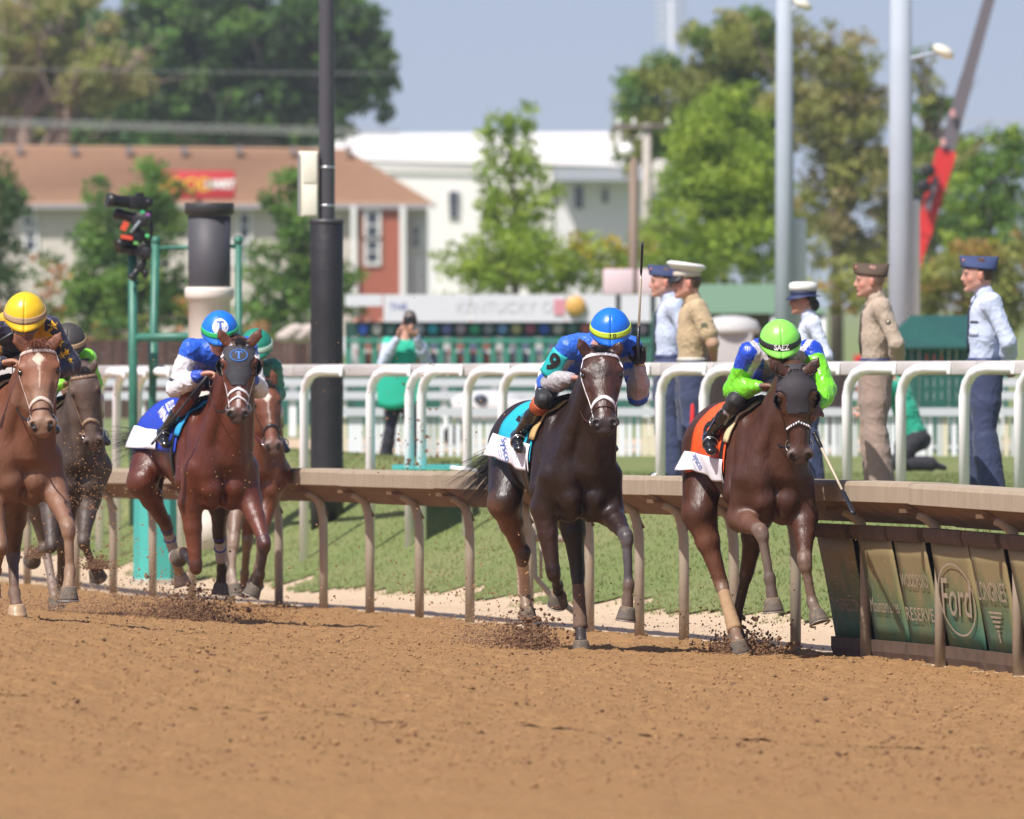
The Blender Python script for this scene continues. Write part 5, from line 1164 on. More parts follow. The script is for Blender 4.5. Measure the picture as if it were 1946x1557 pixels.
        s.seg(fe - d2 * .01, fe + (co - fe).normalized() * .01, .041 * sc, .040 * sc, k=.015, col=lc[3])
        s.seg(fe, co, .033 * sc, .041 * sc, k=.012, col=lc[3])
        H.legs.append(dict(front=False, q=q, up=st, kn=hk, fe=fe, co=co, sp=lg))
    base = V((G.x, G.y, trackz(G.x, G.y)))
    H.root = root = empty(name, base, label, cat, group)
    def colfn(v, c):
        # face marking in head coordinates
        q = v - np.array(O); a = q @ np.array(A) / sc; r = q @ np.array(R) / hsc; n = q @ np.array(N) / sc
        if sp.get('mark'): c = sp['mark'](a, r, n, v, c)
        c = c * sp.get('deep', .82)
        for q_ in (-1, 1):
            dn = ((a - .556) / .027) ** 2 + ((r - .040 * q_ + (a - .55) * .3 * q_) / .0135) ** 2; c = c.copy(); c[(dn < 1) & (n > -.01)] = (.008, .005, .005)
        c[(np.abs(n + .050) < .006) & (a > .50) & (a < .66) & (np.abs(r) < .06)] = (.02, .012, .012)
        return c
    H.body, v, fs = s.mesh('body', coat, root, B, colfn=colfn, smooth=1)
    H.v, H.fs = v, fs; H.tree = bvh(v, fs); H.sdf = s
    # ---- eyes
    for q in (-1, 1): MB().ell(hp(.175, .085 * q, .012), (.021 * sc,) * 3, n=10).build('eye', M_eye, root)
    # ---- hooves with shoes
    for lg in H.legs:
        lgs = lg['sp']; co = lg['co']; toe = solve(co, *lgs['toe'][:2], .085 * sc, lgs['toe'][2]); ax = (toe - co).normalized()
        fwd = V(lgs.get('fwd', (0, -1, 0))); fwd = (fwd - ax * fwd.dot(ax)).normalized(); side = ax.cross(fwd)
        mb = MB(); rings = 7; n = 18; vs = []; f_ = []
        for k in range(rings):
            t = k / (rings - 1); rr = (.047 + .020 * t ** .8) * sc; cc = co + ax * (.088 * t - .004) * sc + fwd * (.020 * t) * sc
            for j in range(n):
                an = 2 * math.pi * j / n; bx = math.cos(an); by = math.sin(an)
                heel = 1 - .18 * max(0, -bx)
                vs.append(cc + fwd * bx * rr * 1.05 * heel + side * by * rr + ax * (-.012 * max(0, -bx) * t * sc) + ax * (.0025 * math.sin(k * 2.2)))
        for k in range(rings - 1):
            for j in range(n): a = k * n + j; b = k * n + (j + 1) % n; f_.append((a, b, b + n, a + n))
        f_.append(tuple(range(n - 1, -1, -1)))
        # concave sole with a frog
        last = (rings - 1) * n; cs = co + ax * .070 * sc + fwd * .018 * sc; vs.append(cs)
        for j in range(n): f_.append((last + j, last + (j + 1) % n, len(vs) - 1))
        mb.add(vs, f_)
        ho = mb.build('hoof', M_hooft if lgs.get('pale') else M_hoof, root)
        sb = MB(); cc = co + ax * .087 * sc + fwd * .02 * sc
        sb.tube([cc + (fwd * math.cos(a) * 1.03 + side * math.sin(a)) * .063 * sc for a in [(-2.6 + 5.2 * i / 16) for i in range(17)]], .0055 * sc, 6, flat=1.6, up=fwd)
        sb.build('horseshoe', M_shoe, ho)
        cb = MB(); cb.torus(co, .041 * sc, .006 * sc, ax, 16, 6); cb.build('coronet_band', mat('coronet_dust', (.33, .20, .11), .8), ho)
    # ---- tail, mane, forelock
    hm = sp.get('hair', M_hair_black)
    def strands(nm, roots, fn, n, r0, r1, seg=7):
        mb = MB()
        for i in range(n):
            t = rnd.random(); p0 = roots(t); pts = fn(p0, t, i, n, seg)
            k = len(pts); mb.tube(pts, [r0 + (r1 - r0) * j / (k - 1) for j in range(k)], 3, caps=False)
        return mb.build(nm, hm, root)
    tb = bp(-1.33, 0, .13)
    td = sp.get('tail', ((-.5, .75, -.35), .75))
    D_, LT = V(td[0]).normalized(), td[1]
    def tailf(p0, t, i, n, seg):
        dv = D_ + V((rnd.gauss(0, .16), rnd.gauss(0, .16), rnd.gauss(0, .16))); pts = []; p = p0.copy(); v_ = V((0, .3, .1)) + dv * .3; ln = LT * rnd.uniform(.45, 1.1)
        cx = rnd.gauss(0, .5); cz = rnd.gauss(0, .4)
        for k in range(seg + 2):
            pts.append(p.copy()); v_ = (v_ * .55 + dv * .45); v_.z -= .05; v_.x += cx * .07; v_.z += cz * .07; p = p + v_.normalized() * ln / (seg + 1)
        return pts
    strands('tail', lambda t: tb + V((rnd.gauss(0, .02), rnd.gauss(0, .02), rnd.gauss(0, .025))), tailf, sp.get('tailn', 260), .0024, .0005)
    ca, cb_ = hp(-.03, 0, .0), bp(.0, 0, .40)
    def manef(p0, t, i, n, seg):
        sd = sp.get('maneside', 1); pts = []; p = p0.copy(); v_ = U * .7 + S * (sd * .6) + V((rnd.gauss(0, .35), .5, rnd.gauss(0, .3)))
        ln = rnd.uniform(.07, .15)
        for k in range(seg): pts.append(p.copy()); v_ = v_ * .8 + V((sd * .15, .25, -.25)); p = p + v_.normalized() * ln / seg
        return pts
    def mroot(t):
        q = ca.lerp(cb_, t); h = H.tree.find_nearest(q + V((0, .03, .12)))
        return (h[0] if h[0] is not None else q) + V((rnd.gauss(0, .008), 0, -.004))
    strands('mane', mroot, manef, 220, .0035, .001, 5)
    def foref(p0, t, i, n, seg):
        pts = []; p = p0.copy(); v_ = U * .7 + V((rnd.gauss(0, .5), rnd.gauss(0, .3), .3)); ln = rnd.uniform(.04, .09) * sp.get('forelock', 1.)
        for k in range(seg): pts.append(p.copy()); v_ = v_ * .7 + A * .35 + N * .05; p = p + v_.normalized() * ln / seg
        return pts
    strands('forelock', lambda t: hp(.0 + rnd.gauss(0, .01), rnd.gauss(0, .022), .045), foref, 90, .003, .001, 5)
    # ---- rings and straps on the head
    def ring(a, th, lift=.004, tilt=0.):
        d = (N * math.cos(th) + R * math.sin(th)).normalized(); o = hp(a + tilt * abs(math.sin(th)), 0, -.035)
        p, dd = cast(H.tree, o, d, .3, lift); return p, dd
    H.ring = ring
    def strap_ring(mb, a, t0, t1, w_, th=.004, n=18, tilt=0.):
        L_ = [ring(a, t0 + (t1 - t0) * i / n, .002, tilt) for i in range(n + 1)]; pts = [l[0] for l in L_]; nr = [l[1] for l in L_]
        for _ in range(2): pts = [pts[0]] + [(pts[i - 1] + pts[i] * 2 + pts[i + 1]) / 4 for i in range(1, n)] + [pts[-1]]
        pts = [p + q * .003 for p, q in zip(pts, nr)]
        strap(mb, pts, nr, w_, th)
    def strap_line(mb, a0, t0, a1, t1, w_, th=.004, n=12):
        L_ = [ring(a0 + (a1 - a0) * i / n, t0 + (t1 - t0) * i / n, .002) for i in range(n + 1)]; pts = [l[0] for l in L_]; nr = [l[1] for l in L_]
        for _ in range(2): pts = [pts[0]] + [(pts[i - 1] + pts[i] * 2 + pts[i + 1]) / 4 for i in range(1, n)] + [pts[-1]]
        strap(mb, [p + q * .003 for p, q in zip(pts, nr)], nr, w_, th)
    H.strap_ring, H.strap_line = strap_ring, strap_line
    H.bit = [ring(.475, -1.75, .01)[0], ring(.475, 1.75, .01)[0]]
    return H

def bridle(H, mm, nose=.385, nosew=.028, brow=None, noseround=0., cheekw=.018, crown=True, drop=None):
    r = empty('bridle', H.hp(.3, 0, 0)); r.parent = H.root; r.matrix_parent_inverse = H.root.matrix_basis.inverted()
    M = mm
    mb = MB(); H.strap_ring(mb, nose - .02, -1.75, 1.75, nosew, .006 + noseround, 22, tilt=.045); mb.build('noseband', M, r)
    if drop: mb = MB(); H.strap_ring(mb, nose + .055, -1.5, 1.5, .008, .004, 20); mb.build('bit_strap', drop, r)
    if brow is not None:
        mb = MB(); H.strap_ring(mb, brow, -1.5, 1.5, .024, .005, 22); mb.build('browband', M, r)
    for q in (-1, 1):
        mb = MB(); H.strap_line(mb, .06 if brow is None else brow, 1.42 * q, .475, 1.72 * q, cheekw); mb.build('cheek_strap', M, r)
        b = H.bit[0 if q < 0 else 1]
        MB().torus(b, .036, .0045, (H.R * q * .8 + H.N * .6), 20, 6).build('bit_ring', M_steel, r)
    mb = MB(); mb.tube([H.bit[0], H.hp(.50, 0, -.075), H.bit[1]], .005, 6); mb.build('bit_mouthpiece', M_steel, r)
    H.bridle = r
    return r

def reins(H, hands, m, w_=.009, sag=(.10, .10)):
    for i, (b, h) in enumerate(zip(H.bit, hands)):
        if h is None: continue
        h = V(h); pts = []
        for k in range(15):
            t = k / 14; p = b.lerp(h, t); p.z -= sag[i] * 4 * t * (1 - t); p.x += (-.03 if i == 0 else .03) * 4 * t * (1 - t)
            pts.append(p)
        nr = [V((-.6 if i == 0 else .6, -.75, .1)).normalized()] * len(pts)
        mb = MB(); mb.tube(pts, w_, 6, flat=.35, up=(0, 1, 0)); mb.build('rein', m, H.bridle)

def torso_pt(H, f, th, lift=.0):
    """surface point of the barrel; th=0 top, negative = image left"""
    o = H.bp(f, 0, .05); d = (H.U * math.cos(th) + H.S * math.sin(th)).normalized()
    p, dd = cast(H.tree, o, d, .6, lift)
    return p, dd
def cloth_patch(H, name, m, f0, f1, t0, t1, lift=.012, n=16, parent=None, skew=0., flare=0., shape=None, solid=.004):
    """a cloth lying over the back from angle t0 to t1 and body position f0 to f1"""
    mb = MB()
    def fn(a, b):
        t = t0 + (t1 - t0) * b; fl = f0 + (f1 - f0) * a + skew * b * (a)
        if shape: fl, t = shape(a, b)
        p, d = torso_pt(H, fl, t, lift + flare * b * a + .004 * math.sin(a * 9 + b * 3) * b)
        return p
    mb.grid(fn, n, n * 2)
    # smooth the raycast grid a little
    o = mb.build(name, m, parent or H.root, solid=solid); return o
def torso_map(H, f, th, rot=0., lift=.02, rad=.36, mirror=1):
    """(x, y) in metres -> place on the cloth, x backwards to front of the reader"""
    c, s_ = math.cos(rot), math.sin(rot)
    def fn(x, y):
        a = x * c - y * s_; b = x * s_ + y * c
        return torso_pt(H, f - a * mirror * -1, th + b / rad * (1 if th < 0 else -1), lift)[0]
    return fn
def leg_wrap(H, i, m, t0=.05, t1=1.02, r0=.042, r1=.047, name='leg_wrap', stripe=None):
    lg = H.legs[i]; a = lg['kn'].lerp(lg['fe'], t0); b = lg['kn'].lerp(lg['fe'], t1); d = (b - a).normalized(); mb = MB()
    Ln = (b - a).length; prof = [(r0 * .8, -.004)] + [(r0 + (r1 - r0) * (k / 14) ** 2 + .0012 * math.sin(k * 2.4), Ln * k / 14) for k in range(15)] + [(r1 * .8, Ln + .004)]
    mb.lathe(a, prof, 16, d); o = mb.build(name, m, H.root)
    for sv in (stripe or []):
        q = a.lerp(b, sv); MB().torus(q, r0 + (r1 - r0) * sv * sv + .002, .006, d, 16, 6).build('tape', stripe_mat, o)
    return o
stripe_mat = mat('tape_blue', (.02, .05, .30), .5)
def head_shell(H, name, m, a0, a1, lift=.006, hole=.05, nmin=-.14, parent=None, tcut=None):
    """a hood: the skin of the head between a0 and a1, lifted, with eye holes"""
    O, A, R, N = [np.array(x) for x in (H.O, H.A, H.R, H.N)]
    q = H.v - O; a = q @ A; r = q @ R; n = q @ N
    me = bmesh.new(); keep = (a > a0 - .03) & (a < a1 + .03) & (n > nmin - .02) & (np.abs(r) < .14)
    ids = {}; VN = vnormals(H.v, H.fs)
    for f in H.fs:
        if all(keep[i] for i in f):
            vs = []
            for i in f:
                i = int(i)
                if i not in ids: ids[i] = me.verts.new(H.v[i] + VN[i] * lift)
                vs.append(ids[i])
            try: me.faces.new(vs)
            except ValueError: pass
    def cut(p, nn):
        g = list(me.verts) + list(me.edges) + list(me.faces); bmesh.ops.bisect_plane(me, geom=g, plane_co=p, plane_no=nn, clear_outer=True)
    cut(H.hp(a1, 0, 0), H.A); cut(H.hp(a0, 0, 0), -H.A); cut(H.hp(0, 0, nmin), -H.N)
    dele = []
    for q in (-1, 1):
        c = H.hp(.175, .085 * q, .02)
        for v in list(me.verts):
            d = (v.co - c); dd = d.length
            if dd < hole: dele.append(v)
            elif dd < hole + .009: v.co = c + d.normalized() * (hole + .001)
        # ear holes
        c = H.hp(-.02, .062 * q, .03)
        for v in list(me.verts):
            if (v.co - c).length < .040: dele.append(v)
    if tcut:
        for v in list(me.verts):
            w_ = v.co - H.O
            if tcut(w_.dot(H.A), w_.dot(H.R), w_.dot(H.N)): dele.append(v)
    bmesh.ops.delete(me, geom=list(set(dele)), context='VERTS')
    mm = bpy.data.meshes.new(name); me.to_mesh(mm); me.free(); mm.materials.append(m)
    for p in mm.polygons: p.use_smooth = True
    o = bpy.data.objects.new(name, mm); link(o, parent or H.root)
    md = o.modifiers.new('s', 'SOLIDIFY'); md.thickness = .004; md.offset = 1
    return o
def eye_cup(H, q, m, parent, r=.055, open_=1.0):
    c = H.hp(.185, .088 * q, .0); ax = (H.R * q * 1.0 - H.N * .5 + H.A * .1).normalized(); mb = MB()
    rings = []
    u = (H.N + H.R * q * .2); u = (u - ax * u.dot(ax)).normalized(); w_ = ax.cross(u)
    def fn(a, b):
        ph = a * 1.45; th = 2 * math.pi * b
        return c + ax * (math.cos(ph) * r * .8 - .005) + (u * math.cos(th) * .85 + w_ * math.sin(th) * 1.1) * math.sin(ph) * r
    mb.grid(fn, 6, 20)
    # remove the front quarter so that the eye looks out
    keep = []
    for f in mb.f:
        ce = sum((mb.v[i] for i in f), V()) / 4 - c
        if ce.dot(H.N) < .018: keep.append(f)
    mb.f = keep; mb.m = [0] * len(keep)
    return mb.build('blinker_cup', m, parent, solid=.004)
# ------------------------------------------------------------------ decals that lie on a surface
def surf_fn(tree, c, nrm, xdir, lift=.004, far=.3):
    c, n = V(c), V(nrm).normalized(); x = V(xdir); x = (x - n * x.dot(n)).normalized(); y = n.cross(x)
    if y.z < 0 and abs(x.z) < .9: y = -y
    def fn(a, b):
        o = c + x * a + y * b + n * far; h = tree.ray_cast(o, -n, far * 2)
        return (h[0] + n * lift) if h[0] is not None else c + x * a + y * b
    return fn
def star_geo(r):
    vs = [(0, 0)] + [((r if i % 2 == 0 else r * .42) * math.sin(i * math.pi / 5), (r if i % 2 == 0 else r * .42) * math.cos(i * math.pi / 5)) for i in range(10)]
    return vs, [(0, 1 + i, 1 + (i + 1) % 10) for i in range(10)]
def decal(name, geo, fn, m, parent):
    vs, fs = geo; return mesh_obj(name, [fn(x, y) for x, y in vs], fs, m, parent, False)

def armt(v, J, i):
    """signed distance to the arm axis and position along it: 0 shoulder, 1 elbow, 2 wrist"""
    a, b, c = [np.array(x) for x in (J['sh'][i], J['elbow'][i], J['wrist'][i])]
    def sd(p, q):
        d = q - p; t = ((v - p) @ d) / (d @ d); tc = np.clip(t, 0, 1); return np.linalg.norm(v - p - tc[:, None] * d, axis=1), t
    d1, t1 = sd(a, b); d2, t2 = sd(b, c)
    return np.minimum(d1, d2), np.where(d1 < d2, t1, 1 + np.clip(t2, 0, 1))

def jockey(H, name, label, group, D0, hd, sh, el, wr, o, hands, topcol, helm, seed=1, sc=1., face_f=(0, -.90, -.42), pelv=(-.46, .07, .60), head_up=(0, -.45, .89), fold=.007):
    bp = H.bp; pt = lambda t: P(t[0], t[1], D0 + t[2])
    J = dict(sh=[pt(sh[0]), pt(sh[1])], head=pt(hd), pelvis=bp(*pelv)); 
    J['elbow'] = [solve(J['sh'][i], el[i][0], el[i][1], .29 * sc, el[i][2]) for i in (0, 1)]
    J['wrist'] = [solve(J['elbow'][i], wr[i][0], wr[i][1], .255 * sc, wr[i][2]) for i in (0, 1)]
    J['knee'] = [bp(.03, -.20, .43), bp(.03, .20, .43)]; J['ankle'] = [bp(-.30, -.295, .17), bp(-.30, .295, .17)]; J['toe'] = [bp(-.13, -.315, .10), bp(-.13, .315, .10)]
    J['hip'] = [bp(pelv[0], pelv[1] - .09, pelv[2] - .03), bp(pelv[0], pelv[1] + .09, pelv[2] - .03)]; J['legw'] = .88
    J['hand'] = hands; J['front'] = V((0, -.35, -.94)); J['bend'] = (0, 0, .05); J['build'] = .95; J['armw'] = 1.22
    kd = o.get('kneecol')
    if kd is not None:
        def pc(v, c, kn=[np.array(x) for x in J['knee']]):
            d = np.minimum(np.linalg.norm(v - kn[0], axis=1), np.linalg.norm(v - kn[1], axis=1)); c = c.copy(); c[d < o.get('kneer', .2)] = kd; return c
        o['pantscol'] = pc
    o.setdefault('topname', 'silks'); o.setdefault('pantsname', 'breeches'); o.setdefault('topmat', M_silk); o.setdefault('pantsmat', M_pants)
    M = build_person(name, label, group, V((H.G.x, H.G.y + .3, H.G.z + .4)), J, o, .0078, face_f, head_up, fold, seed, topcol, sc)
    goggles(M)
    helmet(M, M.hc + M.u * .038 - M.f * .004, helm.get('up', (0, -.42, .90)), M.f, helm['cover'], helm.get('band'), helm.get('text'))
    # stirrup irons
    for i in (0, 1):
        c = (J['ankle'][i] + J['toe'][i]) / 2; MB().torus(c + V((0, 0, .01)), .050, .006, J['toe'][i] - J['ankle'][i], 20, 6).build('stirrup', M_steel, H.root)
        MB().tube([c + V((0, 0, .06)), bp(-.18, (-.26, .26)[i], .30), bp(-.16, (-.20, .20)[i], .40)], .012, 6, flat=.35).build('stirrup_leather', M_black, H.root)
    return M

def saddle_set(H, cloth, edge, pad, number=None, f0=-.06, f1=-.86, tlow=1.60, lower=None, lowt=1.0):
    """saddle cloth with a lower band, pad and small racing saddle"""
    cp = cloth_patch(H, 'saddle_cloth', cloth, f0, f1, -tlow, tlow, .014, 18, flare=.02)
    if lower is not None:
        for q in (-1, 1): 
            mb = MB()
            def fn(a, b, q=q):
                p, d = torso_pt(H, f0 - .004 + (f1 - f0 - .01) * a, q * (lowt + .10 * (1 - a) + (tlow + .22 - .32 * a - lowt - .10 * (1 - a)) * b), .021 + .02 * a + .05 * a * a * b + .004 * math.sin(a * 14 + b * 4)); return p
            mb.grid(fn, 18, 12); mb.build('cloth_band', lower, cp, solid=.003)
    mb = MB()
    mb.grid(lambda a, b: torso_pt(H, f0 + .045 - .10 * a, -1.15 + 2.3 * b, .030)[0], 4, 24); mb.build('saddle_pad', pad, H.root, solid=.014)
    mb = MB(); mb.grid(lambda a, b: torso_pt(H, -.08 - .40 * a, (-.55 - .25 * (1 - a)) * (1 - 2 * b), .038 + .05 * math.sin(math.pi * b) * (abs(a - .5) * 1.2))[0], 10, 14); mb.build('saddle', M_black, H.root, solid=.02)
    mb = MB(); L_ = [torso_pt(H, -.14, t, .016) for t in [(.9 + (2 * math.pi - 1.8) * i / 30) for i in range(31)]]; strap(mb, [l[0] for l in L_], [l[1] for l in L_], .07, .006); mb.build('girth', M_black, H.root)
    return cp
M_ext = {}
C = lambda n, c, **k: mat(n, c, k.pop('rough', .6), **k)

GRP_H = 'racehorses galloping towards the camera'; GRP_J = 'jockeys riding the racehorses'
fistL = lambda d, n, c=1.25, t=1: (V(d), V(n), c, t)
DIRTY = (.30, .195, .12)
def mixc(a, b, t): return a * (1 - t)[:, None] + np.array(b)[None] * t[:, None]
def blotch(v, sc, seed, lo, hi): x = sinnoise(v, sc, seed) * .5 + .5 * sinnoise(v, sc * 2.7, seed + 1); return np.clip((x - lo) / (hi - lo), 0, 1)

# ================================================================== third horse, dark bay
B3 = (.022, .009, .006); K3 = (.010, .008, .009); F3 = (.065, .021, .010)
def mark3(a, r, n, v, c):
    c = c.copy()
    m = (np.abs(r - .004 * np.sin(a * 160)) < .008 - .0035 * np.cos(a * 90)) & (a > .06) & (a < .14) & (n > .02); c[m] = (.42, .36, .34)
    m2 = (np.abs(r) < .045) & (a > .10) & (a < .22) & (n > .02); c[m2] = c[m2] * .62
    # tan inside of thigh and flank, dark elsewhere
    return c
sp3 = dict(G=(1086, 884, .25), H=(1005, 858, 1.35), poll=(1142, 672, -.32), muzzle=(1150, 822), ears=((1100, 641), (1178, 649)), headw=1.42, roll=.03, chestw=1.08, yaw=.02,
    body=B3, points=K3, face=F3, muzzlecol=(.040, .028, .026), mark=mark3, tail=((-.66, .3, -.62), .60), tailn=560, maneside=-1,
    front=[dict(elbow=(1034, 965, .05), knee=(1052, 1092, -1), fet=(1060, 1112, 1), cor=(1061, 1126, 1), toe=(1060, 1146, 1), col=((.045, .020, .016), K3, K3, K3)),
           dict(elbow=(1160, 975, .05), knee=(1191, 1020, -1), fet=(1195, 1112, 1), cor=(1192, 1155, 1), toe=(1188, 1186, -1), col=(B3, (.15, .13, .125), (.11, .10, .11), (.16, .105, .075)))],
    hind=[dict(stifle=(958, 955, .95), hock=(992, 1056, 1), fet=(997, 1128, 1), cor=(1001, 1156, -1), toe=(1003, 1182, -1), col=((.20, .085, .045), (.06, .045, .04), (.45, .30, .20), (.26, .17, .11))),
          dict(stifle=(1085, 960, .95), hock=(1098, 1090, 1), fet=(1103, 1192, -1), cor=(1104, 1218, -1), toe=(1105, 1243, -1), col=(K3, K3, K3, (.05, .035, .03)))])
H3 = build_horse('racehorse', 'dark brown horse with white bridle and a tiny white star, third from the left', 'horse', GRP_H, 74.5, sp3, coat_mat('coat_dark', .38, .0, (.34, .22, .14), 60))
bridle(H3, M_whitel, nose=.375, brow=.035, drop=M_brownl, cheekw=.022)
saddle_set(H3, C('cloth_turquoise', (.012, .42, .56), rough=.65, bump=.6, bscale=25), None, C('pad_tan', (.50, .33, .13), rough=.8, noise=.1), lower=C('cloth_white', (.78, .76, .80), rough=.7, bump=.4, bscale=18), lowt=1.16, tlow=1.70)
leg_wrap(H3, 2, C('wrap_cream', (.74, .56, .42), rough=.9, noise=.2, nscale=30), .02, 1.02, .040, .046)
leg_wrap(H3, 3, C('wrap_dusty', (.17, .105, .075), rough=.9, noise=.2, nscale=30), .10, 1.02, .040, .050)

def top3(v, c):
    J = M_ext['J']; blue = np.array((.02, .13, .62)); silver = np.array((.40, .385, .40))
    c = np.tile(blue, (len(v), 1))
    for i in (0, 1):
        d, t = armt(v, J, i); arm = d < .085
        sil = arm & (((t > .18) & (t < .62)) | (t > 1.08)); c[sil] = silver
        if i == 1: c[arm & (t > .3) & (t < .8) & (np.sin(t * 22) > 0)] = blue
    return c
def mkj(sh, el, wr, hd, D0, sc=1.):
    pt = lambda t: P(t[0], t[1], D0 + t[2]); J = dict(sh=[pt(sh[0]), pt(sh[1])], head=pt(hd))
    J['elbow'] = [solve(J['sh'][i], el[i][0], el[i][1], .29 * sc, el[i][2]) for i in (0, 1)]; J['wrist'] = [solve(J['elbow'][i], wr[i][0], wr[i][1], .255 * sc, wr[i][2]) for i in (0, 1)]
    return J
def logo(H, px, py, D, ang, items, nm='cloth_logo'):
    obs = [c for c in H.root.children if c.name.startswith(('saddle_cloth', 'white_panel'))]; obs += [d for c in obs for d in c.children]
    vs, fs = [], []
    for o in obs:
        k = len(vs); vs += [tuple(v.co) for v in o.data.vertices]; fs += [tuple(i + k for i in p.vertices) for p in o.data.polygons]
    tree = BVHTree.FromPolygons(vs, fs); n_ = V((-.35, -1, .15)).normalized(); xd_ = V((math.cos(ang), 0, math.sin(ang)))
    for t_, sz, dx, dy, m_, kw in items:
        base = surf_fn(tree, P(px, py, D), n_, xd_, .013, .5)
        put_text(nm, t_, sz, lambda x, y: base(x + dx, y + dy), m_, H.root, **kw)
def run_jockey(H, label, D0, hd, sh, el, wr, o, hands, topcol, helm, **k):
    M_ext['J'] = mkj(sh, el, wr, hd, D0)
    return jockey(H, 'jockey', label, GRP_J, D0, hd, sh, el, wr, o, hands, topcol, helm, **k)
J3 = run_jockey(H3, 'jockey in blue and silver silks and blue helmet, gloved hand raising a whip', 74.5, (1160, 640, -.06), [(1080, 660, .16), (1198, 660, .16)], [(1040, 728, 1), (1212, 752, 1)], [(1086, 718, -1), (1215, 696, -1)],
    dict(top=(.02, .13, .62), pants=(.70, .68, .72), skin=SK1, glove=(.012, .012, .013), glovehand=1, boottop=.22, kneecol=(.012, .012, .014), kneer=.19), [fistL((1, -.3, -.15), (.3, -.3, -1), 1.3, 1), fistL((.05, -.1, 1), (-.35, -1, .1), 1.35, -1)], top3,
    dict(cover=C('cap_blue', (.012, .16, .72), rough=.32, bump=.5, bscale=12), band=C('band_lime', (.50, .66, .04), rough=.5), text=('I O', .030, C('print_black', (.01, .01, .01)), .12)))
pb = C('print_blue', (.03, .10, .42))
logo(H3, 962, 856, 75.3, -1.12, [('Sysco', .088, 0, .012, pb, dict(shear=.25)), ('At the heart of', .018, .01, -.034, pb, {}), ('food and service', .018, .015, -.054, pb, {})])
logo(H3, 984, 786, 75.1, -1.15, [('9', .22, 0, 0, C('print_black', (.01, .01, .01)), dict(bold=.008))], 'cloth_number')
logo(H3, 985, 800, 75.1, -1.15, [('BUTCH', .05, 0, 0, C('print_teal', (.008, .22, .34)), {})], 'cloth_number')
# number patch on the upper arm
arm = J3.J['sh'][0].lerp(J3.J['elbow'][0], .42); ad = (J3.J['elbow'][0] - J3.J['sh'][0]).normalized(); nn = V((-.45, -1, .25)).normalized(); xd = ad.cross(nn).normalized()
if xd.x < 0: xd = -xd
nn = V((-.35, -1, .25)); nn = (nn - ad * nn.dot(ad)).normalized(); xd = ad.cross(nn).normalized(); xd = xd if xd.x > 0 else -xd
def fnp(x, y, lift=0.):
    ph = x / .086; return arm - ad * y + (nn * math.cos(ph) + xd * math.sin(ph)) * (.086 + lift)
mb = MB(); mb.grid(lambda a, b: fnp(-.075 + .150 * a, -.105 + .19 * b), 10, 8); pt_ = mb.build('number_patch', C('patch_teal', (.015, .42, .42)), J3.root, solid=.003)
put_text('number', '9', .165, lambda a, b: fnp(a, b, .006), C('print_black', (0, 0, 0)), pt_, bold=.007)
reins(H3, [J3.J['wrist'][0] + V((.05, -.05, 0)), J3.J['wrist'][0] + V((.18, -.05, 0))], M_brownl)
hb = J3.J['wrist'][1] + V((-.010, -.045, .085))
kb = J3.J['knee'][0].lerp(J3.J['ankle'][0], .16); MB().lathe(kb, [(.058, -.035), (.062, -.03), (.060, .03), (.056, .035)], 20, J3.J['ankle'][0] - J3.J['knee'][0]).build('boot_band', C('boot_orange', (.42, .09, .03), rough=.6), J3.root)
glv = J3.J['wrist'][1]; MB().torus(glv + V((0, 0, .004)), .036, .005, (0, .1, 1), 18, 6).build('wristband', C('band_gold', (.5, .33, .12)), J3.root)
whip('riding_whip', 'thin black and cream whip held upright in a black glove', hb + V((-.004, 0, -.06)), P(1221, 460, 74.3), grip=.30, flap=.28)

# ================================================================== fourth horse, bay with dark hood
B4 = (.074, .024, .011); K4 = (.09, .052, .036); G4_ = (.13, .088, .066)
sp4 = dict(G=(1452, 888, .25), H=(1371, 864, 1.35), poll=(1512, 706, -.32), muzzle=(1522, 888), ears=((1462, 680), (1557, 678)), headw=1.30, roll=.05, forelock=.25, chestw=1.0, yaw=.02,
    body=B4, points=K4, face=B4, muzzlecol=(.13, .085, .075), tail=((-.2, .9, -.3), .5), tailn=200, maneside=-1,
    front=[dict(elbow=(1408, 985, .05), knee=(1447, 1010, -1), fet=(1463, 1100, 1), cor=(1468, 1138, 1), toe=(1471, 1178, 1), col=((.14, .06, .035), (.24, .185, .15), (.18, .13, .10), (.14, .10, .08)), fwd=(0, -1, .3)),
           dict(elbow=(1528, 985, .05), knee=(1529, 1068, -1), fet=(1544, 1146, 1), cor=(1551, 1163, -1), toe=(1558, 1186, -1), col=(B4, (.25, .17, .125), (.22, .145, .10), (.17, .12, .09)))],
    hind=[dict(stifle=(1328, 975, .95), hock=(1370, 1108, 1), fet=(1396, 1196, -1), cor=(1402, 1218, -1), toe=(1407, 1243, -1), col=((.16, .062, .034), (.16, .10, .07), (.30, .19, .11), (.24, .15, .10))),
          dict(stifle=(1440, 975, .95), hock=(1420, 1085, 1), fet=(1400, 1172, 1), cor=(1399, 1196, 1), toe=(1399, 1224, 1), col=((.07, .028, .016), (.06, .035, .025), (.05, .035, .028), (.05, .04, .03)))])
H4 = build_horse('racehorse', 'reddish bay horse with a dark mud splashed hood and dusty legs, rightmost beside the rail', 'horse', GRP_H, 73.4, sp4, coat_mat('coat_bay', .42, .0, (.34, .22, .14), 50))
hd4 = head_shell(H4, 'hood', M_grey_hood_d, -.045, .27, hole=.056, nmin=-.10, tcut=lambda a, r, n: a > .20 and abs(r) > .085 - (a - .2) * .2)
for q in (-1, 1): eye_cup(H4, q, M_black, hd4, .050)
bridle(H4, M_black, nose=.345, brow=None, nosew=.024, cheekw=.016)
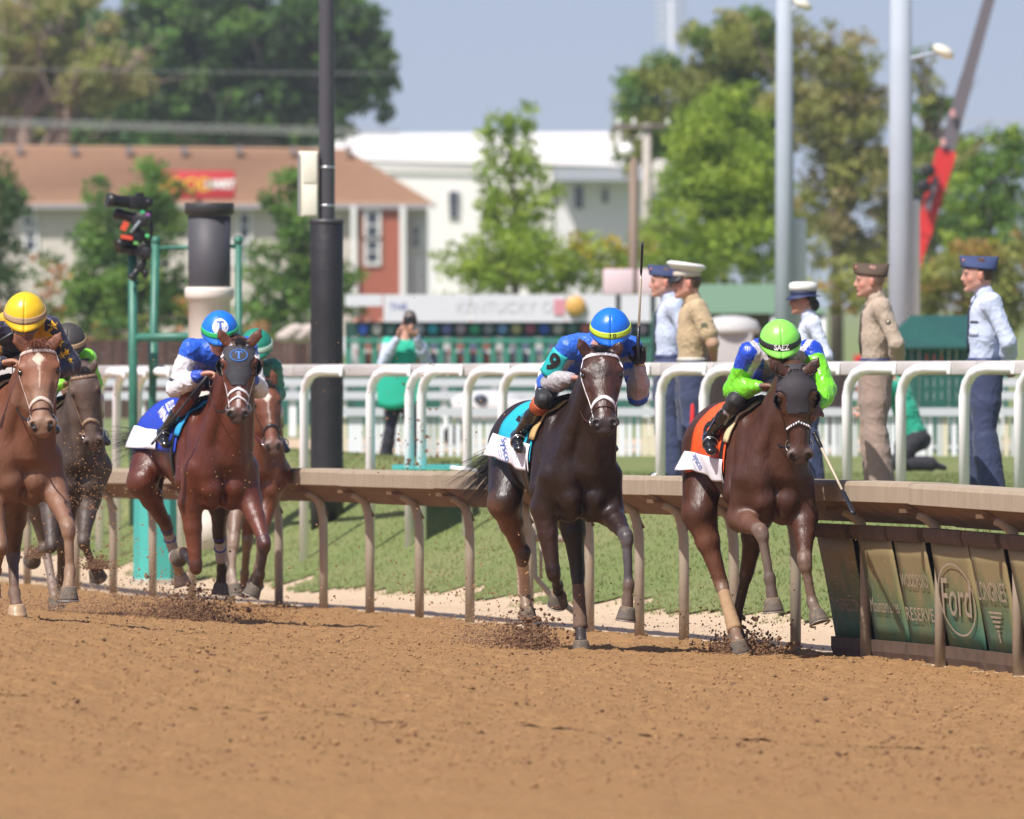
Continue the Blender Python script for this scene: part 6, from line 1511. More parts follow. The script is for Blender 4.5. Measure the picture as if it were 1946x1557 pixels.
# studs on the noseband
mb = MB()
for i in range(15): p, d = H4.ring(.325, -1.25 + 2.5 * i / 14, .010, .045); mb.box(p, (.0048, .005, .0075), rot_to(H4.A))
mb.build('noseband_studs', M_whitel, H4.bridle)
saddle_set(H4, C('cloth_orange', (.85, .10, .015), rough=.6, bump=.6, bscale=25), None, C('pad_cream', (.62, .50, .28), rough=.8, noise=.1), lower=C('cloth_white', (0, 0, 0)), lowt=1.48, tlow=1.92)
leg_wrap(H4, 2, C('wrap_tan', (.36, .23, .13), rough=.9, noise=.2, nscale=30), .02, 1.02, .040, .050)
def top4(v, c):
    J = M_ext['J']; lime = np.array((.17, .62, .02)); blue = np.array((.012, .06, .50)); wh = np.array((.60, .58, .62)); c = np.tile(blue, (len(v), 1))
    cx = (J['sh'][0].x + J['sh'][1].x) / 2; u = np.abs(v[:, 0] - cx); z = v[:, 2] - J['sh'][0].z
    c[(u + z * .5 < .155) & (u + z * .5 > .10)] = wh
    c[(u < .11) & (z < .0)] = (.20, .21, .25)
    c[(u - z * .8 > .10) & (u - z * .8 < .14)] = wh
    for i in (0, 1):
        d, t = armt(v, J, i); c[(d < .085) & (t > .30 + .12 * np.sin(v[:, 1] * 30))] = lime
    return c
J4 = run_jockey(H4, 'jockey in shiny lime and blue silks and a lime helmet, crouched low, rightmost', 73.4, (1482, 662, -.06), [(1425, 672, .14), (1542, 668, .14)], [(1394, 742, 1), (1570, 740, -1)], [(1444, 734, -1), (1556, 772, -1)],
    dict(top=(.02, .13, .62), pants=(.72, .72, .76), skin=SK3, topmat=M_silk_shiny, boottop=.22, kneecol=(.014, .012, .014), kneer=.22, cuff=.034), [fistL((1, -.4, -.05), (.2, -.3, -1), 1.5, 1), fistL((-.5, -.5, -.6), (-.2, -.9, 0), 1.6, -1)], top4,
    dict(cover=C('cap_lime', (.26, .80, .10), rough=.33, coat=.2, bump=.3, bscale=10), band=C('band_black', (.02, .025, .02), rough=.5), text=('SAEZ', .042, C('print_pale', (.75, .75, .7)), .0)), seed=7, fold=.0045, face_f=(.05, -.84, -.54))
logo(H4, 1345, 808, 74.1, -1.0, [('8', .22, 0, 0, C('print_black', (.01, .01, .01)), dict(bold=.008))], 'cloth_number')
logo(H4, 1330, 880, 74.3, -.85, [('Sysco', .072, 0, .012, pb, dict(shear=.25)), ('At the heart of', .015, .005, -.030, pb, {})])
reins(H4, [J4.J['wrist'][0] + V((.05, -.04, -.01)), J4.J['wrist'][0] + V((.16, -.04, -.01))], M_black, sag=(.13, .05))
whip('riding_whip', 'whip with black flap pointing down beside the hooded horse, in front of the rail', P(1548, 825, 73.05), P(1623, 977, 72.4), grip=.18, flap=.30)

# ================================================================== second horse, red bay with grey hood
B2 = (.105, .022, .008); K2 = (.035, .020, .018)
def mark2(a, r, n, v, c):
    c = c.copy(); m = (np.abs(r - .002) < .009) & (a > .30) & (a < .50) & (n > .0); c[m] = (.55, .45, .42); return c
sp2 = dict(G=(404, 872, .25), H=(324, 850, 1.35), poll=(455, 652, -.32), muzzle=(452, 803), ears=((415, 623), (497, 622)), headw=1.36, roll=-.02, chestw=1.08,
    body=B2, points=K2, face=(.15, .042, .018), muzzlecol=(.10, .065, .06), mark=mark2, tail=((-.95, .25, -.12), .42), tailn=300, maneside=-1,
    front=[dict(elbow=(362, 955, .05), knee=(373, 1082, -1), fet=(356, 1058, 1), cor=(349, 1050, 1), toe=(341, 1058, 1), col=((.15, .04, .018), K2, K2, K2)),
           dict(elbow=(474, 950, .05), knee=(504, 1034, -1), fet=(494, 1094, 1), cor=(486, 1112, 1), toe=(477, 1134, 1), col=((.13, .035, .018), (.05, .035, .045), (.045, .03, .035), (.07, .05, .045)), fwd=(-.2, -1, .2))],
    hind=[dict(stifle=(270, 915, .95), hock=(316, 1000, 1), fet=(337, 1072, 1), cor=(342, 1092, 1), toe=(350, 1124, 1), col=((.13, .035, .018), K2, (.40, .28, .20), (.55, .36, .22)), pale=1),
          dict(stifle=(418, 930, .95), hock=(416, 1015, 1), fet=(422, 1082, 1), cor=(420, 1108, 1), toe=(418, 1136, 1), col=(K2, K2, K2, (.05, .035, .03)))])
H2 = build_horse('racehorse', 'red bay horse with a grey hood bearing a blue T in an oval', 'horse', GRP_H, 82.5, sp2, coat_mat('coat_red', .36, .0, (.34, .22, .14), 50))
hd2 = head_shell(H2, 'hood', M_grey_hood, .035, .335, hole=.046, nmin=-.04, tcut=lambda a, r, n: abs(r) > .115 - max(0, a - .22) * .55)
for q in (-1, 1): eye_cup(H2, q, M_black, hd2, .060)
bridle(H2, M_whitel, nose=.375, brow=None, nosew=.020, cheekw=.018)
mb = MB(); H2.strap_ring(mb, .415, -1.1, 1.1, .014, .005, 18, tilt=.05); mb.build('lower_noseband', M_whitel, H2.bridle)
for q in (-1, 1): mb = MB(); H2.strap_line(mb, .02, .62 * q, .12, 1.1 * q, .022); mb.build('hood_trim', M_whitel, hd2)
tree2 = H2.tree; emb = C('emblem_blue', (.03, .17, .55), rough=.6); ce = H2.hp(.115, 0, .08)
f2 = surf_fn(tree2, ce, H2.N, H2.R, .0125)
put_rects('emblem_T', serif_T(1)[0], .060, f2, emb, hd2)
mb = MB(); mb.tube([f2(.062 * math.cos(a), .046 * math.sin(a)) for a in [2 * math.pi * i / 36 for i in range(37)]], .0042, 5, caps=False); mb.build('emblem_oval', emb, hd2)
saddle_set(H2, C('cloth_royal', (.015, .05, .42), rough=.6, bump=.6, bscale=25), None, C('pad_blue', (.02, .30, .62), rough=.8), lower=None, f1=-1.0)
wm = C('cloth_white', (0, 0, 0)); mb = MB(); mb.grid(lambda a, b: torso_pt(H2, -.50 - .50 * a, -1.08 - .48 * b, .034 + .03 * a * b)[0], 10, 8); wp = mb.build('white_panel', wm, H2.root, solid=.002)
for i, st in ((2, (.02, .5)), (3, (.02, .5))): leg_wrap(H2, i, C('wrap_grey', (.40, .36, .36), rough=.8, noise=.1), .06, .62 if i == 2 else .75, .042, .040, stripe=st)
def top2(v, c):
    J = M_ext['J']; c = np.tile((.008, .10, .60), (len(v), 1)).astype(float)
    for i in (0, 1):
        d, t = armt(v, J, i); c[(d < .085) & (t > .22)] = (.66, .65, .68); c[(d < .085) & (t > 1.78)] = (.01, .06, .45)
        c[(d < .085) & (t > .80) & (t < .88)] = (.02, .02, .02)
    return c
J2 = run_jockey(H2, 'jockey in blue and white silks, blue helmet bearing a white disc with a T', 82.5, (418, 640, -.06), [(362, 664, .14), (468, 660, .14)], [(333, 738, 1), (492, 740, 1)], [(382, 712, -1), (478, 718, -1)],
    dict(top=(.02, .13, .62), pants=(.20, .05, .03), skin=SK1, boottop=.30), [fistL((1, -.35, .1), (.2, -.3, -1), 1.4, 1), fistL((-1, -.3, 0), (0, -.3, -1), 1.4, -1)], top2,
    dict(cover=C('cap_blue2', (.012, .17, .72), rough=.4, bump=.5, bscale=12), band=C('band_green', (.02, .42, .12), rough=.5), text=('SG', .022, C('print_black', (0, 0, 0)), .05)), seed=11)
he = J2.helmet; wmat = C('disc_white', (.80, .80, .80), rough=.5)
hpt = J2.hpt
def hmap(th0, ph0, lift): return lambda x, y: hpt(th0 + x / .131 / math.sin(ph0), ph0 - y / .140, lift)
hm_ = hmap(.06, .88, .005); mb = MB(); n = 24
mb.add([hm_(0, 0)] + [hm_(.032 * math.cos(a), .032 * math.sin(a)) for a in [2 * math.pi * i / n for i in range(n)]] + [hm_(.056 * math.cos(a), .056 * math.sin(a)) for a in [2 * math.pi * i / n for i in range(n)]],
       [(0, 1 + i, 1 + (i + 1) % n) for i in range(n)] + [(1 + i, 1 + n + i, 1 + n + (i + 1) % n, 1 + (i + 1) % n) for i in range(n)]); dc = mb.build('helmet_disc', wmat, he)
put_rects('disc_T', serif_T(1)[0], .066, hmap(.06, .88, .010), C('T_blue', (.03, .12, .42)), dc)
reins(H2, [J2.J['wrist'][0] + V((.06, -.04, -.01)), J2.J['wrist'][1] + V((-.05, -.04, -.01))], M_black, sag=(.12, .05))
whip('riding_whip', 'plain black whip slanting down across the blue saddle cloth', P(392, 718, 82.35), P(288, 845, 82.2), grip=.3, flap=.25, shaft=(.02, .02, .02))

logo(H2, 303, 764, 83.2, -.64, [('ELLE', .075, 0, 0, wm, dict(bold=.002))], 'cloth_text')
logo(H2, 297, 783, 83.2, -.64, [('WINI', .082, 0, 0, wm, dict(bold=.002))], 'cloth_text')
# ================================================================== first horse, chestnut at the left edge
B1 = (.165, .052, .021); D1 = (.25, .145, .085)
def mark1(a, r, n, v, c):
    c = c.copy(); head = (a > -.05) & (a < .62) & (np.abs(r) < .14) & (n > -.25)
    t = np.clip((a - .14) / .2, 0, 1) * .75; c = np.where(head[:, None], mixc(c, (.27, .155, .095), t), c)
    m = head & (np.abs(r) < .030 * np.clip(1 - np.abs(a - .105) / .055, 0, 1)) & (n > .02); c[m] = (.60, .48, .36)
    m = head & (np.abs(r) < .004) & (a > .14) & (a < .30) & (n > 0); c[m] = (.48, .34, .24)
    b = blotch(v, 5, 31, -.1, .6); z = v[:, 2]; dust = np.clip((1.75 - z) / .7, .0, 1) * (.55 + .45 * b)
    c = np.where(head[:, None], c, mixc(c, D1, dust * .55)); return c
sp1 = dict(G=(22, 850, .25), H=(-60, 830, 1.35), poll=(72, 660, -.32), muzzle=(81, 826), ears=((26, 632), (116, 630)), headw=1.34, roll=.02, chestw=1.02,
    body=B1, points=(.24, .12, .07), face=(.24, .085, .038), muzzlecol=(.25, .155, .10), hair=M_hair_ch, mark=mark1, forelock=1.6, tail=((-.5, .7, -.3), .5), tailn=120,
    front=[dict(elbow=(-20, 945, .05), knee=(2, 1040, -1), fet=(-8, 1085, 1), cor=(-14, 1105, 1), toe=(-18, 1130, 1), col=((.24, .11, .06),) * 4),
           dict(elbow=(102, 930, .05), knee=(130, 1004, -1), fet=(133, 1088, -1), cor=(130, 1116, -1), toe=(130, 1144, -1), col=((.22, .09, .05), (.36, .21, .13), (.34, .21, .13), (.32, .20, .12)))],
    hind=[dict(stifle=(-95, 950, .95), hock=(-60, 1050, 1), fet=(-50, 1120, 1), cor=(-48, 1145, 1), toe=(-46, 1170, -1)),
          dict(stifle=(28, 945, .95), hock=(25, 1052, 1), fet=(27, 1128, -1), cor=(31, 1150, -1), toe=(34, 1180, -1), col=((.09, .035, .02), (.09, .05, .035), (.08, .045, .035), (.12, .07, .05)), pale=1)])
H1 = build_horse('racehorse', 'dusty chestnut horse with a white diamond star, cut by the left edge', 'horse', GRP_H, 72., sp1, coat_mat('coat_chestnut', .50, .04, (.36, .23, .14), 20))
bridle(H1, C('strap_dusty_white', (.58, .46, .40), rough=.7, noise=.2, nscale=30), nose=.385, brow=.045, nosew=.026, drop=M_brownl)
saddle_set(H1, C('cloth_dark', (.03, .03, .05)), None, C('pad_cream', (0, 0, 0)))
def top1(v, c):
    J = M_ext['J']; ye = np.array((.75, .42, .015)); nv = np.array((.022, .022, .055)); c = np.tile(ye, (len(v), 1)); cx = (J['sh'][0].x + J['sh'][1].x) / 2
    u = v[:, 0] - cx; c[(np.abs(u + .06) < .075) & (v[:, 2] < J['sh'][0].z + .05)] = nv; c[(u > .15)] = nv
    d, t = armt(v, J, 1); c[(d < .09) & (t > .1)] = nv; return c
J1 = run_jockey(H1, 'jockey in yellow and navy silks with yellow stars and a dusty yellow helmet', 72., (48, 612, -.06), [(-14, 625, .12), (94, 622, .12)], [(-36, 690, 1), (134, 692, 1)], [(6, 690, -1), (96, 706, -1)],
    dict(top=(.75, .42, .015), pants=(.72, .66, .68), skin=SK2, boottop=.25), [fistL((1, -.4, .1), (.2, -.3, -1), 1.5, 1), fistL((-1, -.4, 0), (0, -.3, -1), 1.4, -1)], top1,
    dict(cover=C('cap_yellow', (.80, .50, .015), rough=.35, bump=.4, bscale=12, dirt=(.42, .24, .08), dirtamt=.05, dirtscale=30), band=C('band_dusty', (.40, .27, .15), rough=.8), text=None), seed=17, pelv=(-.46, .07, .62))
sm_ = C('star_yellow', (.75, .42, .02))
for px, py, r, a in ((98, 622, .040, .3), (112, 650, .040, 1.1), (86, 640, .045, .8), (118, 676, .032, .2), (128, 668, .028, 1.9), (104, 690, .03, .7), (134, 684, .028, .4)):
    base = P(px, py, 72.1); nn = V((.25, -1, .25)).normalized(); vs, fs = star_geo(r); vs = [(x * math.cos(a) - y * math.sin(a), x * math.sin(a) + y * math.cos(a)) for x, y in vs]
    fnn = surf_fn(J1.ttree, base, nn, (1, 0, 0), .004, .4)
    ok = J1.ttree.ray_cast(base + nn * .4, -nn, .8)[0]
    if ok is not None: decal('star', (vs, fs), fnn, sm_, J1.root)
reins(H1, [J1.J['wrist'][0] + V((.06, -.04, -.01)), J1.J['wrist'][1] + V((-.05, -.04, -.01))], M_black)
whip('riding_whip', 'black whip held in front of the yellow jockey, cut by the left edge', P(24, 634, 71.7), P(-60, 685, 71.6), grip=.4, flap=.2, shaft=(.02, .02, .02))

# ================================================================== dark horse behind the chestnut
Bd = (.055, .034, .026)
def markd(a, r, n, v, c):
    b = blotch(v, 9, 77, -.2, .7); head = (a > -.05) & (a < .62) & (np.abs(r) < .14) & (n > -.25); return mixc(c, (.22, .15, .11), np.where(head, .45 * b + .15, .25 * b))
spd = dict(G=(132, 868, .25), H=(66, 852, 1.35), poll=(157, 704, -.32), muzzle=(180, 858), ears=((122, 690), (180, 682)), headw=1.12, roll=.16, body=Bd, points=(.12, .085, .065), face=(.10, .062, .048), muzzlecol=(.15, .105, .085), mark=markd, tailn=80,
    front=[dict(elbow=(95, 950, .05), knee=(98, 1040, -1), fet=(72, 1050, 1), cor=(66, 1052, 1), toe=(62, 1062, 1)), dict(elbow=(168, 952, .05), knee=(158, 1030, -1), fet=(176, 1072, 1), cor=(180, 1080, 1), toe=(186, 1096, 1))],
    hind=[dict(stifle=(62, 930, .95), hock=(84, 1030, 1), fet=(100, 1112, -1), cor=(104, 1135, -1), toe=(108, 1160, -1), col=((.16, .12, .09), (.25, .18, .14), (.26, .19, .15), (.24, .17, .13))),
          dict(stifle=(130, 940, .95), hock=(118, 1035, 1), fet=(116, 1100, 1), cor=(118, 1120, 1), toe=(120, 1140, 1))])
Hd = build_horse('racehorse', 'dark mud splashed horse with a dusty bridle, half hidden behind the chestnut', 'horse', GRP_H, 85., spd, coat_mat('coat_splashed', .5, .10, (.42, .29, .19), 70), .0105)
bridle(Hd, M_mudl, nose=.385, brow=.05, nosew=.026)
saddle_set(Hd, C('cloth_dark', (0, 0, 0)), None, C('pad_cream', (0, 0, 0)))
Jd = run_jockey(Hd, 'jockey with a dark dirty helmet and bright lime silks behind the yellow jockey', 85., (130, 662, -.06), [(92, 678, .14), (164, 682, .14)], [(80, 735, 1), (178, 730, 1)], [(120, 730, -1), (150, 738, -1)],
    dict(top=(.22, .72, .03), pants=(.5, .45, .4), skin=SK3), [fistL((1, -.4, .1), (.2, -.3, -1), 1.5, 1), fistL((-1, -.4, 0), (0, -.3, -1), 1.4, -1)], None,
    dict(cover=C('cap_dark', (.045, .040, .038), rough=.6, dirt=(.30, .21, .14), dirtamt=.08, dirtscale=30), band=C('band_dusty', (0, 0, 0)), text=None), seed=19, sc=.95)
reins(Hd, [Jd.J['wrist'][0] + V((.05, -.04, 0)), Jd.J['wrist'][1]], M_mudl)
# ================================================================== bay behind the hooded horse
Bb = (.15, .045, .020)
def markb(a, r, n, v, c):
    c = c.copy(); head = (a > -.05) & (a < .62) & (np.abs(r) < .14) & (n > 0); m = head & (np.abs(r) < .032 * np.clip(1 - np.abs(a - .13) / .06, 0, 1)); c[m] = (.66, .58, .5)
    m = head & (np.abs(r) < .006) & (a > .17) & (a < .34); c[m] = (.5, .4, .33); return c
spb = dict(G=(480, 880, .25), H=(420, 862, 1.35), poll=(503, 730, -.32), muzzle=(521, 862), ears=((490, 704), (515, 700)), headw=1.15, roll=.10, body=Bb, points=(.20, .14, .10), face=(.19, .062, .03), muzzlecol=(.18, .12, .10), mark=markb, tailn=60,
    front=[dict(elbow=(452, 950, .05), knee=(444, 1030, -1), fet=(441, 1092, -1), cor=(444, 1110, -1), toe=(447, 1132, -1), col=((.2, .12, .08), (.30, .22, .17), (.32, .24, .18), (.32, .24, .18))), dict(elbow=(508, 950, .05), knee=(497, 1028, -1), fet=(490, 1080, 1), cor=(488, 1095, 1), toe=(486, 1110, 1))],
    hind=[dict(stifle=(412, 930, .95), hock=(420, 1020, 1), fet=(432, 1095, -1), cor=(434, 1112, -1), toe=(436, 1132, -1)), dict(stifle=(478, 940, .95), hock=(470, 1030, 1), fet=(465, 1090, 1), cor=(465, 1110, 1), toe=(466, 1128, 1))])
Hb = build_horse('racehorse', 'bay horse with a white diamond star peeking out behind the hooded horse', 'horse', GRP_H, 93., spb, coat_mat('coat_bay_b', .42, .05, (.42, .29, .19), 70), .0110)
bridle(Hb, M_black, nose=.385, brow=.04, nosew=.024)
saddle_set(Hb, C('cloth_royal', (0, 0, 0)), None, C('pad_blue', (0, 0, 0)), lower=wm)
Jb = run_jockey(Hb, 'jockey in dark green silks and green helmet hidden behind the blue and white jockey', 93., (487, 668, -.06), [(452, 700, .14), (520, 698, .14)], [(440, 745, 1), (528, 750, 1)], [(470, 745, -1), (510, 752, -1)],
    dict(top=(.015, .18, .12), pants=(.5, .5, .5), skin=SK2), [fistL((1, -.4, .1), (.2, -.3, -1), 1.5, 1), fistL((-1, -.4, 0), (0, -.3, -1), 1.4, -1)], None,
    dict(cover=C('cap_green', (.015, .22, .15), rough=.45), band=C('band_palegreen', (.45, .62, .50), rough=.6), text=None), seed=23, sc=.93)
reins(Hb, [Jb.J['wrist'][0], Jb.J['wrist'][1]], C('rein_maroon', (.09, .015, .025), rough=.5))

# ================================================================== people behind the white rail
def stand_joints(base, f, sc, front_arm=None, lean=0.):
    f = V(f).normalized(); sd = V((f.y, -f.x, 0)); Z = V((0, 0, 1)); b = V(base)
    p = lambda a, s_, z: b + f * a * sc + sd * s_ * sc + Z * z * sc
    return dict(pelvis=p(0, 0, .98), sh=[p(-.02, -.19, 1.475), p(-.02, .19, 1.475)], head=p(.04, 0, 1.69), knee=[p(.02, -.13, .52), p(.02, .13, .52)], ankle=[p(-.03, -.16, .10), p(-.03, .16, .10)], toe=[p(.13, -.18, .04), p(.13, .18, .04)],
                elbow=[p(-.13, -.27, 1.18), p(-.13, .27, 1.18)], wrist=[p(-.17, -.06, 1.00), p(-.17, .05, 1.02)], hand=[(sd * .8 - Z * .2, f * -1.0, 1.1, 1), (sd * -.8 - Z * .4, f * -1.0, 1.0, -1)], front=f, frontcam=False, p=p)
def garrison_cap(M, col, sc, piping=None):
    f, u, r, c = M.f, M.u, M.r, M.hc; mb = MB(); n = 28
    def fn(a, b):
        th = 2 * math.pi * b; w_ = .082 * (1 - a ** 1.6 * .93); l_ = .112 + .016 * a; h = .042 + .080 * a + .002 * (abs(math.cos(th)) ** 2) * a + .004 * math.cos(th) * a + .012 * math.cos(th) * (1 - a) - .012
        return c + f * (math.cos(th) * l_ - .006) * sc + r * math.sin(th) * w_ * sc + u * h * sc
    mb.grid(fn, 8, n); cp = mb.build('cap', mat('capcloth%d' % int(col[0] * 999), col, .8, noise=.06), M.root, solid=.004)
    mb = MB(); mb.tube([fn(.55, i / n) + r * .002 * math.sin(2 * math.pi * i / n) for i in range(n + 1)], .003, 4, caps=False); mb.build('cap_fold', mat('capcloth%d' % int(col[0] * 999), col), cp)
    MB().ell(c + f * .10 * sc - r * .03 + u * .085 * sc, (.012, .012, .014), n=8).build('cap_badge', mat('badge_red', (.45, .16, .10), .4), cp)
def belt_tie(M, sc, beltc, tiec, f):
    J = M.J; p = J['p']; mb = MB(); pts = [p(.108 * math.cos(a), .148 * math.sin(a), 1.045) for a in [2 * math.pi * i / 28 for i in range(29)]]
    mb.tube(pts, .024 * sc, 8, caps=False, flat=.9); b_ = mb.build('belt', mat('belt%d' % int(beltc[2] * 999), beltc, .5), M.root)
    if tiec:
        mb = MB(); q = [M.ttree.ray_cast(p(.5, 0, z), -V(f).normalized(), 1.) for z in (1.48, 1.40, 1.30, 1.20, 1.10)]
        pts = [h[0] + V(f) * .006 for h in q if h[0] is not None]
        if len(pts) > 2: mb.tube(pts, [.018, .022, .028, .030, .026][:len(pts)], 6, flat=.35, up=f); mb.build('tie', mat('tie_dark%d' % int(tiec[2] * 999), tiec, .7), M.root)
def sleeve_mark(M, t, geo, m, off=.0, nm='sleeve_insignia'):
    a, b = M.J['sh'][0], M.J['elbow'][0]; c = a.lerp(b, t); n_ = V((.0, -1, .05)); fn = surf_fn(M.ttree, c, n_, (1, 0, 0), .004)
    return decal(nm, geo, fn, m, M.root)
def chevrons(k, w_=.035, h_=.02, th=.007):
    vs, fs = [], []
    for i in range(k):
        y = -i * .016; o_ = len(vs); vs += [(-w_, y - h_), (0, y), (w_, y - h_), (w_, y - h_ - th), (0, y - th), (-w_, y - h_ - th)]; fs += [(o_, o_ + 1, o_ + 4, o_ + 5), (o_ + 1, o_ + 2, o_ + 3, o_ + 4)]
    return vs, fs
def soldier(px, D, top_py, label, top, pants, skin, hair, yaw=0., sleeve=1., seed=1, pantscol=None, moustache=None, captop=.135, build=1.0, boot=(.012, .012, .012), collar=True):
    X = (px - 973) * D / F; z0 = landz(X, D); zt = CAMZ + (HOR - top_py) * D / F; sc = (zt - z0) / (1.69 + captop); f = V((-math.cos(yaw), -math.sin(yaw), 0))
    J = stand_joints((X, D, z0), f, sc); J['build'] = build * 1.06; J['legw'] = 1.38; J['headsc'] = 1.14; J['head'] = J['p'](.045, 0, 1.685)
    o = dict(top=top, pants=pants, skin=skin, long=True, sleeve=sleeve, bootname='shoe', collar=top if collar else None, boot=boot, moustache=moustache, pantscol=pantscol)
    M = build_person('person', label, 'uniformed people standing behind the white rail', (X, D, z0), J, o, .0105, f, (0, 0, 1), .006, seed, None, sc, hair=hair); M.sc = sc * 1.14; M.bsc = sc; M.fdir = f
    return M
LB = (.50, .56, .72); NV = (.030, .042, .10)
S5 = soldier(1870, 94.4, 484, 'moustached man in light blue shirt and dark blue garrison cap, rightmost of the uniformed people', LB, NV, SK1, (.06, .035, .025), .15, seed=31, moustache=(.08, .05, .04))
garrison_cap(S5, (.035, .055, .14), S5.sc); belt_tie(S5, S5.bsc, NV, (.02, .025, .06), S5.fdir); sleeve_mark(S5, .45, chevrons(2), C('mark_white', (.7, .7, .75))); 
mb = MB(); fq = surf_fn(S5.ttree, S5.J['p'](.1, -.1, 1.33), V((-.5, -1, 0)), (1, 0, 0), .005); mb.grid(lambda a, b: fq(-.05 + .10 * a, -.01 + .018 * b), 4, 1); mb.build('name_tape', C('tape_dark', (.03, .03, .04)), S5.root)
fq2 = surf_fn(S5.ttree, S5.J['p'](.1, -.1, 1.25), V((-.5, -1, 0)), (1, 0, 0), .006); mb = MB(); mb.grid(lambda a, b: fq2(-.055 + .11 * a, -.025 + .04 * b), 4, 2); mb.build('pocket_flap', C('shirt_lb', (.46, .52, .68), rough=.8), S5.root, solid=.003)
S4 = soldier(1664, 96.2, 498, 'soldier in pinkish khaki shirt and trousers with a brown garrison cap', (.42, .33, .25), (.30, .215, .175), SK1, (.30, .17, .12), .1, seed=33)
garrison_cap(S4, (.085, .055, .035), S4.sc); belt_tie(S4, S4.bsc, (.20, .14, .10), (.06, .045, .035), S4.fdir)
vs_, fs_ = [(0, 0)] + [(.026 * math.cos(i * math.pi / 4), .026 * math.sin(i * math.pi / 4)) for i in range(8)], [(0, 1 + i, 1 + (i + 1) % 8) for i in range(8)]
sleeve_mark(S4, .42, (vs_, fs_), C('mark_dark', (.04, .035, .03))); sleeve_mark(S4, .40, ([(x * .55, y * .55 + .0) for x, y in vs_], fs_), C('mark_gold', (.5, .42, .3)))
def redstripe(v, c):
    c = c.copy(); return c
S2 = soldier(1316, 99.6, 500, 'man in short sleeved tan shirt and white peaked cap, blue trousers with red stripe', (.46, .34, .20), NV, SK1, (.10, .06, .04), .12, sleeve=.3, seed=35, captop=.15, build=1.05)
belt_tie(S2, S2.bsc, (.5, .48, .42), None, S2.fdir)
sc = S2.sc; c_, f_, u_, r_ = S2.hc, S2.f, S2.u, S2.r
mb = MB(); mb.lathe(c_ + u_ * .035 * sc, [(.100 * sc, 0), (.104 * sc, .05 * sc)], 26, u_ + f_ * .05, f_, .86); cp = mb.build('cap', C('cap_band_tan', (.55, .50, .42)), S2.root)
mb = MB(); mb.lathe(c_ + u_ * .080 * sc + f_ * .012, [(.104 * sc, 0), (.142 * sc, .032 * sc), (.146 * sc, .045 * sc), (.12 * sc, .058 * sc)], 30, u_ - f_ * .14, f_, .88); mb.build('cap_crown', C('cap_white', (.72, .70, .66)), cp)
mb = MB(); mb.grid(lambda a, b: c_ + u_ * (.040 - .045 * a) * sc + f_ * (math.cos(-1.1 + 2.2 * b) * (.098 + .055 * a)) * sc + r_ * math.sin(-1.1 + 2.2 * b) * .095 * sc, 3, 14); mb.build('visor', M_black, cp, solid=.004)
mb = MB(); J = S2.J; sc = S2.bsc
for i in (0,):
    hp0 = J['pelvis'] + V((0, -.17 * sc, -.02)); mb.tube([hp0, J['knee'][i] + V((0, -.085 * sc, 0)), J['ankle'][i] + V((0, -.082 * sc, 0))], .024, 8, flat=.9)
mb.build('trouser_stripe', C('stripe_red', (.62, .02, .025), rough=.8), S2.root)
sleeve_mark(S2, .42, chevrons(3, .032, .018, .009), C('mark_green', (.08, .11, .06)))
S1 = soldier(1272, 101.2, 502, 'airman in light blue shirt and navy garrison cap, partly hidden behind the marine', LB, NV, SK1, (.10, .07, .05), .12, seed=37)
garrison_cap(S1, (.030, .045, .12), S1.sc); belt_tie(S1, S1.bsc, NV, (.02, .025, .06), S1.fdir); sleeve_mark(S1, .45, chevrons(3), C('mark_white', (0, 0, 0)))
S3 = soldier(1536, 97.6, 541, 'woman in light blue shirt and a white topped navy brimmed hat', (.55, .60, .72), NV, SK2, (.02, .015, .015), .1, seed=39, captop=.125, build=.88)
sc = S3.sc; c_, f_, u_, r_ = S3.hc, S3.f, S3.u, S3.r
mb = MB(); mb.lathe(c_ + u_ * .030 * sc, [(.100 * sc, 0), (.106 * sc, .035 * sc)], 26, u_, f_, .9); cp = mb.build('hat', C('hat_navy', (.02, .03, .09)), S3.root)
mb = MB(); mb.lathe(c_ + u_ * .064 * sc, [(.108 * sc, 0), (.114 * sc, .03 * sc), (.106 * sc, .062 * sc), (.07 * sc, .072 * sc)], 26, u_, f_, .9); mb.build('hat_crown', C('cap_white', (0, 0, 0)), cp)
mb = MB(); mb.grid(lambda a, b: c_ + u_ * (.036 - .030 * a * max(0, math.cos(2 * math.pi * b)) ** .5 - .012 * a) * sc + (f_ * math.cos(2 * math.pi * b) * (.098 + .045 * a) + r_ * math.sin(2 * math.pi * b) * (.092 + .028 * a)) * sc, 3, 30); mb.build('brim', C('hat_navy', (0, 0, 0)), cp, solid=.004)
MB().ell(c_ - f_ * .075 * sc - u_ * .045 * sc, (.055 * sc, .055 * sc, .055 * sc)).build('hair_bun', C('hair_dark', (.02, .014, .012)), S3.root)

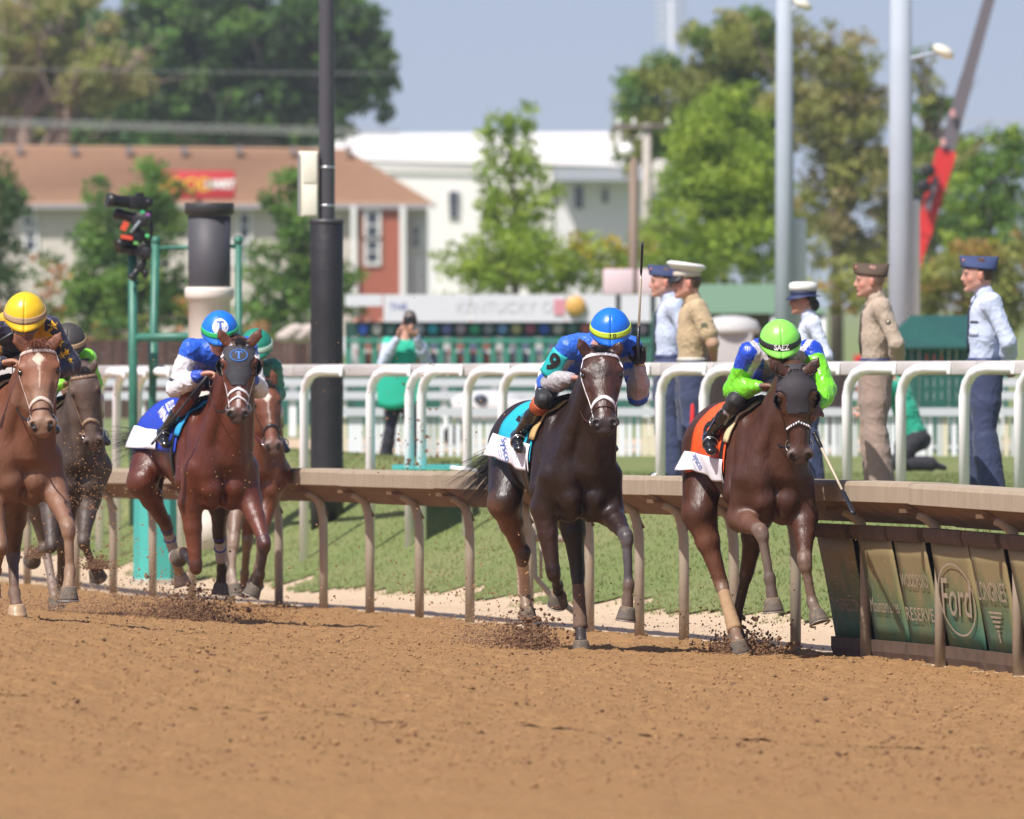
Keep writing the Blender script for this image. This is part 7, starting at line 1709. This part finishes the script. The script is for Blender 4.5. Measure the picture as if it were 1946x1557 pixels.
# photographer standing
D = 127; s_ = F / D; pt = lambda x, y, d=0: P(x, y, D + d)
Jp = dict(pelvis=pt(762, 752), sh=[pt(738, 652), pt(798, 652)], head=pt(779, 607), knee=[pt(742, 812, -.05), pt(783, 812, -.05)], ankle=[pt(732, 876, .05), pt(792, 874, .05)], toe=[pt(728, 886, -.12), pt(796, 886, -.12)],
          elbow=[pt(728, 690, -.10), pt(812, 690, -.10)], wrist=[pt(756, 642, -.26), pt(790, 640, -.30)], hand=[(V((.2, -.3, 1)), V((.9, -.2, 0)), .9, 1), (V((-.5, -.4, .6)), V((-.3, 0, 1)), 1.0, -1)], front=V((0, -1, 0)))
def ptop(v, c):
    c = c.copy(); x = (v[:, 0] - Jp['pelvis'].x); arm = np.minimum(armt(v, Jp, 0)[0], armt(v, Jp, 1)[0]); tt = np.where(armt(v, Jp, 0)[0] < armt(v, Jp, 1)[0], armt(v, Jp, 0)[1], armt(v, Jp, 1)[1])
    c[:] = (.015, .42, .27); c[(arm < .09) & (tt > .12)] = (.50, .56, .70)
    m = (np.abs(v[:, 2] - (CAMZ + (HOR - 737) * D / F)) < .012); c[m & (arm > .09)] = (.6, .75, .68); return c
PH = build_person('photographer', 'standing photographer in a green bib and pale blue sleeves, beside the padded pole', None, pt(765, 890), Jp, dict(top=(.015, .42, .27), pants=(.025, .025, .04), long=True, bootname='shoe', skin=SK1), .012, (0, -1, -.03), (0, 0, 1), .01, 41, ptop, 1.0, hair=(.12, .10, .09))
mb = MB(); mb.grid(lambda a, b: pt(721 + 92 * b - 4 * math.sin(3 * a), 700 + 75 * a + 4 * math.sin(b * 6), -.20 - .03 * math.sin(b * 3.1) * 1.5), 6, 12); mb.build('bib_hem', C('bib_green', (.015, .42, .27), rough=.8, bump=1, bscale=8), PH.root, solid=.02)
lc = PH.hc + V((.0, -.13, -.01)); lr = empty('camera', lc, 'black camera with a short lens held at the photographer\'s eye', 'camera')
MB().box(lc, (.07, .035, .05), bev=.01).build('camera_body', M_blk, lr); MB().lathe(lc + V((.0, -.03, -.005)), [(.04, 0), (.042, .08), (.05, .09), (.05, .14), (.036, .138)], 18, V((0, -1, 0))).build('lens', M_blk, lr)
# kneeling photographer
D = 118; pt = lambda x, y, d=0: P(x, y, D + d)
Jk = dict(pelvis=pt(1742, 830, 0), sh=[pt(1690, 735, -.12), pt(1712, 728, .18)], head=pt(1672, 700, 0), knee=[pt(1700, 880, -.12), pt(1712, 845, .16)], ankle=[pt(1768, 882, -.1), pt(1715, 884, .2)], toe=[pt(1795, 890, -.1), pt(1695, 890, .2)],
          elbow=[pt(1672, 775, -.15), pt(1680, 770, .2)], wrist=[pt(1640, 790, -.15), pt(1645, 780, .1)], hand=[(V((-1, 0, .2)), V((0, 0, -1)), 1., 1), (V((-1, 0, .2)), V((0, 0, -1)), 1., -1)], front=V((-.9, -.1, -.4)), frontcam=False)
build_person('photographer', 'crouching photographer in a green vest and black trousers between the soldier and the airman', None, pt(1735, 890), Jk, dict(top=(.015, .36, .23), pants=(.015, .015, .02), long=True, bootname='shoe', skin=SK1), .013, (-1, 0, -.1), (0, 0, 1), .01, 43, None, 1.05, hair=(.05, .04, .03))

# ================================================================== flying dirt
def spray(name, label, centre, D, n, rx, ry, r0, r1, m, seed, up=.5, dd=.5):
    r = np.random.RandomState(seed); a = r.normal(size=(n, 3)); px = centre[0] + a[:, 0] * rx; py = centre[1] - np.abs(a[:, 1]) ** 1.15 * ry * up * 2 + (1 - up) * ry * .3; Dd = D + a[:, 2] * dd
    X = (px - 973) * Dd / F; Z = CAMZ - (py - HOR) * Dd / F; zg = np.where(X < rail_x(Dd), trackz_a(X, Dd), 0) - .005; Z = np.maximum(Z, zg)
    clods(name, np.stack([X, Dd, Z], 1), r0 + r1 * r.rand(n) ** 3, m, label, seed, 'flying dirt', 1.)
M_dust = mat('dust_grain', (.30, .18, .10), .95, noise=.3, nscale=3)
for i, (c, D, n, rx, ry, r0, r1, m, lab) in enumerate((
    ((1005, 1240), 75.4, 3000, 30, 28, .003, .016, M_clod_d, 'dark dirt thrown up behind the trailing hoof of the third horse'), ((925, 1232), 76, 2600, 42, 26, .003, .009, M_dust, 'brown spray of dirt to the left of the third horse'),
    ((1415, 1245), 75.0, 3600, 34, 15, .003, .014, M_clod_d, 'dark dirt bursting round the planted hoof of the rightmost horse'), ((1400, 1235), 75.5, 500, 60, 35, .003, .009, M_clod, 'light crumbs flying beside the legs of the rightmost horse'),
    ((362, 1192), 83.3, 6500, 42, 27, .003, .013, M_clod_d, 'dark plume of dirt beneath the hooded bay horse'), ((290, 1185), 85, 4500, 66, 30, .003, .008, M_dust, 'brown haze of dirt left of the hooded bay horse'),
    ((150, 1160), 84, 2400, 95, 30, .003, .008, M_dust, 'brown dirt spray between the chestnut and the hooded horse'), ((480, 1175), 86, 900, 55, 14, .003, .012, M_clod, 'low ridge of kicked dirt right of the hooded horse'),
    ((183, 1080), 84.4, 900, 13, 11, .003, .010, M_clod_d, 'dirt clump packed round the raised hoof of the dark horse'), ((66, 1060), 84.6, 500, 10, 10, .003, .009, M_clod_d, 'dirt clump round the left raised hoof of the dark horse'),
    ((230, 1080), 84, 500, 90, 90, .003, .009, M_clod, 'scattered crumbs flying low behind the left horses'), ((300, 940), 80, 260, 180, 90, .002, .006, M_clod, 'fine crumbs flying across the left half'),
    ((800, 900), 73, 200, 90, 130, .002, .006, M_clod, 'fine crumbs flying before the white rail'), ((850, 1140), 75, 420, 130, 60, .003, .009, M_clod, 'crumbs flying over the sandy verge'),
    ((1300, 1190), 75, 350, 160, 45, .003, .007, M_clod, 'crumbs flying between the two right horses'), ((780, 900), 100, 120, 30, 80, .006, .02, M_clod_d, 'dark crumbs flying in front of the photographer'),
    ((1680, 1130), 73, 160, 90, 90, .002, .004, M_clod, 'fine crumbs flying before the advertising panels'), ((160, 960), 82, 500, 26, 60, .002, .005, M_clod, 'grains flying before the dark horse'),
    ((1010, 1235), 75.3, 70, 34, 34, .008, .022, M_clod_d, 'larger dark clods flung up behind the third horse'), ((360, 1185), 83.2, 90, 55, 34, .008, .022, M_clod_d, 'larger dark clods flung up under the hooded bay horse'),
    ((1420, 1240), 74.6, 70, 45, 26, .008, .020, M_clod_d, 'larger dark clods flung up by the rightmost horse'),
    ((620, 720), 80, 130, 90, 170, .002, .004, M_clod, 'fine grains flying in front of the padded pole'))):
    spray('flying_dirt', lab, c, D, n, rx, ry, r0, r1, m, 100 + i)
# ------------------------------------------------------------------ the hazy air
def haze_box(density):
    mb = MB(); mb.box((0, 700, 22.5), (420, 760, 25.2)); m = bpy.data.materials.new('haze_air'); m.use_nodes = True; N = m.node_tree.nodes; N.clear()
    o_ = N.new('ShaderNodeOutputMaterial'); v_ = N.new('ShaderNodeVolumePrincipled'); v_.inputs['Density'].default_value = density; v_.inputs['Color'].default_value = (.86, .9, .96, 1); v_.inputs['Anisotropy'].default_value = .2
    m.node_tree.links.new(v_.outputs[0], o_.inputs['Volume']); o = mb.build('haze', m, None, False); tag(o, 'thin pale summer haze over the whole racecourse', 'haze', kind='stuff'); return o
haze_box(.00021)
